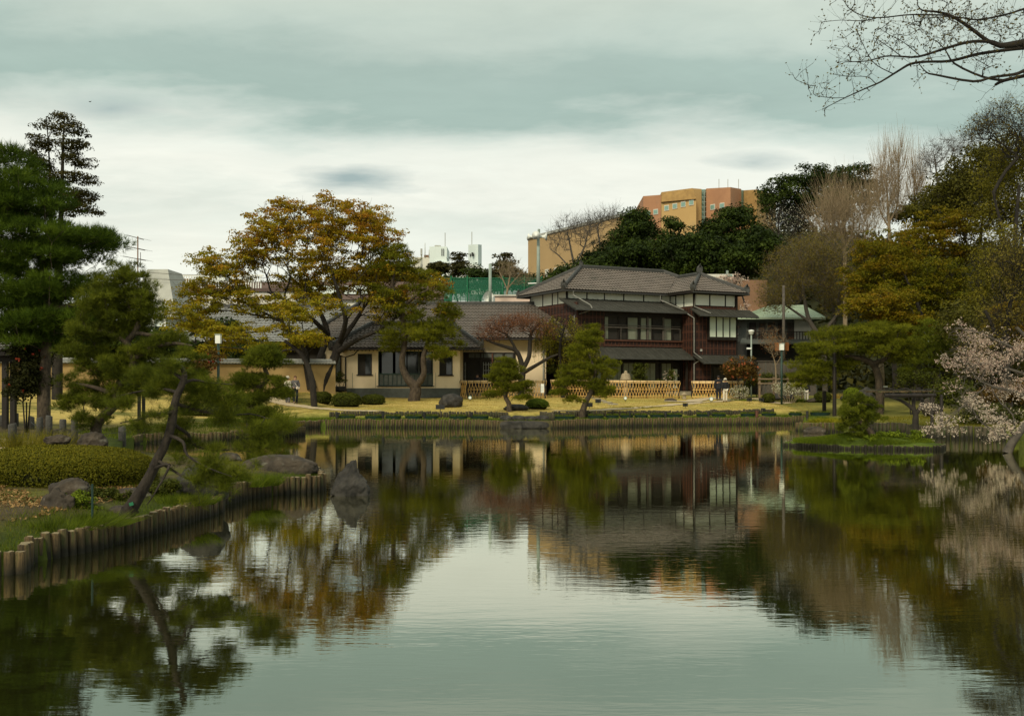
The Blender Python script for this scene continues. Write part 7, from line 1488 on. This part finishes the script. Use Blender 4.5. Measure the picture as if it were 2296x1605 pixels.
# stone lanterns
X, d_ = pxX(1403,74), 74; z = gz(X, d_); sl = thing('stone_lantern', 'bell shaped stone lantern showing above the bamboo fence', 'lantern', (X,d_,z))
part('pedestal', MB().lathe((X,d_,z), [(.34,-.1),(.34,.12),(.2,.18),(.17,.8),(.27,.86),(.27,.95)], 12), 'lantern_stone', sl); part('light_box', MB().lathe((X,d_,z+.952), [(.2,0),(.22,.04),(.22,.3),(.2,.32)], 6), 'lantern_stone', sl)
part('cap', MB().lathe((X,d_,z+1.275), [(.42,0),(.44,.06),(.40,.10),(.32,.42),(.24,.5),(.12,.53),(.13,.6),(.09,.68),(.01,.72)], 16), 'lantern_stone', sl, True)
X, d_ = pxX(1534.5,71.5), 71.5; z = gz(X, d_); sl = thing('stone_lantern', 'small pale stone lantern in the gap of the bamboo fence', 'lantern', (X,d_,z))
part('pedestal', MB().lathe((X,d_,z), [(.16,-.1),(.14,.1),(.10,.3),(.14,.32)], 8), 'lantern_stone', sl); part('cap', MB().lathe((X,d_,z+.322), [(.24,0),(.23,.04),(.08,.16),(.02,.22)], 4), 'lantern_stone', sl)
part('pot', MB().lathe((pxX(762,69.5),69.5,gz(pxX(762,69.5),69.5)), [(.30,0),(.42,.1),(.44,.36),(.40,.38)], 12), 'black_paint', thing('plant_pot', 'wide black plant pot by the rain pipe of the cream house', 'pot', (pxX(762,69.5),69.5,gz(pxX(762,69.5),69.5))))
# stone posts with ropes by the left path
sp_ = [(28,1003,950,.115),(7,957,930,.10),(34,955,926,.09),(70,962,934,.085),(89,981,936,.085),(110,985,932,.09),(141,993,940,.09),(167,995,938,.09),(274,988,956,.10)]
lab = ['pale thick stone post on the path side, nearest the left edge','stone post cut by the left frame edge','short stone post second from the left edge behind the pale one','thin dark stone post beside the reeds','dark stone post third in the leaning row','tall dark stone post in the middle of the row','stone post left of the grey pine trunk by two','stone post just left of the grey pine trunk','lone stone post right of the grey pine trunk']
tops = []
for (x, yb, yt, r_), l_ in zip(sp_, lab):
    b = gp(x, yb); h_ = (yb-yt)/F*b.y; g = random.Random(x); m = MB().tube([(b.x,b.y,b.z-.2),(b.x,b.y,b.z+h_*.96),(b.x+g.uniform(-.01,.01),b.y,b.z+h_)], [r_*.93*b.y/25, r_*.9*b.y/25, r_*.78*b.y/25], 10)
    single('stone_post', m, 'stone_post', l_, 'post', b, 'round stone posts along the left path', True); tops.append(Vector((b.x, b.y-r_, b.z+h_*.62)))
for i, j, w_ in ((0,6,'sagging dark rope from the pale stone post to the middle of the row'),(6,8,'dark rope running behind the grey pine trunk to the lone post'),(3,5,'dark rope between the thin posts beside the reeds')):
    a, b = tops[i], tops[j]; pts = [a.lerp(b, k/10)-Vector((0,0,.12*math.sin(math.pi*k/10))) for k in range(11)]; single('rope', MB().tube(pts, .009, 5), 'black_paint', w_, 'rope', a, 'ropes between the stone posts')
b = W(207, 1182, 14.6); b.z = gz(b.x, b.y); single('thin_stake', MB().tube([(b.x,b.y,b.z-.1),(b.x,b.y,pyZ(1085,14.6))], .016, 6), 'teal_tub', 'thin dark green stake beside the bright bush', 'stake', b)
for x, d_, l_ in ((312,38,'dark wooden prop left under the pine boughs on the lawn'),(322,38.6,'dark wooden prop right under the pine boughs on the lawn')):
    X = pxX(x, d_); z = gz(X, d_); single('tree_prop', MB().tube([(X,d_,z-.1),(X,d_,pyZ(862,d_))], .07, 8), 'dark_wood', l_, 'post', (X,d_,z), 'props supporting pine boughs')
X = pxX(1871,55.2); z = gz(X,55.2); single('tree_prop', MB().tube([(X,55.2,z-.1),(X,55.2,pyZ(765,55.2))], .11, 8), 'dark_wood', 'tall dark wooden prop holding up the umbrella pine', 'post', (X,55.2,z), 'props supporting pine boughs')
X = pxX(1975,58.5); z = gz(X,58.5); ps = single('pale_trunk_stump', MB().tube([(X,58.5,z-.1),(X+.05,58.5,2.6),(X,58.5,pyZ(815,58.5))], [.2,.17,.15], 9), 'bark_pale', 'pale bare trunk with a name plate behind the umbrella pine', 'trunk', (X,58.5,z), smooth=True)
part('name_plate', MB().box(X-.3,X+.3,58.25,58.28,pyZ(868,58.3),pyZ(865,58.3)), 'white_paint', ps)
X = pxX(1848,60); z = gz(X,60); single('dark_post', MB().box(X-.09,X+.09,59.9,60.1,z-.1,z+1.25), 'dark_wood', 'short dark square post under the umbrella pine', 'post', (X,60,z))
# timber rail bridge behind the lawn at the right
rb = thing('rail_fence', 'low weathered timber rail fence behind the right lawn', 'fence', (20, 68, 1.4))
for zz in (848,858): part('rail', MB().box(pxX(1700,67),pxX(1800,67),67,67.1,pyZ(zz+3,67),pyZ(zz,67)), 'bridge_wood', rb)
for px in range(1702, 1800, 32): part('post', MB().box(pxX(px,67),pxX(px,67)+.12,67.1,67.22,1.2,pyZ(845,67)), 'bridge_wood', rb)
# wisteria trellis
d_ = 41.8; tr = thing('wisteria_trellis', 'low bamboo trellis with bare twisted wisteria stems near the right shore', 'trellis', (pxX(2050,d_),d_,gz(pxX(2050,d_),d_)))
zt = pyZ(879,d_)
xs = [pxX(v,d_) for v in (1966,1990,2014,2040,2066,2092)]
for dy in (0,1.3): part('bamboo_pole', MB().tube([(xs[0],d_+dy,zt),(xs[-1],d_+dy+.1,zt+.03)], .03, 6), 'old_log', tr)
for x in xs: part('cross_pole', MB().tube([(x,d_-.2,zt+.06),(x+.1,d_+2.3,zt+.06)], .022, 6), 'old_log_dark', tr)
part('beam', MB().tube([(pxX(1985,d_),d_+.1,zt-.14),(pxX(2100,d_),d_+.1,zt-.14)], .085, 8), 'dark_wood', tr)
for x, y in ((pxX(2092,d_),d_+.1),(pxX(2104,d_),d_-.3),(pxX(1990,d_),d_+1.8)): part('post', MB().tube([(x,y,.2),(x,y,zt-.1)], .075, 8), 'dark_wood', tr)
wr = [rootline(d_, [(2052,945,.4,.14),(2053,930,.4,.11),(2045,915,.4,.09),(2020,898,.4,.06),(1995,890,.6,.05)]), rootline(d_, [(2053,930,.4,.1),(2064,912,.4,.08),(2068,895,.6,.06),(2060,884,.8,.04)]), rootline(d_, [(2050,920,.4,.08),(2048,900,.4,.06),(2050,882,.5,.04)])]
wr[0][0][2] = gz(wr[0][0][0], wr[0][0][1])-.05
c_ = fill(env(d_, [(2000,872,50,6,.8,1.0),(2070,874,50,6,.8,1.0)]), 170, .9, 5); P, par, r = grow(wr, c_, .25, .012, .2, .5, .2, 2.4, seed=4); V, Fq = tubes(P, par, r, .04)
wl2 = (wr[0][0][0], wr[0][0][1], wr[0][0][2]); o = link('wisteria_vine', arr_mesh('wisteria_vine', V, Fq, wl2), 'bark_dark', None, True, wl2); o['label'] = 'dark twisted wisteria trunk climbing over the low trellis'; o['category'] = 'vine'
# reeds and little plants
def tuft(label, px, py, rad, n, h_, w_, mat, seed, group=None, d=None, lean=.35, name='grass_tuft'):
    b = gp(px, py) if d is None else Vector((pxX(px, d), d, gz(pxX(px, d), d))); g = np.random.default_rng(seed); a = g.uniform(0, 6.28, n); q = np.sqrt(g.random(n))*rad
    pts = np.stack([b.x+q*np.cos(a), b.y+q*np.sin(a)*.7, np.full(n, b.z-.02)], 1); hh = h_*(.5+.6*g.random(n)); sx = np.stack([np.cos(a*3), np.sin(a*3), 0*a], 1)*w_/2
    tip = pts+np.stack([g.normal(0, lean, n)*hh+np.cos(a)*q*.4, g.normal(0, lean, n)*hh, hh], 1); V = np.stack([pts-sx, pts+sx, tip], 1).reshape(-1, 3)
    o = link(name, arr_mesh(name, V, np.arange(n*3).reshape(-1, 3), b, np.repeat(g.random(n), 3)), mat, None, False, b); o['label'] = label; o['category'] = 'plant'
    if group: o['group'] = group
tuft('reeds and tall grass behind the leftmost stone posts', 60, 935, 1.2, 1500, .6, .016, 'grass_olive', 1, d=28)
tuft('bright green iris leaves on the spit by the stroller path', 700, 950, 1.3, 1600, .45, .03, 'grass_blade', 2, d=48.2)
tuft('long grass clump at the foot of the leaning pine', 410, 1120, .55, 1600, .20, .010, 'grass_blade', 3, d=17.2)
tuft('long grass beside the broad smooth boulder', 560, 1085, .6, 2000, .26, .010, 'grass_blade', 4, d=20.4)
tuft('grass clump below the bright bush and thin stake', 150, 1195, .9, 2600, .18, .009, 'grass_blade', 5, d=14.4)
tuft('bright green plants under the long dark rock', 1782, 901, .7, 700, .28, .03, 'grass_blade', 6)
tuft('yellow flowering clump on the headland', 1853, 955, .7, 700, .3, .03, 'leaf_willow', 7, d=47.8)
tuft('straw coloured tuft right of the flat pale stone', 1872, 893, .5, 500, .4, .03, 'dry_blade', 8)
tuft('grey blue ground plants beside the curving gravel path', 1425, 914, 1.3, 700, .12, .03, 'grass_olive', 9)
tuft('green grass at the foot of the first white flowering bush', 1655, 898, 1.2, 1300, .16, .03, 'grass_blade', 10)
tuft('dense long grass along the front of the islet bed', 1985, 990, 1.8, 3000, .25, .018, 'grass_olive', 11, d=35.4)
tuft('long soft grass on the tip of the left spit', 600, 968, 1.2, 2600, .35, .018, 'grass_olive', 12, d=42.8)
# ------------------------------------------------------------------ people
dg = None
def skin_mesh(name, verts, edges, radii, sub=2):
    me = bpy.data.meshes.new(name); me.from_pydata(verts, edges, []); o = bpy.data.objects.new(name, me); C.objects.link(o); s = o.modifiers.new('s', 'SKIN'); s.use_smooth_shade = True
    for i, r_ in enumerate(radii): me.skin_vertices[0].data[i].radius = r_ if hasattr(r_, '__len__') else (r_, r_)
    me.skin_vertices[0].data[0].use_root = True; q = o.modifiers.new('u', 'SUBSURF'); q.levels = q.render_levels = sub
    dgr = bpy.context.evaluated_depsgraph_get(); out = bpy.data.meshes.new_from_object(o.evaluated_get(dgr)); out.name = name; bpy.data.objects.remove(o); return out
def person(label, loc, face, h=1.62, top='cloth_grey', legs='cloth_navy', hair='hair_dark', hat=None, coat=.9, walk=0., arms='down', seated=False, bag=None, puffy=0.):
    """standing or walking adult; body is one skinned surface, clothes are loose shells"""
    k = h/1.7; t = thing('person', label, 'person', loc); rot = Matrix.Rotation(face, 4, 'Z')
    def pt(x, y, z): return tuple(rot@Vector((x*k, y*k, z*k)))
    w_ = walk
    ax, ay, az = {'down': (.25, .02, .82), 'front': (.12, -.24, 1.02)}[arms]; ex, ey, ez = {'down': (.24, .03, 1.10), 'front': (.25, -.02, 1.10)}[arms]
    Vv = [pt(0,0,.95),pt(0,0,1.15),pt(0,0,1.36),pt(0,-.01,1.48),pt(0,-.015,1.58),pt(0,-.01,1.66), pt(.09,0,.90),pt(.10,-.10*w_,.50),pt(.10,.12*w_,.09),pt(.10,.12*w_-.13,.04), pt(-.09,0,.90),pt(-.10,.05*w_,.50),pt(-.10,-.22*w_,.09),pt(-.10,-.22*w_-.13,.04),
          pt(.17,0,1.40),pt(ex,ey,ez),pt(ax,ay,az),pt(ax*.96,ay-.03,az-.08), pt(-.17,0,1.40),pt(-ex,ey,ez),pt(-ax,ay,az),pt(-ax*.96,ay-.03,az-.08)]
    Ee = [(0,1),(1,2),(2,3),(3,4),(4,5),(0,6),(6,7),(7,8),(8,9),(0,10),(10,11),(11,12),(12,13),(2,14),(14,15),(15,16),(16,17),(2,18),(18,19),(19,20),(20,21)]
    rr = [(.15,.11),(.13,.10),(.15,.11),(.055,.055),(.085,.10),(.075,.085),.085,.06,.042,.035,.085,.06,.042,.035,.06,.045,.033,.03,.06,.045,.033,.03]
    rr = [tuple(v*k for v in q) if hasattr(q, '__len__') else q*k for q in rr]; me = skin_mesh('body', Vv, Ee, rr); link('body', me, 'skin', t, True)
    # trousers
    i_ = [0,6,7,8,10,11,12]; me = skin_mesh('trousers', [Vv[i] for i in i_], [(0,1),(1,2),(2,3),(0,4),(4,5),(5,6)], [(.17*k,.13*k),.105*k,.08*k,.068*k,.105*k,.08*k,.068*k]); link('trousers', me, legs, t, True)
    # coat with sleeves
    cz = coat; i_ = [1,2,14,15,16,18,19,20]; pv = [pt(0,0,1.12),pt(0,0,1.37)]+[Vv[i] for i in i_[2:]]+[pt(0,0,cz),pt(0,-.005,1.46)]; p_ = puffy
    me = skin_mesh('coat', pv, [(0,1),(1,2),(2,3),(3,4),(1,5),(5,6),(6,7),(0,8),(1,9)], [((.18+p_)*k,(.14+p_)*k),((.19+p_)*k,(.14+p_)*k),(.09+p_)*k,(.07+p_)*k,(.055+p_*.7)*k,(.09+p_)*k,(.07+p_)*k,(.055+p_*.7)*k,((.19+p_)*k,(.15+p_)*k),.075*k]); link('coat', me, top, t, True)
    for s_, q in ((1,8),(-1,12)):
        v = Vector(Vv[q]); f_ = Vector(Vv[q+1]); me = skin_mesh('shoe', [tuple(v-Vector((0,0,.02*k))), tuple(f_)], [(0,1)], [.05*k,.045*k], 1); link('shoe', me, 'black_paint', t, True)
    hd_ = Vector(pt(0,0,1.60)); 
    def blob(nm, c, rad, mat, zc=None):
        bm = bmesh.new(); bmesh.ops.create_icosphere(bm, subdivisions=3, radius=1)
        for v in bm.verts: v.co = rot.to_3x3()@Vector((v.co.x*rad[0]*k, v.co.y*rad[1]*k, v.co.z*rad[2]*k))+Vector(c)
        m2 = bpy.data.meshes.new(nm); bm.to_mesh(m2); bm.free(); return link(nm, m2, mat, t, True)
    blob('hair', pt(0,.03,1.655), (.098,.10,.095), hair); blob('nose', pt(0,-.115,1.60), (.014,.02,.018), 'skin')
    for s_ in (-1,1): blob('ear', pt(.085*s_,0,1.60), (.012,.02,.028), 'skin'); blob('eye', pt(.032*s_,-.103,1.625), (.010,.006,.006), 'black_paint')
    if hat:
        blob('hat', pt(0,.01,1.70), (.11,.12,.075), hat); m = MB().lathe(pt(0,.0,1.655), [(.17*k,0),(.18*k,-.015),(.1*k,.02)], 16); o = part('hat_brim', MB(), hat, t) if 0 else link('hat_brim', m.mesh('hat_brim'), hat, t, True)
    if bag: blob('bag', pt(.13,-.20,.98), (.12,.06,.09), bag); m = MB().tube([pt(.13,-.17,1.05), pt(-.05,-.12,1.30), pt(-.12,0,1.44)], .012, 5); link('bag_strap', m.mesh('bag_strap'), bag, t)
    return t
b = gp(662, 905); person('woman in a grey cardigan with a pale shoulder bag walking on the sandy path', b, R(20), 1.6, 'cloth_grey', 'cloth_navy', 'hair_brown', coat=.95, walk=1., arms='front', bag='cloth_white')
b = gp(640, 907); person('stroller in pale clothes and a white hat half hidden behind the spit pine', b+Vector((0,.6,0)), R(150), 1.6, 'cloth_white', 'cloth_grey', 'hair_dark', 'cloth_white', coat=.9)
b = gp(1611, 898); person('person in a long black quilted coat standing on the path, seen from behind', b, R(170), 1.68, 'cloth_black', 'cloth_navy', 'hair_dark', coat=.72, puffy=.03)
b = gp(1626, 901.5); person('person in a white hat, black jacket and pale trousers beside the taller companion', b, R(190), 1.56, 'cloth_black', 'cloth_white', 'hair_dark', 'cloth_white', coat=.86)
b = Vector(fp(1070,73.0)); b.z = 1.15; person('man with short hair in dark clothes behind the entrance fence', b, R(5), 1.7, 'cloth_navy', 'cloth_black', 'hair_dark', coat=.9)
b = gp(1818, 884); person('dark clothed visitor with a black hat behind the white flowering bush', b+Vector((0,1.0,0)), R(160), 1.45, 'cloth_black', 'cloth_white', 'hair_dark', 'cloth_black', coat=.8)
# bird high in the sky
bp_ = W(200, 228, 120); m = MB(); m.poly([bp_, bp_+Vector((.3,.1,.08)), bp_+Vector((.1,.18,0))]).poly([bp_, bp_+Vector((.1,.18,0)), bp_+Vector((-.25,.1,.1))]).tube([bp_+Vector((0,-.1,-.05)), bp_+Vector((.05,.1,0)), bp_+Vector((.07,.25,0))], [.02,.06,.02], 6)
single('bird', m, 'black_paint', 'tiny dark bird high in the cloudy sky at the left', 'bird', bp_)
